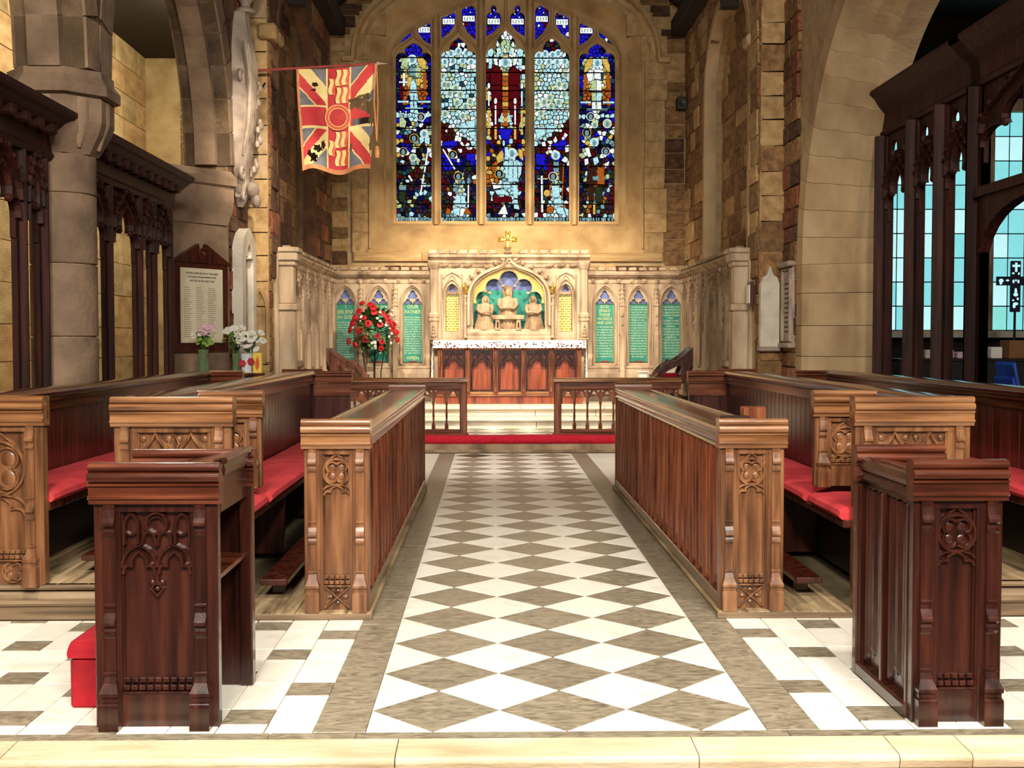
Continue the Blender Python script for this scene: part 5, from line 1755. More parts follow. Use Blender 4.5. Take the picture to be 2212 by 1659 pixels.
for s in (-1, 1):
    xs = [1.265, 1.808, 2.352, 2.86]
    M = Matrix.Diagonal((s, 1, 1, 1))
    for a, c in zip(xs, xs[1:]):
        bay(a, c, M)
    for x in xs[1:3]: pin(x, M)
    wing_cornice(1.25, 2.88, M)
    # panelling carried round on to the side walls
    SM = Matrix(((0, s, 0, 0), (1, 0, 0, 0), (0, 0, 1, 0), (0, 0, 0, 1)))
    YW = 2.79
    side_r = thing('wall_panelling', 'carved stone panelling on the %s sanctuary wall joining the reredos' % ('north' if s < 0 else 'south'), 'panelling', (s * 2.8, 16.1, .48))
    b = MB(); b.M = SM; b.box(13.92, 18.34, YW + .1, 2.93, .3, 2.50); b.build('core', 'reredos', side_r)
    yy = [14.12, 14.83, 15.53, 16.23, 16.93, 17.63, 18.32]
    for a, c in zip(yy, yy[1:]):
        bay(a, c, SM, True, YW, .98, 'reredos' if s < 0 else 'reredos_d', False, side_r)
    for x in yy[1:-1]: pin(x, SM, YW, 'reredos' if s < 0 else 'reredos_d', side_r)
    wing_cornice(14.1, 18.3, SM, YW, 'reredos' if s < 0 else 'reredos_d', side_r)
    # end buttress facing west
    b = MB(); b.M = SM
    for z0_, z1_, w, d in ((.3, 1.0, .13, .15), (1.0, 1.06, .15, .17), (1.06, 1.82, .11, .13), (1.82, 1.90, .14, .16), (1.90, 2.36, .095, .115), (2.36, 2.42, .12, .14), (2.42, 2.52, .15, .17), (2.52, 2.58, .17, .19)):
        b.cbox(14.02 - w, 14.02 + w, YW - d, 2.86, z0_, z1_, .012)
    b.build('end_buttress', 'reredos', side_r)
    b = MB(); b.M = SM; b.cbox(13.83, 13.9, YW + .05, 3.0, .3, 2.58, .01); b.build('end_slab', 'reredos', side_r)
    # small canopied niche
    b = MB(); b.M = SM; b.stroke([(14.5, 1.2)] + ogee_head(14.5, 14.78, 1.95, 2.2) + [(14.78, 1.2)], .04, YW, .05); b.cbox(14.45, 14.83, YW - .1, YW + .02, 1.12, 1.2, .015); b.build('niche', 'reredos_d', side_r)

# ---- the central block
b = MB()
YC = 18.16
NX = .62
nich = [(-NX + .05, 1.64), (NX - .05, 1.64)] + list(reversed(bez((-NX + .05, 2.12), (-NX + .06, 2.42), (-.3, 2.52), (0, 2.66), 8) + bez((0, 2.66), (.3, 2.52), (NX - .06, 2.42), (NX - .05, 2.12), 8)[1:]))


def gwin(c): return [(c - .105, 1.60), (c + .105, 1.60), (c + .105, 2.20)] + list(reversed(pointed_head(c - .105, c + .105, 2.2, 2.36)))[1:-1] + [(c - .105, 2.20)]


b.plate([(-1.25, 1.40), (1.25, 1.40), (1.25, 2.66), (-1.25, 2.66)], [nich, gwin(-.90), gwin(.90)], YC, YC + .22)
ctr = b.build('niche_block', 'reredos', rer)
b = MB(); b.box(-1.25, 1.25, YC + .2, 18.5, .48, 2.66); b.build('niche_back', 'reredos', rer)
b = MB(); b.box(-NX, NX, YC + .185, YC + .2, 1.62, 2.26); b.build('green_ground', 'green_paint', ctr)
b = MB(); b.box(-NX, NX, YC + .183, YC + .198, 2.26, 2.7); b.build('blue_ground', 'blue_paint', ctr)
# cusped inner arch, gilded spandrels
lobes = []
hp = [(-.50, 2.12)]
for (cx, cz, r, a0, a1) in ((-.405, 2.12, .12, 180, 35), (-.235, 2.30, .14, 205, 20), (0, 2.42, .15, 195, -15), (.235, 2.30, .14, 160, -25), (.405, 2.12, .12, 145, 0)):
    lobes += arc(cx, cz, r, a0, a1, 8)
out = [(-.57, 2.05), (-.57, 2.12)] + bez((-.57, 2.12), (-.56, 2.42), (-.3, 2.52), (0, 2.665), 8)[1:] + bez((0, 2.665), (.3, 2.52), (.56, 2.42), (.57, 2.12), 8)[1:] + [(.57, 2.05), (.515, 2.05)] + list(reversed(lobes)) + [(-.515, 2.05)]
b = MB(); b.plate(out, [], YC + .05, YC + .09); b.build('cusped_arch', 'giltpaint', ctr)
b = MB(); b.stroke(lobes, .022, YC + .05, .02)
for x, z in ((-.305, 2.21), (-.10, 2.32), (.10, 2.32), (.305, 2.21)): b.ball((x, YC + .03, z), .03, .025, .022, 8, 5)
b.build('cusps', 'reredos', ctr)
# ogee hood with crockets
og = bez((-.64, 1.70), (-.64, 1.9), (-.64, 2.0), (-.64, 2.12), 3) + bez((-.64, 2.12), (-.64, 2.40), (-.42, 2.54), (-.20, 2.60), 8)[1:] + bez((-.20, 2.60), (-.10, 2.63), (-.03, 2.69), (0, 2.77), 5)[1:]
og = og + [(-x, z) for x, z in reversed(og[:-1])]
b = MB(); b.stroke(og, .075, YC, .07); b.build('ogee_hood', 'reredos', ctr)
og2 = [(x * .90, z - .03 if abs(x) < .6 else z) for x, z in og]
b = MB(); b.stroke(og2, .03, YC + .01, .05); b.build('inner_moulding', 'reredos', ctr)
for sg in (-1, 1):
    for t in range(1, 8):
        p = (bez((-.69, 2.16), (-.69, 2.44), (-.45, 2.59), (-.22, 2.65), 5) + bez((-.22, 2.65), (-.12, 2.68), (-.05, 2.74), (-.03, 2.8), 4)[1:])[t]
        b = MB(); b.ball((sg * p[0], YC - .05, p[1] + .015), .04, .03, .028, 7, 5); b.ball((sg * (p[0] - .025), YC - .06, p[1] + .035), .022, .018, .02, 6, 4); b.build('crocket', 'reredos_d', ctr)
# gold mosaic lancets
for sg in (-1, 1):
    c = sg * .90
    b = MB(); b.box(c - .12, c + .12, YC + .11, YC + .12, 1.60, 2.2); lan = b.build('mosaic_panel', 'mosaic_b', ctr)
    for i in range(6):
        for j in range(15):
            w = .2 / 6; h = .59 / 15
            b = MB(); b.cbox(c - .1 + i * w + .002, c - .1 + (i + 1) * w - .002, YC + .102, YC + .112, 1.605 + j * h + .002, 1.605 + (j + 1) * h - .002 - (.006 if (i + j) % 2 else 0), .002); b.build('tessera', 'mosaic', lan)
    b = MB(); b.box(c - .12, c + .12, YC + .11, YC + .12, 2.2, 2.38); b.build('blue_head', 'blue_paint', ctr)
    b = MB(); hd = [(c - .105, 2.19), (c - .105, 2.2)] + pointed_head(c - .105, c + .105, 2.2, 2.36)[1:-1] + [(c + .105, 2.2), (c + .105, 2.19)]
    b.plate(hd, [[(c + .055 * math.cos(a) * (1 + .25 * math.cos(3 * (a - PI / 2))), 2.275 + .05 * math.sin(a) * (1 + .25 * math.cos(3 * (a - PI / 2)))) for a in [2 * PI * k / 18 for k in range(18)]]], YC + .06, YC + .08); b.build('trefoil', 'reredos', ctr)
    b = MB(); b.stroke([(c - .16, 1.56)] + pointed_head(c - .13, c + .13, 2.2, 2.42) + [(c + .16, 1.56)], .03, YC, .03); b.stroke([(c - .16, 1.5), (c - .16, 2.5)], .03, YC, .02); b.stroke([(c + .16, 1.5), (c + .16, 2.5)], .03, YC, .02)
    b.build('lancet_mould', 'reredos', ctr)
    b = MB(); b.stroke(ogee_head(c - .13, c + .13, 2.44, 2.54), .025, YC, .03); b.stroke(ogee_head(c - .06, c + .06, 2.40, 2.5), .02, YC, .025); b.build('canopy_tracery', 'reredos', ctr)
    # octagonal shaft with rings
    prof = [(.085, 0), (.085, .02), (.07, .03), (.07, .28), (.09, .30), (.09, .33), (.075, .34), (.09, .36), (.09, .40), (.07, .42), (.062, .44), (.062, 1.1), (.08, 1.13), (.10, 1.18), (.10, 1.22)]
    b = MB(); b.lathe(prof, (sg * 1.19, YC - .03, 1.47), 8); b.build('shaft', 'reredos', ctr)
    b = MB()
    for z in (1.53, 1.58, 1.63, 1.68): b.ball((sg * 1.19, YC - .10, z), .05 - (z - 1.53) * .22, .03, .03, 7, 5)
    b.build('shaft_foliage', 'reredos_d', ctr)
    # gilded angels at the springing
    b = MB(); b.lathe([(.01, 0), (.035, .02), (.03, .08), (.022, .12), (.012, .13), (.02, .15), (.02, .17), (.004, .19)], (sg * .69, YC - .05, 2.19), 8); b.ball((sg * .71, YC - .04, 2.31), .03, .015, .05, 6, 4); b.build('gilded_angel', 'gold', ctr)
    b = MB(); b.lathe([(.03, 0), (.03, .03), (.02, .04), (.02, .5), (.03, .52), (.03, .55), (.015, .56), (.015, .62), (.03, .65), (.03, .68)], (sg * .69, YC - .05, 1.5), 8); b.build('colonnette', 'reredos', ctr)
# central cornice
b = MB(); b.prism([(YC + .1, 2.60), (YC, 2.60), (YC - .02, 2.62), (YC - .03, 2.66), (YC - .05, 2.68), (YC - .05, 2.70), (YC - .02, 2.72), (YC - .06, 2.75), (YC - .09, 2.77), (YC - .09, 2.80), (YC - .06, 2.815), (YC + .2, 2.82)], -1.28, 1.28, 'x'); cc = b.build('cornice', 'reredos', rer)
for i in range(14):
    xc = -1.2 + i * 2.4 / 13
    if abs(xc) < .55: continue
    b = MB(); b.ball((xc, YC - .03, 2.645), .05, .03, .03, 7, 5); b.ball((xc + .045, YC - .035, 2.655), .028, .02, .022, 6, 4); b.ball((xc - .04, YC - .035, 2.635), .028, .02, .022, 6, 4); b.build('leaf_boss', 'reredos_d', cc)
for i in range(16):
    w = 2.56 / 16; xa = -1.28 + i * w
    if abs(xa + w / 2) < .1: continue
    b = MB(); b.cbox(xa + w * .08, xa + w * .86, YC - .06, YC + .06, 2.82, 2.885, .01); b.build('merlon', 'reredos', cc)
b = MB(); b.prism([(YC + .05, 1.40), (YC - .05, 1.40), (YC - .05, 1.5), (YC - .02, 1.53), (YC - .03, 1.56), (YC + .02, 1.6), (YC + .05, 1.62)], -.66, .66, 'x'); b.build('niche_sill', 'reredos', ctr)
b = MB(); b.lathe([(.05, 0), (.07, .02), (.03, .05), (.045, .08), (.06, .10), (.02, .11)], (-.02, YC - .03, 2.82), 8); b.build('finial_base', 'reredos_d', rer)

# ---- gilded cross
b = MB()
for p in ([(-.02, 2.93), (-.02, 3.16)],):
    b.cbox(-.045, .005, YC - .045, YC - .005, 2.92, 3.13, .008)
b.cbox(-.13, .09, YC - .04, YC - .01, 3.03, 3.07, .008)
for x, z in ((-.13, 3.05), (.09, 3.05), (-.02, 3.14)):
    for dx, dz in ((0, 0), (.022, .022), (-.022, .022), (.022, -.022), (-.022, -.022)): b.ball((x + dx, YC - .025, z + dz), .022, .018, .022, 8, 5)
b.ball((-.02, YC - .04, 3.05), .03, .02, .03, 8, 5)
b.lathe([(.06, 0), (.06, .012), (.025, .02), (.025, .04)], (-.02, YC - .025, 2.915), 10)
tag(b.build('altar_cross', 'gold', None, True), 'small gilded floriated cross crowning the reredos', 'cross')


# ---- the carved supper group: three robed figures at a table
def figure(x, y, z, h, turn, lab, halo_=False, seated=False):
    """robed sculpture grown as one surface: folds, shoulders, neck, head, and sleeved arms reaching to the table"""
    b = MB(); n = 20; lp = []
    rows = [(0, .30, .15), (.08, .27, .14), (.22, .22, .13), (.36, .20, .125), (.50, .20, .12), (.60, .215, .115), (.68, .20, .10), (.74, .15, .08), (.77, .075, .06), (.79, .058, .055),
            (.82, .068, .072), (.87, .080, .084), (.92, .080, .086), (.965, .058, .062), (.995, .012, .012)]
    for f, rx, ry in rows:
        r_ = []
        for q in range(n):
            a = 2 * PI * q / n
            fold = 1 + (.10 * math.sin(7 * a + f * 5) + .05 * math.sin(11 * a - f * 9)) * max(0, 1 - f * 1.15)
            lean = turn * .10 * h * (f ** 1.5)
            r_.append((x + rx * h * 1.02 * fold * math.cos(a) + lean, y + ry * h * fold * math.sin(a), z + f * h))
        lp.append(r_)
    b.loft(lp)
    for sg in (-1, 1):
        sx = x + sg * .18 * h + turn * .06 * h
        b.tube([(sx, y - .02, z + .72 * h), (sx + sg * .02 * h, y - .07, z + .58 * h), (sx - sg * .03 * h + turn * .1 * h, y - .12, z + .50 * h), (x + turn * .22 * h, y - .13, z + .52 * h)], [.055 * h, .06 * h, .05 * h, .02 * h], 8)
    hx = x + turn * .10 * h
    b.ball((hx + turn * .05 * h, y - .062 * h, z + .915 * h), .012 * h, .016 * h, .02 * h, 6, 4)     # nose
    b.ball((hx, y - .045 * h, z + .845 * h), .042 * h, .045 * h, .055 * h, 8, 5)                     # beard
    b.ball((hx - turn * .03 * h, y + .025 * h, z + .90 * h), .092 * h, .085 * h, .10 * h, 10, 6)          # hair
    for sg in (-1, 1): b.tube([(hx + sg * .075 * h, y - .01 * h, z + .93 * h), (hx + sg * .088 * h, y - .02 * h, z + .85 * h), (hx + sg * .075 * h, y - .02 * h, z + .76 * h)], [.02 * h, .03 * h, .02 * h], 6)
    for k in range(9):      # long folds of the robe
        a = PI + PI * (k + .5) / 9
        b.tube([(x + .17 * h * math.cos(a) + turn * .06 * h, y + .10 * h * math.sin(a), z + .62 * h), (x + .20 * h * math.cos(a) + turn * .03 * h, y + .125 * h * math.sin(a), z + .34 * h), (x + .29 * h * math.cos(a), y + .15 * h * math.sin(a), z + .02 * h)], [.012 * h, .022 * h, .026 * h], 5)
    for k in range(4):      # drapery swags
        zz_ = z + (.12 + .07 * k) * h
        b.tube([(x - .15 * h, y - .07 * h, zz_ + .03 * h), (x, y - .125 * h, zz_), (x + .15 * h, y - .07 * h, zz_ + .045 * h)], .012 * h, 5)
    if halo_:
        b.lathe([(.0, 0), (.0, 0)], (0, 0, 0), 3)
        b.v = b.v[:-6]; b.f = b.f[:-(3 + 2)]; b.m = b.m[:-(3 + 2)]
        b.stroke(circ(hx, z + .92 * h, .125 * h, 20), .022, y + .05, .02, True)
        b.prism(circ(hx, z + .92 * h, .12 * h, 20), y + .04, y + .05, 'y')
    o = b.build('statue', 'relief', None, True)
    return tag(o, lab, 'statue', 'reredos supper group')


figure(-.39, YC + .07, 1.625, .55, .35, 'pale stone robed figure leaning in at the left of the niche table')
figure(.40, YC + .07, 1.625, .55, -.35, 'pale stone robed figure leaning in at the right of the niche table')
figure(-.02, YC + .12, 1.64, .66, 0, 'pale stone haloed seated figure behind the niche table', True)
d = thing('carved_table', 'small carved stone table in front of the haloed figure in the niche', 'table', (-.02, YC + .0, 1.625), None)
b = MB(); b.cbox(-.27, .24, YC - .04, YC + .08, 1.79, 1.86, .008); b.build('table_top', 'relief', d)
for sg in (-1, 1):
    b = MB(); c = -.015 + sg * .165; b.plate([(c - .045, 1.625), (c + .045, 1.625), (c + .03, 1.79), (c - .03, 1.79)], [[(c - .012, 1.66), (c + .012, 1.66), (c + .01, 1.75), (c - .01, 1.75)]], YC - .02, YC + .05); b.build('leg', 'relief', d)

# ---- lettered boards
CREED = ['the Father Almighty', 'maker of heaven and', 'earth. And in Jesus', 'Christ his only Son our', 'Lord. Who was conceived', 'by the Holy Ghost, born', 'of the Virgin Mary,', 'suffered under Pontius', 'Pilate, was crucified', 'dead and buried. He', 'descended into hell;', 'the third day he rose', 'again from the dead.', 'He ascended into heaven', 'and sitteth on the']
CREED2 = ['right hand of God the', 'Father Almighty. From', 'thence he shall come to', 'judge the quick and the', 'dead. I believe in the', 'Holy Ghost; the holy', 'Catholick Church; the', 'communion of saints;', 'the forgiveness of sins;', 'the resurrection of the', 'body, and the life', 'everlasting.']
LORD = ['which art in heaven', 'hallowed be thy Name.', 'Thy kingdom come. Thy', 'will be done in earth', 'as it is in heaven.', 'Give us this day our', 'daily bread. And forgive', 'us our trespasses, as we', 'forgive them that', 'trespass against us. And', 'lead us not into', 'temptation; but deliver', 'us from evil: For thine', 'is the kingdom, the', 'power and the glory,', 'for ever and ever.']
TEN1 = ['I am the Lord thy God', 'Thou shalt have none', 'other gods but me. Thou', 'shalt not make to thyself', 'any graven image, nor the', 'likeness of any thing that', 'is in heaven above, or in', 'the earth beneath. Thou', 'shalt not bow down to', 'them, nor worship them', 'for I the Lord thy God', 'am a jealous God']
TEN2 = ['Thou shalt not take the', 'Name of the Lord thy God', 'in vain: for the Lord', 'will not hold him guilt-', 'less that taketh his', 'Name in vain.', 'Remember that thou keep', 'holy the Sabbath day.', 'Six days shalt thou', 'labour, and do all that', 'thou hast to do; but the', 'seventh day is the', 'Sabbath of the Lord thy', 'God. In it thou shalt do', 'no manner of work, thou', 'and thy son and thy', 'daughter, thy man-', 'servant and thy maid-', 'servant, thy cattle and', 'the stranger.']
TEN3 = ['Honour thy father and thy', 'mother; that thy days may', 'be long in the land which', 'the Lord thy God giveth', 'thee.', 'Thou shalt do no murder.', 'Thou shalt not commit', 'adultery.', 'Thou shalt not steal.', 'Thou shalt not bear false', 'witness against thy', 'neighbour.', 'Thou shalt not covet thy', 'neighbours house, thou', 'shalt not covet thy', 'neighbours wife, nor his', 'servant, nor his maid,', 'nor his ox, nor his ass,', 'nor any thing that is his']


def board(xc, big, small, lab, tail=None, z0=1.11, z1=2.05):
    d = thing('lettered_board', lab, 'board', (xc, YR + .06, z0))
    b = MB(); b.cbox(xc - .152, xc + .152, YR + .05, YR + .072, z0, z1, .004); b.build('panel', 'green_board', d)
    b = MB(); b.box(xc - .06, xc + .07, YR + .045, YR + .052, z0 + .004, z0 + .018); b.build('red_line', 'red_cloth', d)
    b = MB(); b.stroke([(xc - .145, z0 + .006), (xc - .145, z1 - .006), (xc + .145, z1 - .006), (xc + .145, z0 + .006)], .006, YR + .05, .003, True); b.build('gilt_border', 'letter_g', d)
    z = z1 - .055
    for t in big:
        text(t, .085 if len(big) < 4 else .066, (xc, YR + .047, z), d, 'letter_g' , None, .255); z -= .083 if len(big) < 4 else .064
    room = z + .02 - (z0 + (.13 if tail else .07))
    st = min(.048, room / max(1, len(small)))
    for t in small:
        text(t, st * .98, (xc, YR + .047, z), d, 'letter', .262 if len(t) > 17 else None, .262); z -= st
    if tail: text(tail, .075, (xc, YR + .047, z0 + .065), d, 'letter_g', None, .2)
    return d


bx = [-2.65, -2.105, -1.56, 1.512, 2.05, 2.607]
bx = [-2.606, -2.08, -1.5365, 1.5365, 2.08, 2.606]
board(bx[0], ['I', 'BELIEVE', 'IN GOD'], CREED, 'green board with gilt words I BELIEVE IN GOD, at the left end of the reredos')
board(bx[1], [], CREED2, 'green lettered board half hidden behind the rose arrangement')
board(bx[2], ['OUR', 'FATHER'], LORD, 'green board headed OUR FATHER and ending AMEN, left of the altar', 'AMEN')
board(bx[3], ['GOD', 'SPAKE', 'THESE', 'WORDS', 'AND SAID'], TEN1, 'green board headed GOD SPAKE THESE WORDS AND SAID, right of the altar')
board(bx[4], [], TEN2, 'green board of small lettering in the middle of the right reredos wing')
board(bx[5], [], TEN3, 'green board of small lettering behind the dark armchair at the far right')

# ================================================================== ALTAR
alt = thing('altar', 'wooden altar with five traceried front panels below the reredos', 'altar', (0, 17.9, .48))
YA = 17.62
b = MB(); b.box(-1.09, 1.09, YA + .06, 18.02, .48, 1.43); b.build('body', 'altarwood', alt)
b = MB(); b.cbox(-1.13, 1.13, YA - .01, 18.02, .48, .60, .008); b.build('plinth', 'altarwood', alt)
b = MB(); b.prism([(YA + .08, .60), (YA - .03, .60), (YA - .03, .612), (YA - .015, .62), (YA - .02, .632), (YA + .0, .645), (YA + .01, .66), (YA + .08, .68)], -1.12, 1.12, 'x'); b.build('plinth_mould', 'honey_h', alt)
b = MB(); b.prism([(YA + .08, 1.31), (YA + .0, 1.31), (YA - .01, 1.325), (YA - .035, 1.34), (YA - .045, 1.36), (YA - .03, 1.385), (YA - .02, 1.43), (YA + .08, 1.43)], -1.12, 1.12, 'x'); b.build('cavetto', 'altarwood', alt, True)
xs = [-1.07 + 2.14 * i / 5 for i in range(6)]
for a, c in zip(xs, xs[1:]):
    m_ = (a + c) / 2; hw = .145
    b = MB(); b.box(a + .02, c - .02, YA + .05, YA + .062, .66, 1.31); pn = b.build('panel', 'altarwood', alt)
    b = MB()
    hole = [(m_ - hw, .70), (m_ + hw, .70)] + list(reversed(trefoil_head(m_ - hw, m_ + hw, 1.02, 1.17, 6)))
    hs = [circ(m_ - .1, 1.21, .035, 12), circ(m_ + .1, 1.21, .035, 12), circ(m_, 1.245, .03, 12)]
    b.plate([(a + .03, .66), (c - .03, .66), (c - .03, 1.31), (a + .03, 1.31)], [hole] + hs, YA + .02, YA + .05)
    b.stroke(ogee_head(m_ - hw, m_ + hw, 1.06, 1.28), .02, YA + .02, .02); b.stroke(trefoil_head(m_ - hw, m_ + hw, 1.02, 1.17, 6), .018, YA + .02, .016)
    for dx in (-.1, .1): b.stroke(circ(m_ + dx, 1.21, .04, 12), .012, YA + .02, .012, True)
    b.build('tracery', 'mahog', pn)
    b = MB(); b.prism([(YA + .06, .66), (YA + .01, .66), (YA + .05, .70), (YA + .06, .70)], a + .04, c - .04, 'x'); b.build('sill', 'honey_h', pn)
for x in xs:
    b = MB(); b.prism([(YA + .05, .62), (YA - .035, .62), (YA - .035, .66), (YA - .02, .68), (YA - .02, 1.31), (YA + .05, 1.31)], x - .035, x + .035, 'x')
    b.build('post', 'altarwood', alt)
    b = MB(); b.lathe([(.022, 0), (.022, .03), (.014, .04), (.014, .16), (.022, .17), (.022, .185), (.014, .2), (.014, .38), (.02, .40), (.026, .43), (.02, .46), (.03, .49), (.02, .52), (.026, .55), (.012, .6), (.012, .64)], (x, YA - .04, .66), 8); b.build('colonnette', 'honey', alt, True)
# altar cloth
cl = thing('altar_cloth', 'white lace altar cloth hanging over the front and sides of the altar', 'altar cloth', (0, 17.87, 1.43))
b = MB(); b.cbox(-1.17, 1.17, YA - .07, 18.02, 1.432, 1.462, .008); b.build('linen_top', 'petal_w', cl)
b = MB()
N_ = 180; top = []; mid = []; bot = []
for i in range(N_ + 1):
    x = -1.175 + 2.35 * i / N_; w = .006 * math.sin(i * .35) + .004 * math.sin(i * .83)
    top.append((x, YA - .074, 1.458)); mid.append((x, YA - .08 + w, 1.39)); bot.append((x, YA - .078 + w * 1.6, 1.335 + .010 * abs(math.sin(i * .7))))
b.loft([top, mid, bot], False); b.build('lace_fall', 'lace', cl)
for s in (-1, 1):
    b = MB(s); top = []; bot = []; mid = []
    for i in range(25):
        y = YA - .075 + .46 * i / 24; w = .012 * math.sin(i * 1.1)
        top.append((1.175, y, 1.458)); mid.append((1.185 + w, y, 1.15)); bot.append((1.19 + w * 1.5, y, .86 + .02 * abs(math.sin(i * .9))))
    b.loft([top, mid, bot], False); b.build('side_fall', 'lace', cl)

# ================================================================== COMMUNION RAILS AND KNEELER
for s in (-1, 1):
    d = thing('communion_rail', 'wooden communion rail with traceried arcade %s of the altar gap' % ('left' if s < 0 else 'right'), 'rail', (s * 1.4 - .02, 15.4, .18), 'communion rails')
    x0, x1 = (.585, 2.3)
    o_ = -.022
    def MM(): 
        q = MB(); q.M = Matrix.Translation((o_, 0, 0)) @ Matrix.Diagonal((s, 1, 1, 1)); return q
    b = MM(); b.prism([(15.33, .895), (15.32, .905), (15.325, .93), (15.35, .953), (15.42, .957), (15.46, .945), (15.475, .92), (15.46, .895)], x0 - .01, x1, 'x'); b.build('hand_rail', 'honey_h', d, True)
    b = MM(); b.cbox(x0 + .01, x1, 15.355, 15.44, .80, .895, .006); b.build('top_rail', 'oak_h', d)
    b = MM(); b.cbox(x0, x0 + .1, 15.35, 15.45, .18, .895, .012); b.build('post', 'oak', d)
    b = MM(); b.cbox(x0 - .02, x1, 15.33, 15.47, .18, .215, .01); b.cbox(x0 + .02, x1, 15.36, 15.44, .215, .262, .006); b.build('bottom_rail', 'oak_h', d)
    x = x0 + .1; w = .176; k = 0
    while x < x1 - .1:
        b = MM()
        b.plate([(x, .62), (x + .012, .60), (x + .018, .60)] + trefoil_head(x + .018, x + w - .018, .645, .775, 6) + [(x + w - .018, .60), (x + w - .012, .60), (x + w, .62), (x + w, .81), (x, .81)],
                [circ(x + .03, .775, .014, 8), circ(x + w - .03, .775, .014, 8)], 15.385, 15.41)
        b.build('arch', 'oak', d)
        q = MM(); xx = x + w
        q.lathe([(.026, 0), (.026, .06), (.02, .065), (.022, .08), (.014, .09), (.012, .12), (.016, .19), (.012, .25), (.018, .255), (.012, .265), (.012, .33), (.016, .335), (.022, .37)], (xx, 15.4, .26), 8)
        q.build('baluster', 'oak', d)
        x += w; k += 1
b = MB(); sec = [(14.93, .108), (14.915, .135), (14.92, .17), (14.945, .20), (14.99, .212), (15.1, .212), (15.16, .20), (15.18, .17), (15.18, .108)]
b.loft([[(x, y, .108 + (z - .108) * (k if True else 1) + .004 * math.sin(x * 3)) for y, z in sec] for x, k in [(-2.2, .7)] + [(-2.17 + 4.34 * i / 30, 1) for i in range(31)] + [(2.2, .7)]])
m_ = len(sec); b.f.append(tuple(reversed(range(m_)))); b.m.append(0); b.f.append(tuple(range(32 * m_, 33 * m_))); b.m.append(0)
tag(b.build('altar_kneeler', 'red_carpet', None, True), 'long rounded red kneeler lying on the step before the communion rails', 'kneeler')

# ================================================================== SANCTUARY ARMCHAIRS
def armchair(xc, yc, z0, s, wood, label, seat):
    """X-framed chair seen from the side, facing the middle of the church: scooped arms sweep from the high back posts down to the seat front"""
    d = thing('armchair', label, 'chair', (xc, yc, z0))
    def P(q): q.M = Matrix.Translation((xc, yc, z0)) @ Matrix.Diagonal((s * .9, 1, 1, 1)); return q
    # outline in (across, up); positive x = towards the wall side = back of the chair
    arm = [(.36, .875), (.30, .86)] + bez((.30, .86), (.16, .74), (.10, .70), (.02, .68), 6)[1:] + bez((.02, .68), (-.10, .66), (-.18, .60), (-.30, .43), 6)[1:] + [(-.34, .40), (-.34, .34), (-.26, .34)] + \
          bez((-.22, .42), (-.14, .52), (.0, .57), (.14, .62), 6) + [(.16, .60), (.09, .34), (.20, .34), (.375, .845)]
    for y in (-.29, .24):
        b = P(MB()); b.prism(arm, y, y + .05, 'y'); b.build('arm', wood, d)
        b = P(MB()); b.stroke(bez((.28, .80), (.12, .68), (-.1, .62), (-.28, .42), 8), .012, y, .006); b.build('arm_moulding', wood, d)
        b = P(MB()); b.prism([(-.34, .0), (-.27, .0), (.20, .42), (.20, .5), (.13, .46)], y + .005, y + .045, 'y'); b.build('leg', wood, d)
        b = P(MB()); b.prism([(.30, .0), (.23, .0), (-.30, .42), (-.32, .46), (-.22, .44)], y + .01, y + .04, 'y'); b.build('leg', wood, d)
    b = P(MB()); b.prism([(.30, .86), (.34, .87), (.16, .36), (.12, .36)], -.24, .24, 'y'); b.build('backrest', wood, d)
    b = P(MB()); b.prism([(-.02, .79), (.03, .80), (-.28, .42), (-.32, .42)] if False else [(-.13, .70), (-.085, .705), (-.285, .39), (-.32, .40)], -.32, -.29, 'y'); b.build('front_stay', wood, d)
    b = P(MB()); b.cbox(-.30, .20, -.24, .24, .39, .43, .008); b.build('seat', wood, d)
    for x in (-.3, .24):
        b = P(MB()); b.tube([(x, -.3, .03 if x < 0 else .04), (x, .3, .03 if x < 0 else .04)], .018, 8); b.build('stretcher', wood, d)
    for x, z in ((-.31, .37), (.14, .37)):
        b = P(MB()); b.ball((x, -.30, z), .016, .012, .016, 8, 5); b.build('peg', 'honey', d)
    return d


armchair(-2.42, 17.23, .48, -1, 'oak', 'brown wooden armchair with sloping scooped arms at the left of the sanctuary', None)
armchair(2.42, 17.23, .48, 1, 'mahog', 'dark wooden armchair with sloping scooped arms at the right of the sanctuary', None)
b = MB()
lp = []
for z, k in ((.897, .85), (.91, .98), (.94, 1), (.962, .9), (.97, .6)):
    lp.append([(2.37 + .17 * k * math.copysign(abs(math.cos(a)) ** .5, math.cos(a)), 17.23 + .20 * k * math.copysign(abs(math.sin(a)) ** .5, math.sin(a)), z) for a in [2 * PI * q / 20 for q in range(20)]])
b.loft(lp); b.f.append(tuple(range(80, 100))); b.m.append(0)
tag(b.build('chair_cushion', 'red_cloth', None, True), 'plump red cushion on the seat of the dark sanctuary armchair', 'cushion')
b = MB(); lp = []
for t in range(7):
    f = t / 6
    lp.append([(2.40 + .02 * f + .07 * f + dx * (1 - .4 * abs(f - .5)), 17.28 + dy, .972 + .15 * f) for dx, dy in ((-.04, -.17), (.05, -.18), (.06, .15), (-.04, .16))])
b.loft(lp); b.f.append((0, 1, 2, 3)); b.m.append(0); b.f.append((27, 26, 25, 24)); b.m.append(0)
tag(b.build('folded_cloth', 'linen', None, True), 'cream folded cloth standing on the red cushion of the dark armchair', 'cloth')
b = MB(); b.cbox(2.0, 2.12, 17.58, 17.8, .48, .97, .004); b.cbox(1.98, 2.14, 17.55, 17.82, .97, .985, .003)
o = tag(b.build('credence_stand', 'white_paper'), 'small white cloth-covered stand beside the dark armchair', 'stand')

# ================================================================== FLOWERS
ROSE = None


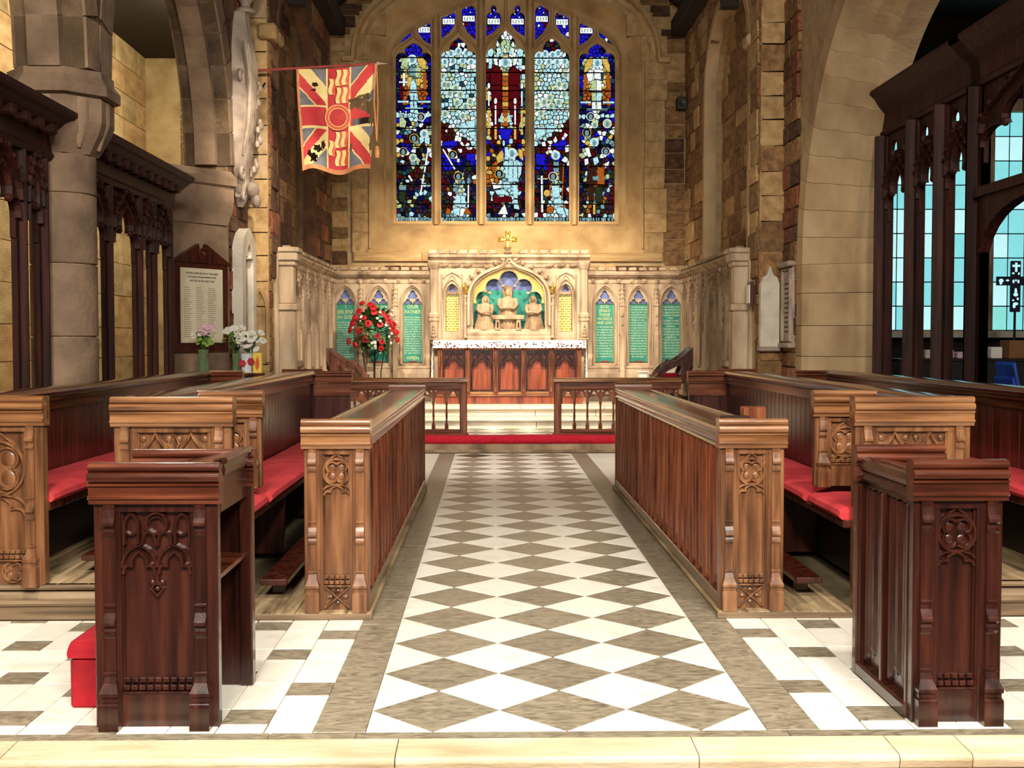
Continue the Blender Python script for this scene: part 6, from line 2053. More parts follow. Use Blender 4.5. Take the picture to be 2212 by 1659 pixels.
def rose_mesh(mat, r):
    b = MB()
    for k, (f, h) in enumerate(((1.0, .75), (.78, .9), (.52, 1.0), (.28, 1.02))):
        prof = [(.15 * r, -.55 * r), (.75 * f * r, -.35 * r), (f * r, .05 * r), (f * .93 * r, .42 * h * r), (f * .72 * r, .45 * h * r), (f * .6 * r, .1 * r)]
        n = 9; vs = []
        for q_, (rad, z) in enumerate(prof):
            for q in range(n):
                a = 2 * PI * (q + k * .37) / n
                rr_ = rad * (1 + .10 * math.cos(3 * a + k))
                vs.append((rr_ * math.cos(a), rr_ * math.sin(a), z))
        fs = []
        for i in range(len(prof) - 1):
            for q in range(n):
                s_ = (q + 1) % n; fs.append((i * n + q, i * n + s_, (i + 1) * n + s_, (i + 1) * n + q))
        b.add(vs, fs)
    me = bpy.data.meshes.new('rose'); me.from_pydata(b.v, [], b.f); me.materials.append(MATS[mat]); me.update()
    return me


def daisy_mesh(mat, r):
    b = MB()
    for k in range(9):
        a = 2 * PI * k / 9; c, s_ = math.cos(a), math.sin(a)
        b.add([(c * r * .15, s_ * r * .15, 0), (c * r * .6 - s_ * r * .2, s_ * r * .6 + c * r * .2, r * .22), (c * r, s_ * r, r * .12), (c * r * .6 + s_ * r * .2, s_ * r * .6 - c * r * .2, r * .22)], [(0, 1, 2, 3)])
    b.ball((0, 0, r * .08), r * .24, None, r * .15, 7, 4)
    me = bpy.data.meshes.new('flower'); me.from_pydata(b.v, [], b.f); me.materials.append(MATS[mat]); me.update()
    return me


def leaf_mesh(mat, l, w):
    vs = [(0, 0, 0)]; n = 5
    for i in range(1, n):
        t = i / n; ww = w * math.sin(PI * t) ** .8
        vs += [(-ww, t * l, .12 * l * math.sin(PI * t)), (0, t * l, .07 * l * math.sin(PI * t)), (ww, t * l, .12 * l * math.sin(PI * t))]
    vs.append((0, l, -.05 * l))
    fs = [(0, 2, 1), (0, 3, 2)]
    for i in range(n - 2):
        a = 1 + 3 * i; c = a + 3
        fs += [(a, a + 1, c + 1, c), (a + 1, a + 2, c + 2, c + 1)]
    a = 1 + 3 * (n - 2); fs += [(a, a + 1, len(vs) - 1), (a + 1, a + 2, len(vs) - 1)]
    me = bpy.data.meshes.new('leaf'); me.from_pydata(vs, [], fs); me.materials.append(MATS[mat]); me.update()
    return me


def aim(o, dirv, roll=0.0):
    o.rotation_euler = Vector(dirv).to_track_quat('Z', 'Y').to_euler()


st = thing('flower_stand', 'black wrought iron tripod flower stand left of the altar', 'stand', (-2.10, 17.78, .48))
C = Vector((-2.10, 17.78, .48))
b = MB(); b.tube([(C.x + .19 * math.cos(a), C.y + .19 * math.sin(a), 1.40) for a in [2 * PI * k / 20 for k in range(20)]], .012, 6, True); b.build('ring', 'iron', st)
b = MB(); b.lathe([(.17, 0), (.19, .09), (.185, .09)], (C.x, C.y, 1.33), 16); b.build('bowl', 'iron', st)
for k in range(3):
    a = PI / 2 + 2 * PI * k / 3
    b = MB(); b.tube([(C.x + .21 * math.cos(a), C.y + .21 * math.sin(a), 1.40), (C.x + .13 * math.cos(a), C.y + .13 * math.sin(a), .95), (C.x + .17 * math.cos(a), C.y + .17 * math.sin(a), .47)], .009, 6); b.build('leg', 'iron', st)
    b = MB(); b.tube([(C.x + .15 * math.cos(a), C.y + .15 * math.sin(a), 1.34), (C.x, C.y, 1.10)], .007, 6); b.build('brace', 'iron', st)
b = MB(); b.tube([(C.x, C.y, 1.12), (C.x, C.y, .75)], .008, 6); b.ball((C.x, C.y, .80), .022, .022, .035, 8, 5); b.build('stem', 'iron', st)
ar = thing('flower_arrangement', 'domed arrangement of red roses and small white flowers on the iron stand', 'flowers', (-2.10, 17.78, 1.40))
RM = rose_mesh('rose', .055); DM = daisy_mesh('petal_w', .03); LM = leaf_mesh('leaf', .15, .045); LM2 = leaf_mesh('leaf_l', .13, .03)
rr = random.Random(21)
cc_ = Vector((-2.10, 17.78, 1.60))
pos = [(-.16, .43), (-.03, .40), (-.20, .30), (.03, .28), (.15, .27), (-.30, .12), (-.05, .11), (.12, .10), (.24, .15), (-.20, .01), (.30, .03), (.08, -.07), (-.10, -.12), (.14, -.16), (-.38, -.16), (-.27, -.21), (.37, -.13), (.13, -.26), (.31, .10), (-.26, .20), (.02, .35), (.22, .21), (-.12, .20), (.36, -.02), (-.34, .02)]
for k, (dx, dz) in enumerate(pos):
    q = 1 - (dx / .45) ** 2 - ((dz - .05) / .5) ** 2
    dy = -.26 * math.sqrt(max(.05, q))
    o = put('rose', RM, (cc_.x + dx, cc_.y + dy, cc_.z + dz), ar); aim(o, (dx * 1.2, dy * 1.8, dz * .8 + .1)); o.scale = [rr.uniform(.85, 1.15)] * 3
for k in range(34):
    a = rr.uniform(0, 2 * PI); rad = rr.uniform(.1, 1) ** .5
    dx = .40 * rad * math.cos(a); dz = .05 + .42 * rad * math.sin(a)
    dy = -.27 * math.sqrt(max(.03, 1 - rad * rad)) - .03
    o = put('white_flower', DM, (cc_.x + dx, cc_.y + dy, cc_.z + dz), ar); aim(o, (dx, dy * 1.5, dz + .1)); o.scale = [rr.uniform(.6, 1.1)] * 3
for k in range(280):
    a = rr.uniform(0, 2 * PI); u = rr.uniform(-.9, 1)
    rad = rr.uniform(.45, .92); sx = math.sqrt(1 - u * u)
    dx, dy, dz = .34 * rad * sx * math.cos(a), .26 * rad * sx * math.sin(a), .05 + .36 * rad * u
    o = put('leaf', LM if rr.random() < .8 else LM2, (cc_.x + dx, cc_.y + dy, cc_.z + dz - .03), ar)
    o.rotation_euler = Vector((dx, dy, dz * .6)).to_track_quat('Y', 'Z').to_euler(); o.scale = [rr.uniform(.6, 1.1)] * 3
# --- three vases and a painted box on the ledge by the north wall
d = thing('ledge_table', 'narrow dark wooden ledge table holding vases beside the memorial board', 'table', (-3.0, 11.86, 0))
b = MB(); b.cbox(-3.55, -2.58, 11.66, 12.06, 1.095, 1.12, .005); b.build('table_top', 'oak_l', d)
b = MB(); b.cbox(-3.5, -2.63, 11.68, 11.70, 1.0, 1.095, .004); b.build('apron', 'backwood', d)
for x in (-3.5, -2.68):
    for y in (11.7, 12.0):
        b = MB(); b.cbox(x, x + .05, y, y + .05, 0, 1.095, .004); b.build('leg', 'backwood', d)


def bouquet(xc, yc, zb, h, spread, specs, label, leafn, up=.16):
    t = thing('flower_bouquet', label, 'flowers', (xc, yc, zb), 'bouquets on the ledge')
    rr_ = random.Random(int(abs(xc) * 1000))
    b = MB()
    for k in range(10):
        a = rr_.uniform(0, 2 * PI); r_ = spread * .7
        b.tube([(xc, yc, zb - .10), (xc + .4 * r_ * math.cos(a), yc + .4 * r_ * math.sin(a), zb + h * .4), (xc + r_ * math.cos(a), yc + r_ * math.sin(a), zb + h * .8)], .004, 4)
    b.build('stems', 'leaf', t)
    for me, n, (z0_, z1_), sc in specs:
        for k in range(n):
            a = rr_.uniform(0, 2 * PI); r_ = spread * rr_.uniform(.2, 1); z = zb + h * rr_.uniform(z0_, z1_)
            o = put(me.name.split('.')[0], me, (xc + r_ * math.cos(a), yc + r_ * math.sin(a) * .7, z), t)
            aim(o, (math.cos(a) * .6, -.7, .6)); o.scale = [sc * rr_.uniform(.8, 1.2)] * 3
    for k in range(leafn):
        a = rr_.uniform(0, 2 * PI); r_ = spread * rr_.uniform(.1, .8)
        o = put('leaf', LM if rr_.random() < .6 else LM2, (xc + r_ * .5 * math.cos(a), yc + r_ * .5 * math.sin(a), zb + h * rr_.uniform(.05, .7)), t)
        o.rotation_euler = Vector((math.cos(a), math.sin(a) - .3, rr_.uniform(.1, 1))).to_track_quat('Y', 'Z').to_euler(); o.scale = [rr_.uniform(.4, .8)] * 3
    return t


DP = daisy_mesh('petal_p', .045); DW = daisy_mesh('petal_w', .045); RW = rose_mesh('petal_w', .045); BUD = rose_mesh('leaf_l', .03)
def vase(name, xc, yc, prof, mats, label):
    b = MB(); b.lathe(prof, (xc, yc, 1.122), 20); return tag(b.build(name, mats, None, True), label, 'vase')
v1 = (-3.24, 11.82); v2 = (-2.92, 11.86); v3 = (-2.78, 11.74)
vase('glass_vase', v1[0], v1[1], [(.045, 0), (.055, .02), (.05, .1), (.042, .17), (.055, .24), (.05, .24), (.038, .17), (.045, .1), (.045, .02)], 'vase_glass', 'clear glass vase with pink flowers in front of the memorial board')
b = MB(); b.lathe([(.042, 0), (.043, .05), (.04, .06)], (v1[0], v1[1], 1.19), 14); tag(b.build('blue_filling', 'vase_blue', None, True), 'blue filling inside the clear glass vase with pink flowers', 'vase filling')
bouquet(v1[0], v1[1], 1.36, .22, .10, [(DP, 9, (.75, 1.05), 1.0), (DW, 4, (.6, .9), .9), (BUD, 10, (.1, .6), 1.0)], 'pink and white daisies with green buds in front of the memorial board', 14)
vase('glass_vase', v2[0], v2[1] + .04, [(.04, 0), (.045, .02), (.035, .1), (.045, .2), (.04, .2), (.03, .1), (.04, .02)], 'vase_glass', 'clear glass vase with white flowers between the pink bouquet and the white pot')
bouquet(v2[0], v2[1] + .04, 1.3, .28, .13, [(DW, 11, (.7, 1.05), 1.1), (BUD, 6, (.5, .9), 1.1)], 'white daisies and trailing fern in the middle of the ledge', 26)
d = thing('flower_pot', 'white pot painted with a red flower at the front of the ledge', 'vase', (v3[0], v3[1], 1.122))
b = MB(); b.lathe([(.06, 0), (.068, .008), (.05, .02), (.055, .1), (.06, .20), (.055, .20), (.05, .1)], (v3[0], v3[1], 1.122), 20); b.build('pot', 'pot_w', d, True)
for cx_, cz_ in ((-.03, .10), (.055, .12)):
    b = MB()
    for k in range(6):
        a = PI / 3 * k; b.ball((v3[0] + cx_ + .022 * math.cos(a), v3[1] - .055, 1.122 + cz_ + .022 * math.sin(a)), .017, .006, .017, 6, 4)
    b.build('painted_flower', 'rose', d)
bouquet(v3[0] + .03, v3[1], 1.32, .22, .15, [(RW, 11, (.2, .75), 1.0), (DW, 8, (.6, 1.0), .9)], 'white roses spreading from the painted pot at the right of the ledge', 22)
d = thing('painted_box', 'yellow box painted with an orange flame beside the white pot', 'box', (-2.67, 11.76, 1.122))
b = MB(); b.cbox(-2.715, -2.625, 11.73, 11.80, 1.122, 1.33, .004); b.build('box', 'pot_y', d)
b = MB(); b.prism([(-2.67, 1.15)] + bez((-2.67, 1.15), (-2.71, 1.19), (-2.69, 1.24), (-2.665, 1.30), 5) + bez((-2.665, 1.30), (-2.65, 1.25), (-2.635, 1.20), (-2.67, 1.15), 5)[1:-1], 11.726, 11.731, 'y'); b.build('flame', 'orange_p', d)

# ================================================================== REGIMENTAL FLAG
YF = 13.35; FX0, FX1 = -2.52, -1.60; FZ1, FZ0 = 4.58, 3.42
fl = thing('flag_pole', 'red-brown flag pole projecting from the north wall', 'flag pole', (-3.1, YF, 4.6))
b = MB(); b.tube([(-3.13, YF, 4.55), (-1.60, YF, 4.645)], .016, 8); b.build('pole', 'pole_red', fl, True)
b = MB(); b.lathe([(.02, 0), (.022, .02), (.012, .03), (.012, .05), (.002, .13)], (0, 0, 0), 8); b.v = [(-1.60 + z, YF + y, 4.645 + x) for x, y, z in b.v]; b.build('spear_tip', 'monument', fl)
b = MB(); b.tube([(-1.615, YF - .015, 4.64), (-1.63, YF - .02, 4.2), (-1.60, YF - .02, 3.75)], .009, 6); b.tube([(-1.60, YF - .015, 4.64), (-1.585, YF - .02, 4.2), (-1.60, YF - .02, 3.75)], .007, 6); b.build('cord', 'flag_fringe', fl)
b = MB(); b.lathe([(.028, 0), (.03, .09), (.022, .10), (.028, .12), (.01, .14)], (-1.60, YF - .02, 3.56), 10); b.build('tassel', 'flag_fringe', fl, True)
b = MB(); b.tube([(-3.13, YF, 4.05), (-2.88, YF, 4.42)], .012, 6); b.build('bracket', 'iron', fl)
flag = thing('regimental_flag', 'tattered faded red, cream and blue regimental flag with gold fringe', 'flag', (-2.06, YF, 4.0))


def fcol(x, y):
    """x,y in 0..1 from top left; returns material index or None where the cloth is torn away"""
    if x < .035: return 3
    if y > .955: return 3
    rx = x - .525; ry = y - .47
    # tears
    def torn(cx, cy, a, c_, ph): 
        an = math.atan2((y - cy) / c_, (x - cx) / a); k = 1 + .35 * math.sin(5 * an + ph) + .2 * math.sin(9 * an)
        return ((x - cx) / a) ** 2 + ((y - cy) / c_) ** 2 < k
    for t in ((.23, .155, .04, .022, 0), (.21, .205, .03, .014, 1), (.77, .345, .11, .06, 2), (.93, .40, .10, .06, 0), (.89, .30, .06, .03, 2), (.24, .79, .06, .035, 1), (.18, .885, .055, .045, 3), (.97, .50, .03, .1, 1), (.32, .745, .03, .04, 2), (.70, .77, .018, .05, 0), (.12, .84, .03, .03, 0), (.985, .75, .02, .1, 0)):
        if torn(*t): return None
    if abs(rx) < .135: return 0
    if abs(rx) < .158: return 2
    if abs(ry) < .095: return 0 if not (x > .72 and y > .5) else 4
    if abs(ry) < .115: return 2
    # diagonals: broad cream saltire counterchanged with red
    sx = rx / .525; sy = ry / .47
    dd = abs(sx) - abs(sy)
    ccw = (sx * sy > 0)      # top-left / bottom-right
    t = dd if True else 0
    if abs(t) < .30:
        if ccw:
            up_ = t if sy < 0 else t
            return 2 if (up_ < .02) == (sy < 0) else 0
        return 0 if (t < .02) == (sy < 0) else 2
    if abs(t) < .34: return 2
    return 1


NX_, NY_ = 92, 112
b = MB(); idx = {}
def fp(i, j):
    x = i / NX_; y = j / NY_
    xx = FX0 + (FX1 - FX0) * (x * (1 - .08 * y) + .06 * y * (1 - x) * (1 if y > .5 else y * 2))
    top_ = 4.565 + .062 * (x) + .012
    zz = top_ - y * (top_ - FZ0 - .03 * math.sin(x * 9)) - (.02 * math.sin(PI * x))
    yy = YF - .01 + .03 * math.sin(x * 9 + y * 2.2) * y + .012 * math.sin(x * 21 - y * 5) * y + (.05 * math.sin(PI * y) * (x - .6) if x > .6 else 0)
    return (xx, yy, zz)
for j in range(NY_):
    for i in range(NX_):
        m_ = fcol((i + .5) / NX_, (j + .5) / NY_)
        if m_ is None: continue
        q = []
        for a, c in ((i, j + 1), (i + 1, j + 1), (i + 1, j), (i, j)):
            if (a, c) not in idx:
                idx[(a, c)] = len(b.v); b.v.append(fp(a, c))
            q.append(idx[(a, c)])
        b.f.append(tuple(q)); b.m.append(m_)
b.build('cloth', ['flag_red', 'flag_blue', 'flag_cream', 'flag_fringe', 'leather'], flag, True)


def on_flag(x, y, off=-.012):
    p = fp(x * NX_, y * NY_); return (p[0], p[1] + off, p[2])


def scroll(xc, y0, y1, w):
    t = MB(); l = []; r = []
    for k in range(13):
        f = k / 12; y = y0 + (y1 - y0) * f; dx = .012 * math.sin(f * 2 * PI)
        l.append(on_flag(xc - w / 2 + dx, y)); r.append(on_flag(xc + w / 2 + dx, y))
    t.loft([l, r], False); t.build('battle_scroll', 'flag_cream', flag)
    t = MB(); t.loft([[on_flag(xc + w / 2 + .012 * math.sin(k / 12 * 2 * PI) + .002, y0 + (y1 - y0) * k / 12 + .004, -.009) for k in range(13)], [on_flag(xc + w / 2 + .034 + .012 * math.sin(k / 12 * 2 * PI), y0 + (y1 - y0) * k / 12 + .004, -.009) for k in range(13)]], False)
    t.build('scroll_edge', 'orange_p', flag)  # orange strip along one edge of the scroll


for xc, y0, y1 in ((.525, .02, .17), (.605, .02, .165), (.435, .10, .25), (.53, .185, .335), (.61, .185, .335), (.515, .60, .75), (.595, .60, .745), (.43, .69, .83), (.52, .775, .92), (.60, .775, .92)):
    scroll(xc, y0, y1, .05)
cz_ = on_flag(.525, .468)
for r0, r1, m_, off in ((0, .105, 'flag_red', -.016), (.105, .145, 'orange_p', -.017), (.10, .108, 'flag_cream', -.019), (.14, .148, 'flag_cream', -.019)):
    t = MB(); n = 28
    a_ = [(cz_[0] + r0 * math.cos(2 * PI * k / n), cz_[1] + off, cz_[2] + r0 * math.sin(2 * PI * k / n)) for k in range(n)]
    c_ = [(cz_[0] + r1 * math.cos(2 * PI * k / n), cz_[1] + off, cz_[2] + r1 * math.sin(2 * PI * k / n)) for k in range(n)]
    t.loft([a_, c_]); t.build('roundel', m_, flag)
t = MB(); t.stroke([(cz_[0] + .06, cz_[2] + .03), (cz_[0] - .03, cz_[2] - .01), (cz_[0] + .06, cz_[2] - .03)], .014, cz_[1] - .018, .004); t.build('numeral', 'orange_p', flag)

# ================================================================== MONUMENTS AND NOTICES
# memorial board hung across the canted face of the respond
ang = math.atan2(12.62 - 11.99, -3.165 + 3.60)
BM = Matrix.Translation((-3.612, 11.98, 0)) @ Matrix.Rotation(ang, 4, 'Z')
WB = math.hypot(.435, .63) * .98
d = thing('memorial_board', 'gabled dark wooden memorial board with a paper list of names', 'memorial', (-3.4, 12.25, 1.35))
def P(q): q.M = BM; return q
z0, z1 = 1.33, 2.28
b = P(MB()); b.cbox(0, WB, -.045, -.005, z0, z1, .006); b.build('frame', 'backwood', d)
b = P(MB()); b.prism([(-.03, z1 - .005), (WB + .03, z1 - .005), (WB / 2 + .05, z1 + .20), (WB / 2 + .045, z1 + .14), (WB / 2 - .045, z1 + .14), (WB / 2 - .05, z1 + .20)], -.07, -.005, 'y'); b.build('pediment', 'backwood', d)
b = P(MB()); b.stroke(circ(WB / 2, z1 + .10, .05, 18), .02, -.07, .02, True); b.ball((WB / 2, -.085, z1 + .10), .03, .015, .03, 10, 6); b.build('roundel', 'backwood', d)
b = P(MB()); b.cbox(.085, WB - .085, -.052, -.044, z0 + .10, z1 - .06, .002); b.build('paper_list', 'paper', d)
b = P(MB()); b.stroke([(.075, z0 + .09), (.075, z1 - .05), (WB - .075, z1 - .05), (WB - .075, z0 + .09)], .02, -.045, .014, True); b.build('inner_moulding', 'backwood', d)
for k, t_ in enumerate(('THE MEN NAMED BELOW OF THIS PARISH', 'TO THE GLORY OF GOD AND IN MEMORY OF THOSE', 'WHO FELL IN THE GREAT WAR')):
    p = BM @ Vector((WB / 2, -.0535, z1 - .115 - .04 * k)); text(t_, .026, p, d, 'ink', .44 - .05 * k, None, ang)
b = P(MB()); rr = random.Random(3)
for c in range(3):
    for k in range(24):
        x = .13 + c * .165; z = z1 - .27 - k * .0225
        b.box(x, x + rr.uniform(.07, .11), -.0535, -.052, z, z + .006)
b.build('name_lines', 'monument', d)

# white gothic tablet on the north wall
d = thing('wall_tablet', 'tall pale stone gothic tablet on the north wall left of the bright return', 'tablet', (-3.1, 13.0, 1.2))
MT = Matrix(((0, -1, 0, -3.10), (1, 0, 0, 0), (0, 0, 1, 0), (0, 0, 0, 1)))
b = MB(); b.M = MT; b.plate([(12.66, 1.25), (13.40, 1.25)] + list(reversed(pointed_head(12.66, 13.40, 2.42, 2.72))), [[(12.82, 1.33), (13.24, 1.33)] + list(reversed(trefoil_head(12.82, 13.24, 2.3, 2.55)))], -.09, .03); b.build('frame', 'monument_w', d)
b = MB(); b.M = MT; b.box(12.8, 13.26, -.02, .03, 1.3, 2.6); b.build('panel', 'monument', d)

# large baroque cartouche monument
d = thing('wall_monument', 'baroque grey stone cartouche with scrolls, drapery and crowning urn on the north wall', 'monument', (-3.05, 12.95, 2.9))
b = MB()
rows = [(2.95, .05, .05), (3.05, .16, .10), (3.2, .12, .12), (3.35, .24, .12), (3.6, .30, .16), (3.9, .34, .20), (4.2, .34, .22), (4.5, .30, .22), (4.75, .26, .18), (4.95, .2, .14), (5.1, .12, .12)]
lp = []
for z, w, dd in rows:
    lp.append([(-3.12 + dd * max(0, math.sin(PI * q / 13)) * (1 + .10 * math.sin(q * 2.2 + z * 4)), 12.98 + w * math.cos(PI * q / 13), z) for q in range(14)])
b.loft(lp, False); b.build('shield', 'monument', d, True)
for (yc, zc, r, sg) in ((12.72, 3.28, .09, 1), (13.2, 3.3, .08, -1), (12.8, 3.05, .06, 1), (13.12, 3.06, .06, -1), (12.68, 4.35, .07, 1), (13.26, 4.1, .07, -1)):
    pts = []
    for k in range(26):
        a = k * .42; rr_ = r * (1 - k / 30); pts.append((-3.02, yc + sg * rr_ * math.cos(a), zc + rr_ * math.sin(a)))
    b = MB(); b.tube(pts, [.028 * (1 - k / 40) for k in range(26)], 6); b.build('scroll', 'monument', d, True)
for k in range(6):
    y = 12.74 + k * .055
    b = MB(); b.tube([(-2.98 + .02 * math.sin(k), y, 4.75 - .03 * k), (-2.93, y - .01, 4.3), (-2.96, y + .02, 3.85), (-3.02, y + .03, 3.5)], [.02, .035, .03, .012], 6); b.build('drapery_fold', 'monument', d, True)
for k, (z, x) in enumerate(((4.28, -2.86), (4.12, -2.88), (3.86, -2.85), (3.70, -2.86), (3.42, -2.90))):
    b = MB(); b.ball((x - .02, 13.02, z), .035, .05, .05, 8, 5); b.ball((x - .04, 13.08, z + .05), .03, .04, .05, 7, 4); b.ball((x - .04, 12.97, z - .05), .03, .04, .045, 7, 4); b.build('fruit_drop', 'monument', d, True)
b = MB(); b.lathe([(.10, 0), (.12, .03), (.09, .05), (.05, .08), (.06, .12), (.11, .18), (.14, .28), (.14, .34), (.16, .36), (.17, .40), (.10, .43), (.07, .5), (.09, .55), (.02, .66)], (-3.02, 12.98, 5.1), 14); b.build('urn', 'monument', d, True)
b = MB(); b.ball((-2.96, 12.98, 3.14), .08, .12, .10, 10, 6); b.ball((-2.92, 12.98, 3.02), .06, .08, .08, 8, 5); b.build('corbel', 'monument', d, True)

# tablets on the south side
d = thing('wall_tablet', 'plain pale shouldered stone tablet on the south pier, left of the framed tablet', 'tablet', (3.02, 13.46, 1.45))
b = MB(); b.prism([(2.88, 1.38), (3.10, 1.38), (3.10, 2.12), (3.07, 2.20), (3.03, 2.22), (2.99, 2.33), (2.95, 2.22), (2.91, 2.20), (2.88, 2.12)], 13.40, 13.5, 'y'); b.build('slab', 'monument_w', d)
b = MB(); b.cbox(2.86, 3.12, 13.38, 13.5, 1.33, 1.385, .01); b.build('sill', 'monument', d)
d = thing('wall_tablet', 'grey stone framed tablet with incised lines on the south wall', 'tablet', (3.15, 13.05, 1.4))
MT2 = Matrix(((0, 1, 0, 3.16), (1, 0, 0, 0), (0, 0, 1, 0), (0, 0, 0, 1)))
b = MB(); b.M = MT2; b.cbox(12.95, 13.36, -.03, .05, 1.42, 2.3, .008); b.build('slab', 'monument', d)
b = MB(); b.M = MT2; b.stroke([(12.98, 1.45), (13.33, 1.45), (13.33, 2.27), (12.98, 2.27)], .05, -.03, .03, True); b.cbox(12.92, 13.39, -.09, .03, 2.30, 2.36, .012); b.cbox(12.92, 13.39, -.08, .03, 1.37, 1.43, .012); b.build('frame', 'monument', d)
b = MB(); b.M = MT2
for k in range(11): b.box(13.04, 13.27, -.034, -.028, 1.55 + k * .055, 1.565 + k * .055)
b.build('incised_lines', 'ink', d)
d = thing('framed_notice', 'small narrow framed notice on the south sanctuary wall', 'notice', (2.79, 13.75, 1.9))
b = MB(); b.cbox(2.80, 2.84, 13.58, 13.78, 1.86, 2.16, .006); b.build('frame', 'backwood', d)
b = MB(); b.cbox(2.79, 2.801, 13.61, 13.75, 1.9, 2.12, .002); b.build('sheet', 'white_paper', d)
d = thing('loudspeaker', 'small black loudspeaker box on the east wall right of the window', 'loudspeaker', (2.78, 18.5, 5.2))
b = MB(); b.cbox(2.70, 2.86, 18.44, 18.6, 5.16, 5.36, .012); b.build('case', 'dark_box', d)
b = MB(); b.lathe([(.05, 0), (.055, .008), (.02, .004)], (0, 0, 0), 14); b.v = [(2.78 + x, 18.44 - z, 5.26 + y) for x, y, z in b.v]; b.build('cone', 'iron', d)
b = MB(); b.cbox(-2.98, -2.76, 13.38, 13.62, 4.94, 5.12, .03)
tag(b.build('corbel_stone', 'ashlar', None, True), 'rounded pale corbel stone at the top of the bright north return', 'corbel')

# ================================================================== WOODEN SCREENS
def screen(root, M, posts, zt, zc, wood, pw=.09, bead=True, arch_z=(2.6, 3.05), beam=(.0, .34), slim=False, bosses=True):
    """posts along local x with moulded faces, traceried heads between them, deep cornice beam on top"""
    x0, x1 = posts[0], posts[-1]
    b = MB(); b.M = M
    bh = beam[1]
    b.prism([(.14, zt - bh), (-.05, zt - bh), (-.07, zt - bh + .03), (-.05, zt - bh + .06), (-.06, zt - bh * .5), (-.14, zt - bh * .35), (-.20, zt - bh * .2), (-.23, zt - .05), (-.25, zt - .03), (-.25, zt), (.14, zt)], x0 - .1, x1 + .1, 'x'); bm_ = b.build('cornice_beam', wood, root)
    n = max(3, round((x1 - x0) / .22))
    for k in range(n if bosses else 0):
        xa = x0 + (k + .5) * (x1 - x0) / n
        b = MB(); b.M = M; b.cbox(xa - .05, xa + .05, -.16, -.05, zt - bh * .55, zt - bh * .3, .015); b.build('beam_boss', wood, bm_)
    for x in posts:
        b = MB(); b.M = M
        k_ = .5 if slim else 1.0
        b.prism([(x - pw, -.03 * k_), (x - pw * .6, -.045 * k_), (x - pw * .35, -.09 * k_), (x - pw * .15, -.12 * k_), (x + pw * .15, -.12 * k_), (x + pw * .35, -.09 * k_), (x + pw * .6, -.045 * k_), (x + pw, -.03 * k_), (x + pw, .05 * k_), (x - pw, .05 * k_)], .9, zt - bh, 'z'); p_ = b.build('post', wood, root)
        b = MB(); b.M = M; b.cbox(x - pw - .02, x + pw + .02, -.14, .09, 0, .92, .012); b.build('post_foot', wood, p_)
    for a, c in zip(posts, posts[1:]):
        a += pw; c -= pw; m_ = (a + c) / 2
        b = MB(); b.M = M
        zs, za = arch_z
        outer = [(a, zs - .25), (a + .015, zs - .25)] + trefoil_head(a + .015, c - .015, zs - .12, za, 7) + [(c - .015, zs - .25), (c, zs - .25), (c, zt - bh), (a, zt - bh)]
        w = c - a
        hs = []
        if zt - bh - za > .12:
            hz = (za + zt - bh) / 2 + .02; hr = min(w * .2, (zt - bh - za) * .30)
            hs = [circ(a + w * .25, hz, hr * .8, 12), circ(c - w * .25, hz, hr * .8, 12)]
        b.plate(outer, hs, -.015, .025); b.build('traceried_head', wood, root)
        b = MB(); b.M = M
        b.stroke(trefoil_head(a + .015, c - .015, zs - .12, za, 7), .035, -.015, .04)
        b.stroke(ogee_head(a, c, zs, za + .16), .03, -.015, .05)
        for k in range(1, 5):
            p = ogee_head(a, c, zs, za + .16, 10)
            for q in (p[k * 2], p[-1 - k * 2]): b.ball((q[0], -.06, q[1] + .02), .03, .025, .022, 6, 4)
        for sg, e in ((1, a), (-1, c)): b.ball((e + sg * w * .27, -.03, zs - .12 + (za - zs + .12) * .34), .03, .03, .03, 7, 5)
        b.build('carved_cusps', wood, root)


SN = Matrix(((0, -1, 0, -3.42), (1, 0, 0, 0), (0, 0, 1, 0), (0, 0, 0, 1)))
for nm, lab, posts in (('parclose_screen', 'dark traceried oak screen between the round pier and the respond', [8.75, 9.42, 10.22, 10.65, 11.18]),
                       ('parclose_screen', 'dark traceried oak screen left of the round pier', [5.6, 6.3, 7.0, 7.69, 8.06])):
    d = thing(nm, lab, 'screen', (-3.42, (posts[0] + posts[-1]) / 2, 0), 'north parclose screens')
    screen(d, SN, posts, 3.04, 0, 'screenwood', .06, arch_z=(2.38, 2.60), beam=(0, .32), slim=True)
SS = Matrix(((0, 1, 0, 3.88), (1, 0, 0, 0), (0, 0, 1, 0), (0, 0, 0, 1)))
d = thing('parclose_screen', 'tall dark oak screen with deep cornice filling the south arch', 'screen', (3.92, 9.5, 0))
screen(d, SS, [9.73, 10.46, 11.18, 12.06], 4.02, 0, 'screenwood', .09, arch_z=(2.95, 3.22), beam=(0, .42), bosses=False)
screen(d, SS, [7.9, 9.73], 4.02, 0, 'screenwood', .09, arch_z=(3.2, 3.45), beam=(0, .42), bosses=False)
b = MB(); b.M = SS; b.plate([(9.64, 2.2)] + bez((9.64, 2.2), (9.5, 2.45), (9.2, 2.55), (8.82, 2.58), 6)[1:] + bez((8.82, 2.58), (8.5, 2.55), (8.2, 2.45), (7.99, 2.2), 6)[1:] + [(7.99, 2.72), (9.64, 2.72)], [], -.05, .05); b.build('door_lintel', 'screenwood', d)
b = MB(); b.M = SS; b.prism([(-.09, 2.66), (-.09, 2.74), (.05, 2.76), (.05, 2.66)], 7.99, 9.64, 'x'); b.build('lintel_mould', 'screenwood', d)
b = MB(); b.M = SS; b.cbox(8.82 - .05, 8.82 + .05, -.05, .05, 2.74, 3.58, .02); b.build('muntin', 'screenwood', d)
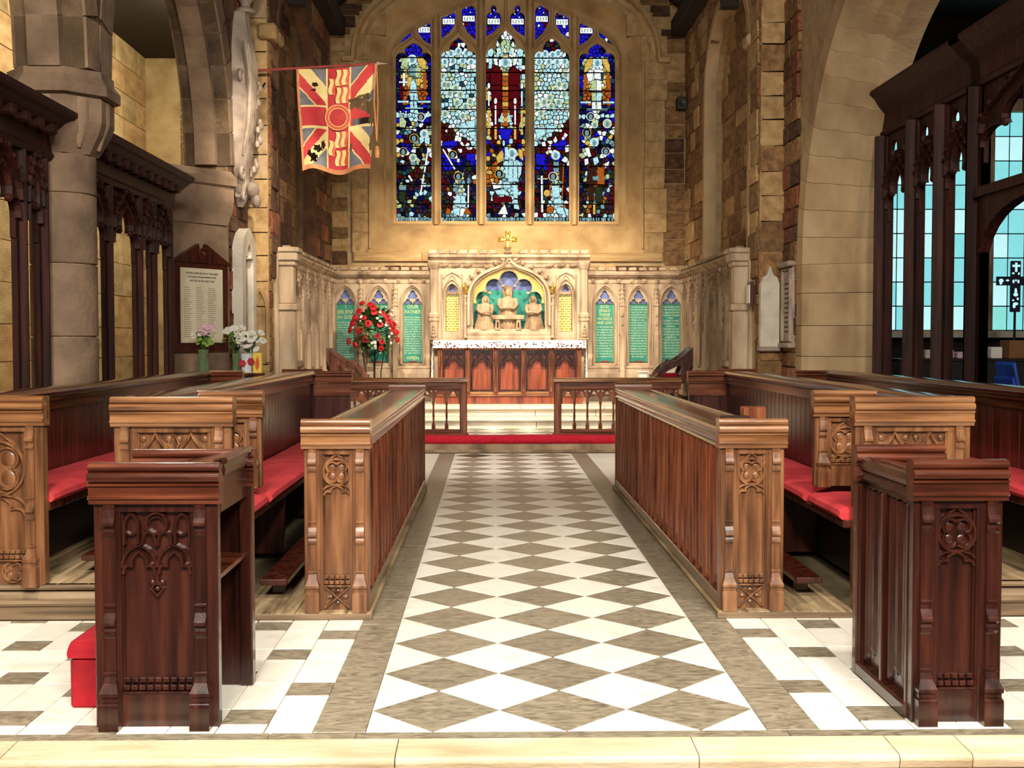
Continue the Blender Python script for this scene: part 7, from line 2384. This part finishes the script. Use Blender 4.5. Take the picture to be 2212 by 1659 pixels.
b = MB(); b.M = SS; b.box(9.8, 12.1, -.01, .03, 0, .88); b.build('lower_panelling', 'screenwood', d)

# ================================================================== SOUTH AISLE THINGS
d = thing('window_cross', 'dark cross with glowing emblems in place of cut-outs standing in the aisle window', 'cross', (7.13, 16.1, 1.25))
MX = Matrix.Translation((7.13, 16.1, 0)); y_ = 0.0
b = MB(); b.M = MX; b.cbox(-.07, .07, -.02, .02, 1.86, 2.58, .006); b.cbox(-.27, .27, -.018, .018, 2.235, 2.36, .006); b.build('cross', 'cross_blue', d)
b = MB(); b.M = MX; b.cbox(-.014, .014, -.01, .014, 1.24, 1.87, .003); b.cbox(-.16, .16, -.12, .12, 1.205, 1.24, .006); b.build('foot', 'iron', d)
for dx, z, rx_, rz_ in ((-.21, 2.30, .035, .03), (-.215, 2.265, .02, .02), (-.12, 2.305, .026, .014), (-.035, 2.29, .016, .028), (.0, 2.305, .014, .016), (.035, 2.29, .016, .028), (.16, 2.30, .022, .03), (.21, 2.29, .03, .026), (.04, 2.40, .014, .02), (-.04, 2.405, .02, .014), (.0, 2.15, .02, .05), (.0, 2.105, .036, .028), (.03, 2.045, .016, .02), (-.035, 2.025, .018, .012), (.0, 1.975, .04, .022), (-.02, 1.945, .022, .035)):
    b = MB(); b.M = MX; b.ball((dx, -.02, z), rx_, .006, rz_, 8, 4); b.build('glow_emblem', 'pane_w', d)  # raised pieces made to glow, for window light through cut-outs
b = MB(); b.M = MX; b.box(-.015, .015, -.026, -.02, 2.425, 2.555); b.box(-.055, .055, -.0265, -.0205, 2.495, 2.525); b.build('glow_cross', 'pane_w', d)  # glows as well, in place of a cut-out with the window behind
d = thing('side_table', 'dark cloth-covered table under the windows beyond the south screen', 'table', (7.6, 16.0, 0))
b = MB(); b.cbox(5.3, 9.6, 15.6, 16.25, 1.17, 1.205, .006); b.build('table_top', 'dark_box', d)
b = MB(); b.box(5.32, 9.58, 15.62, 15.65, .0, 1.17); b.build('drape', 'dark_box', d)
d = thing('storage_box', 'brown cardboard box on the table beside the dark cross', 'box', (7.35, 15.8, 1.207))
b = MB(); b.cbox(6.85, 7.9, 15.64, 15.94, 1.207, 1.46, .008); b.build('carton', 'card', d)
b = MB(); b.box(7.3, 7.38, 15.635, 15.641, 1.21, 1.458); b.build('tape', 'paper', d)
for k, (xx_, w, h, c) in enumerate(((5.75, .4, .12, 'linen'), (6.2, .42, .09, 'petal_p'), (6.42 + .25, .16, .16, 'white_paper'))):
    b = MB(); b.cbox(xx_, xx_ + w, 15.8, 16.1, 1.207, 1.207 + h, .01)
    tag(b.build('paper_stack', c), ('cream', 'pinkish', 'white')[k] + ' stack of papers on the table under the aisle windows', 'papers')


def aisle_chair(x, y, z, lab):
    d = thing('stacking_chair', lab, 'chair', (x, y, 0), 'blue stacking chairs in the south aisle')
    b = MB(); lp = []
    for t in range(9):
        f = t / 8; w = .22
        px = x + .0 + (.42 * (1 - f / .55) - .2 if f < .55 else -.2 - .08 * (f - .55) / .45)
        pz = z + (.0 if f < .5 else (f - .5) / .5 * .42) + .02
        lp.append([(px, y - w, pz), (px, y + w, pz), (px + .02, y + w, pz + .035), (px + .02, y - w, pz + .035)])
    b.loft(lp); b.f += [(0, 1, 2, 3), (35, 34, 33, 32)]; b.m += [0, 0]
    b.build('seat_shell', 'blue_cloth', d, True)
    for sy in (-.2, .2):
        b = MB(); b.tube([(x + .2, y + sy, 0), (x + .18, y + sy, z), (x - .2, y + sy, z)], .011, 6); b.build('leg', 'chrome', d)
        b = MB(); b.tube([(x - .28, y + sy, 0), (x - .2, y + sy, z), (x - .27, y + sy, z + .4)], .011, 6); b.build('leg', 'chrome', d)


for sx_, sy_, nm_ in ((4.75, 11.3, 'nearer the tall screen'), (5.35, 11.9, 'farther from the tall screen')):
    for k, w_ in enumerate(('lowest', 'middle', 'topmost')):
        aisle_chair(sx_ + .01 * k, sy_, .46 + .15 * k, w_ + ' blue chrome-legged chair of the aisle stack ' + nm_)
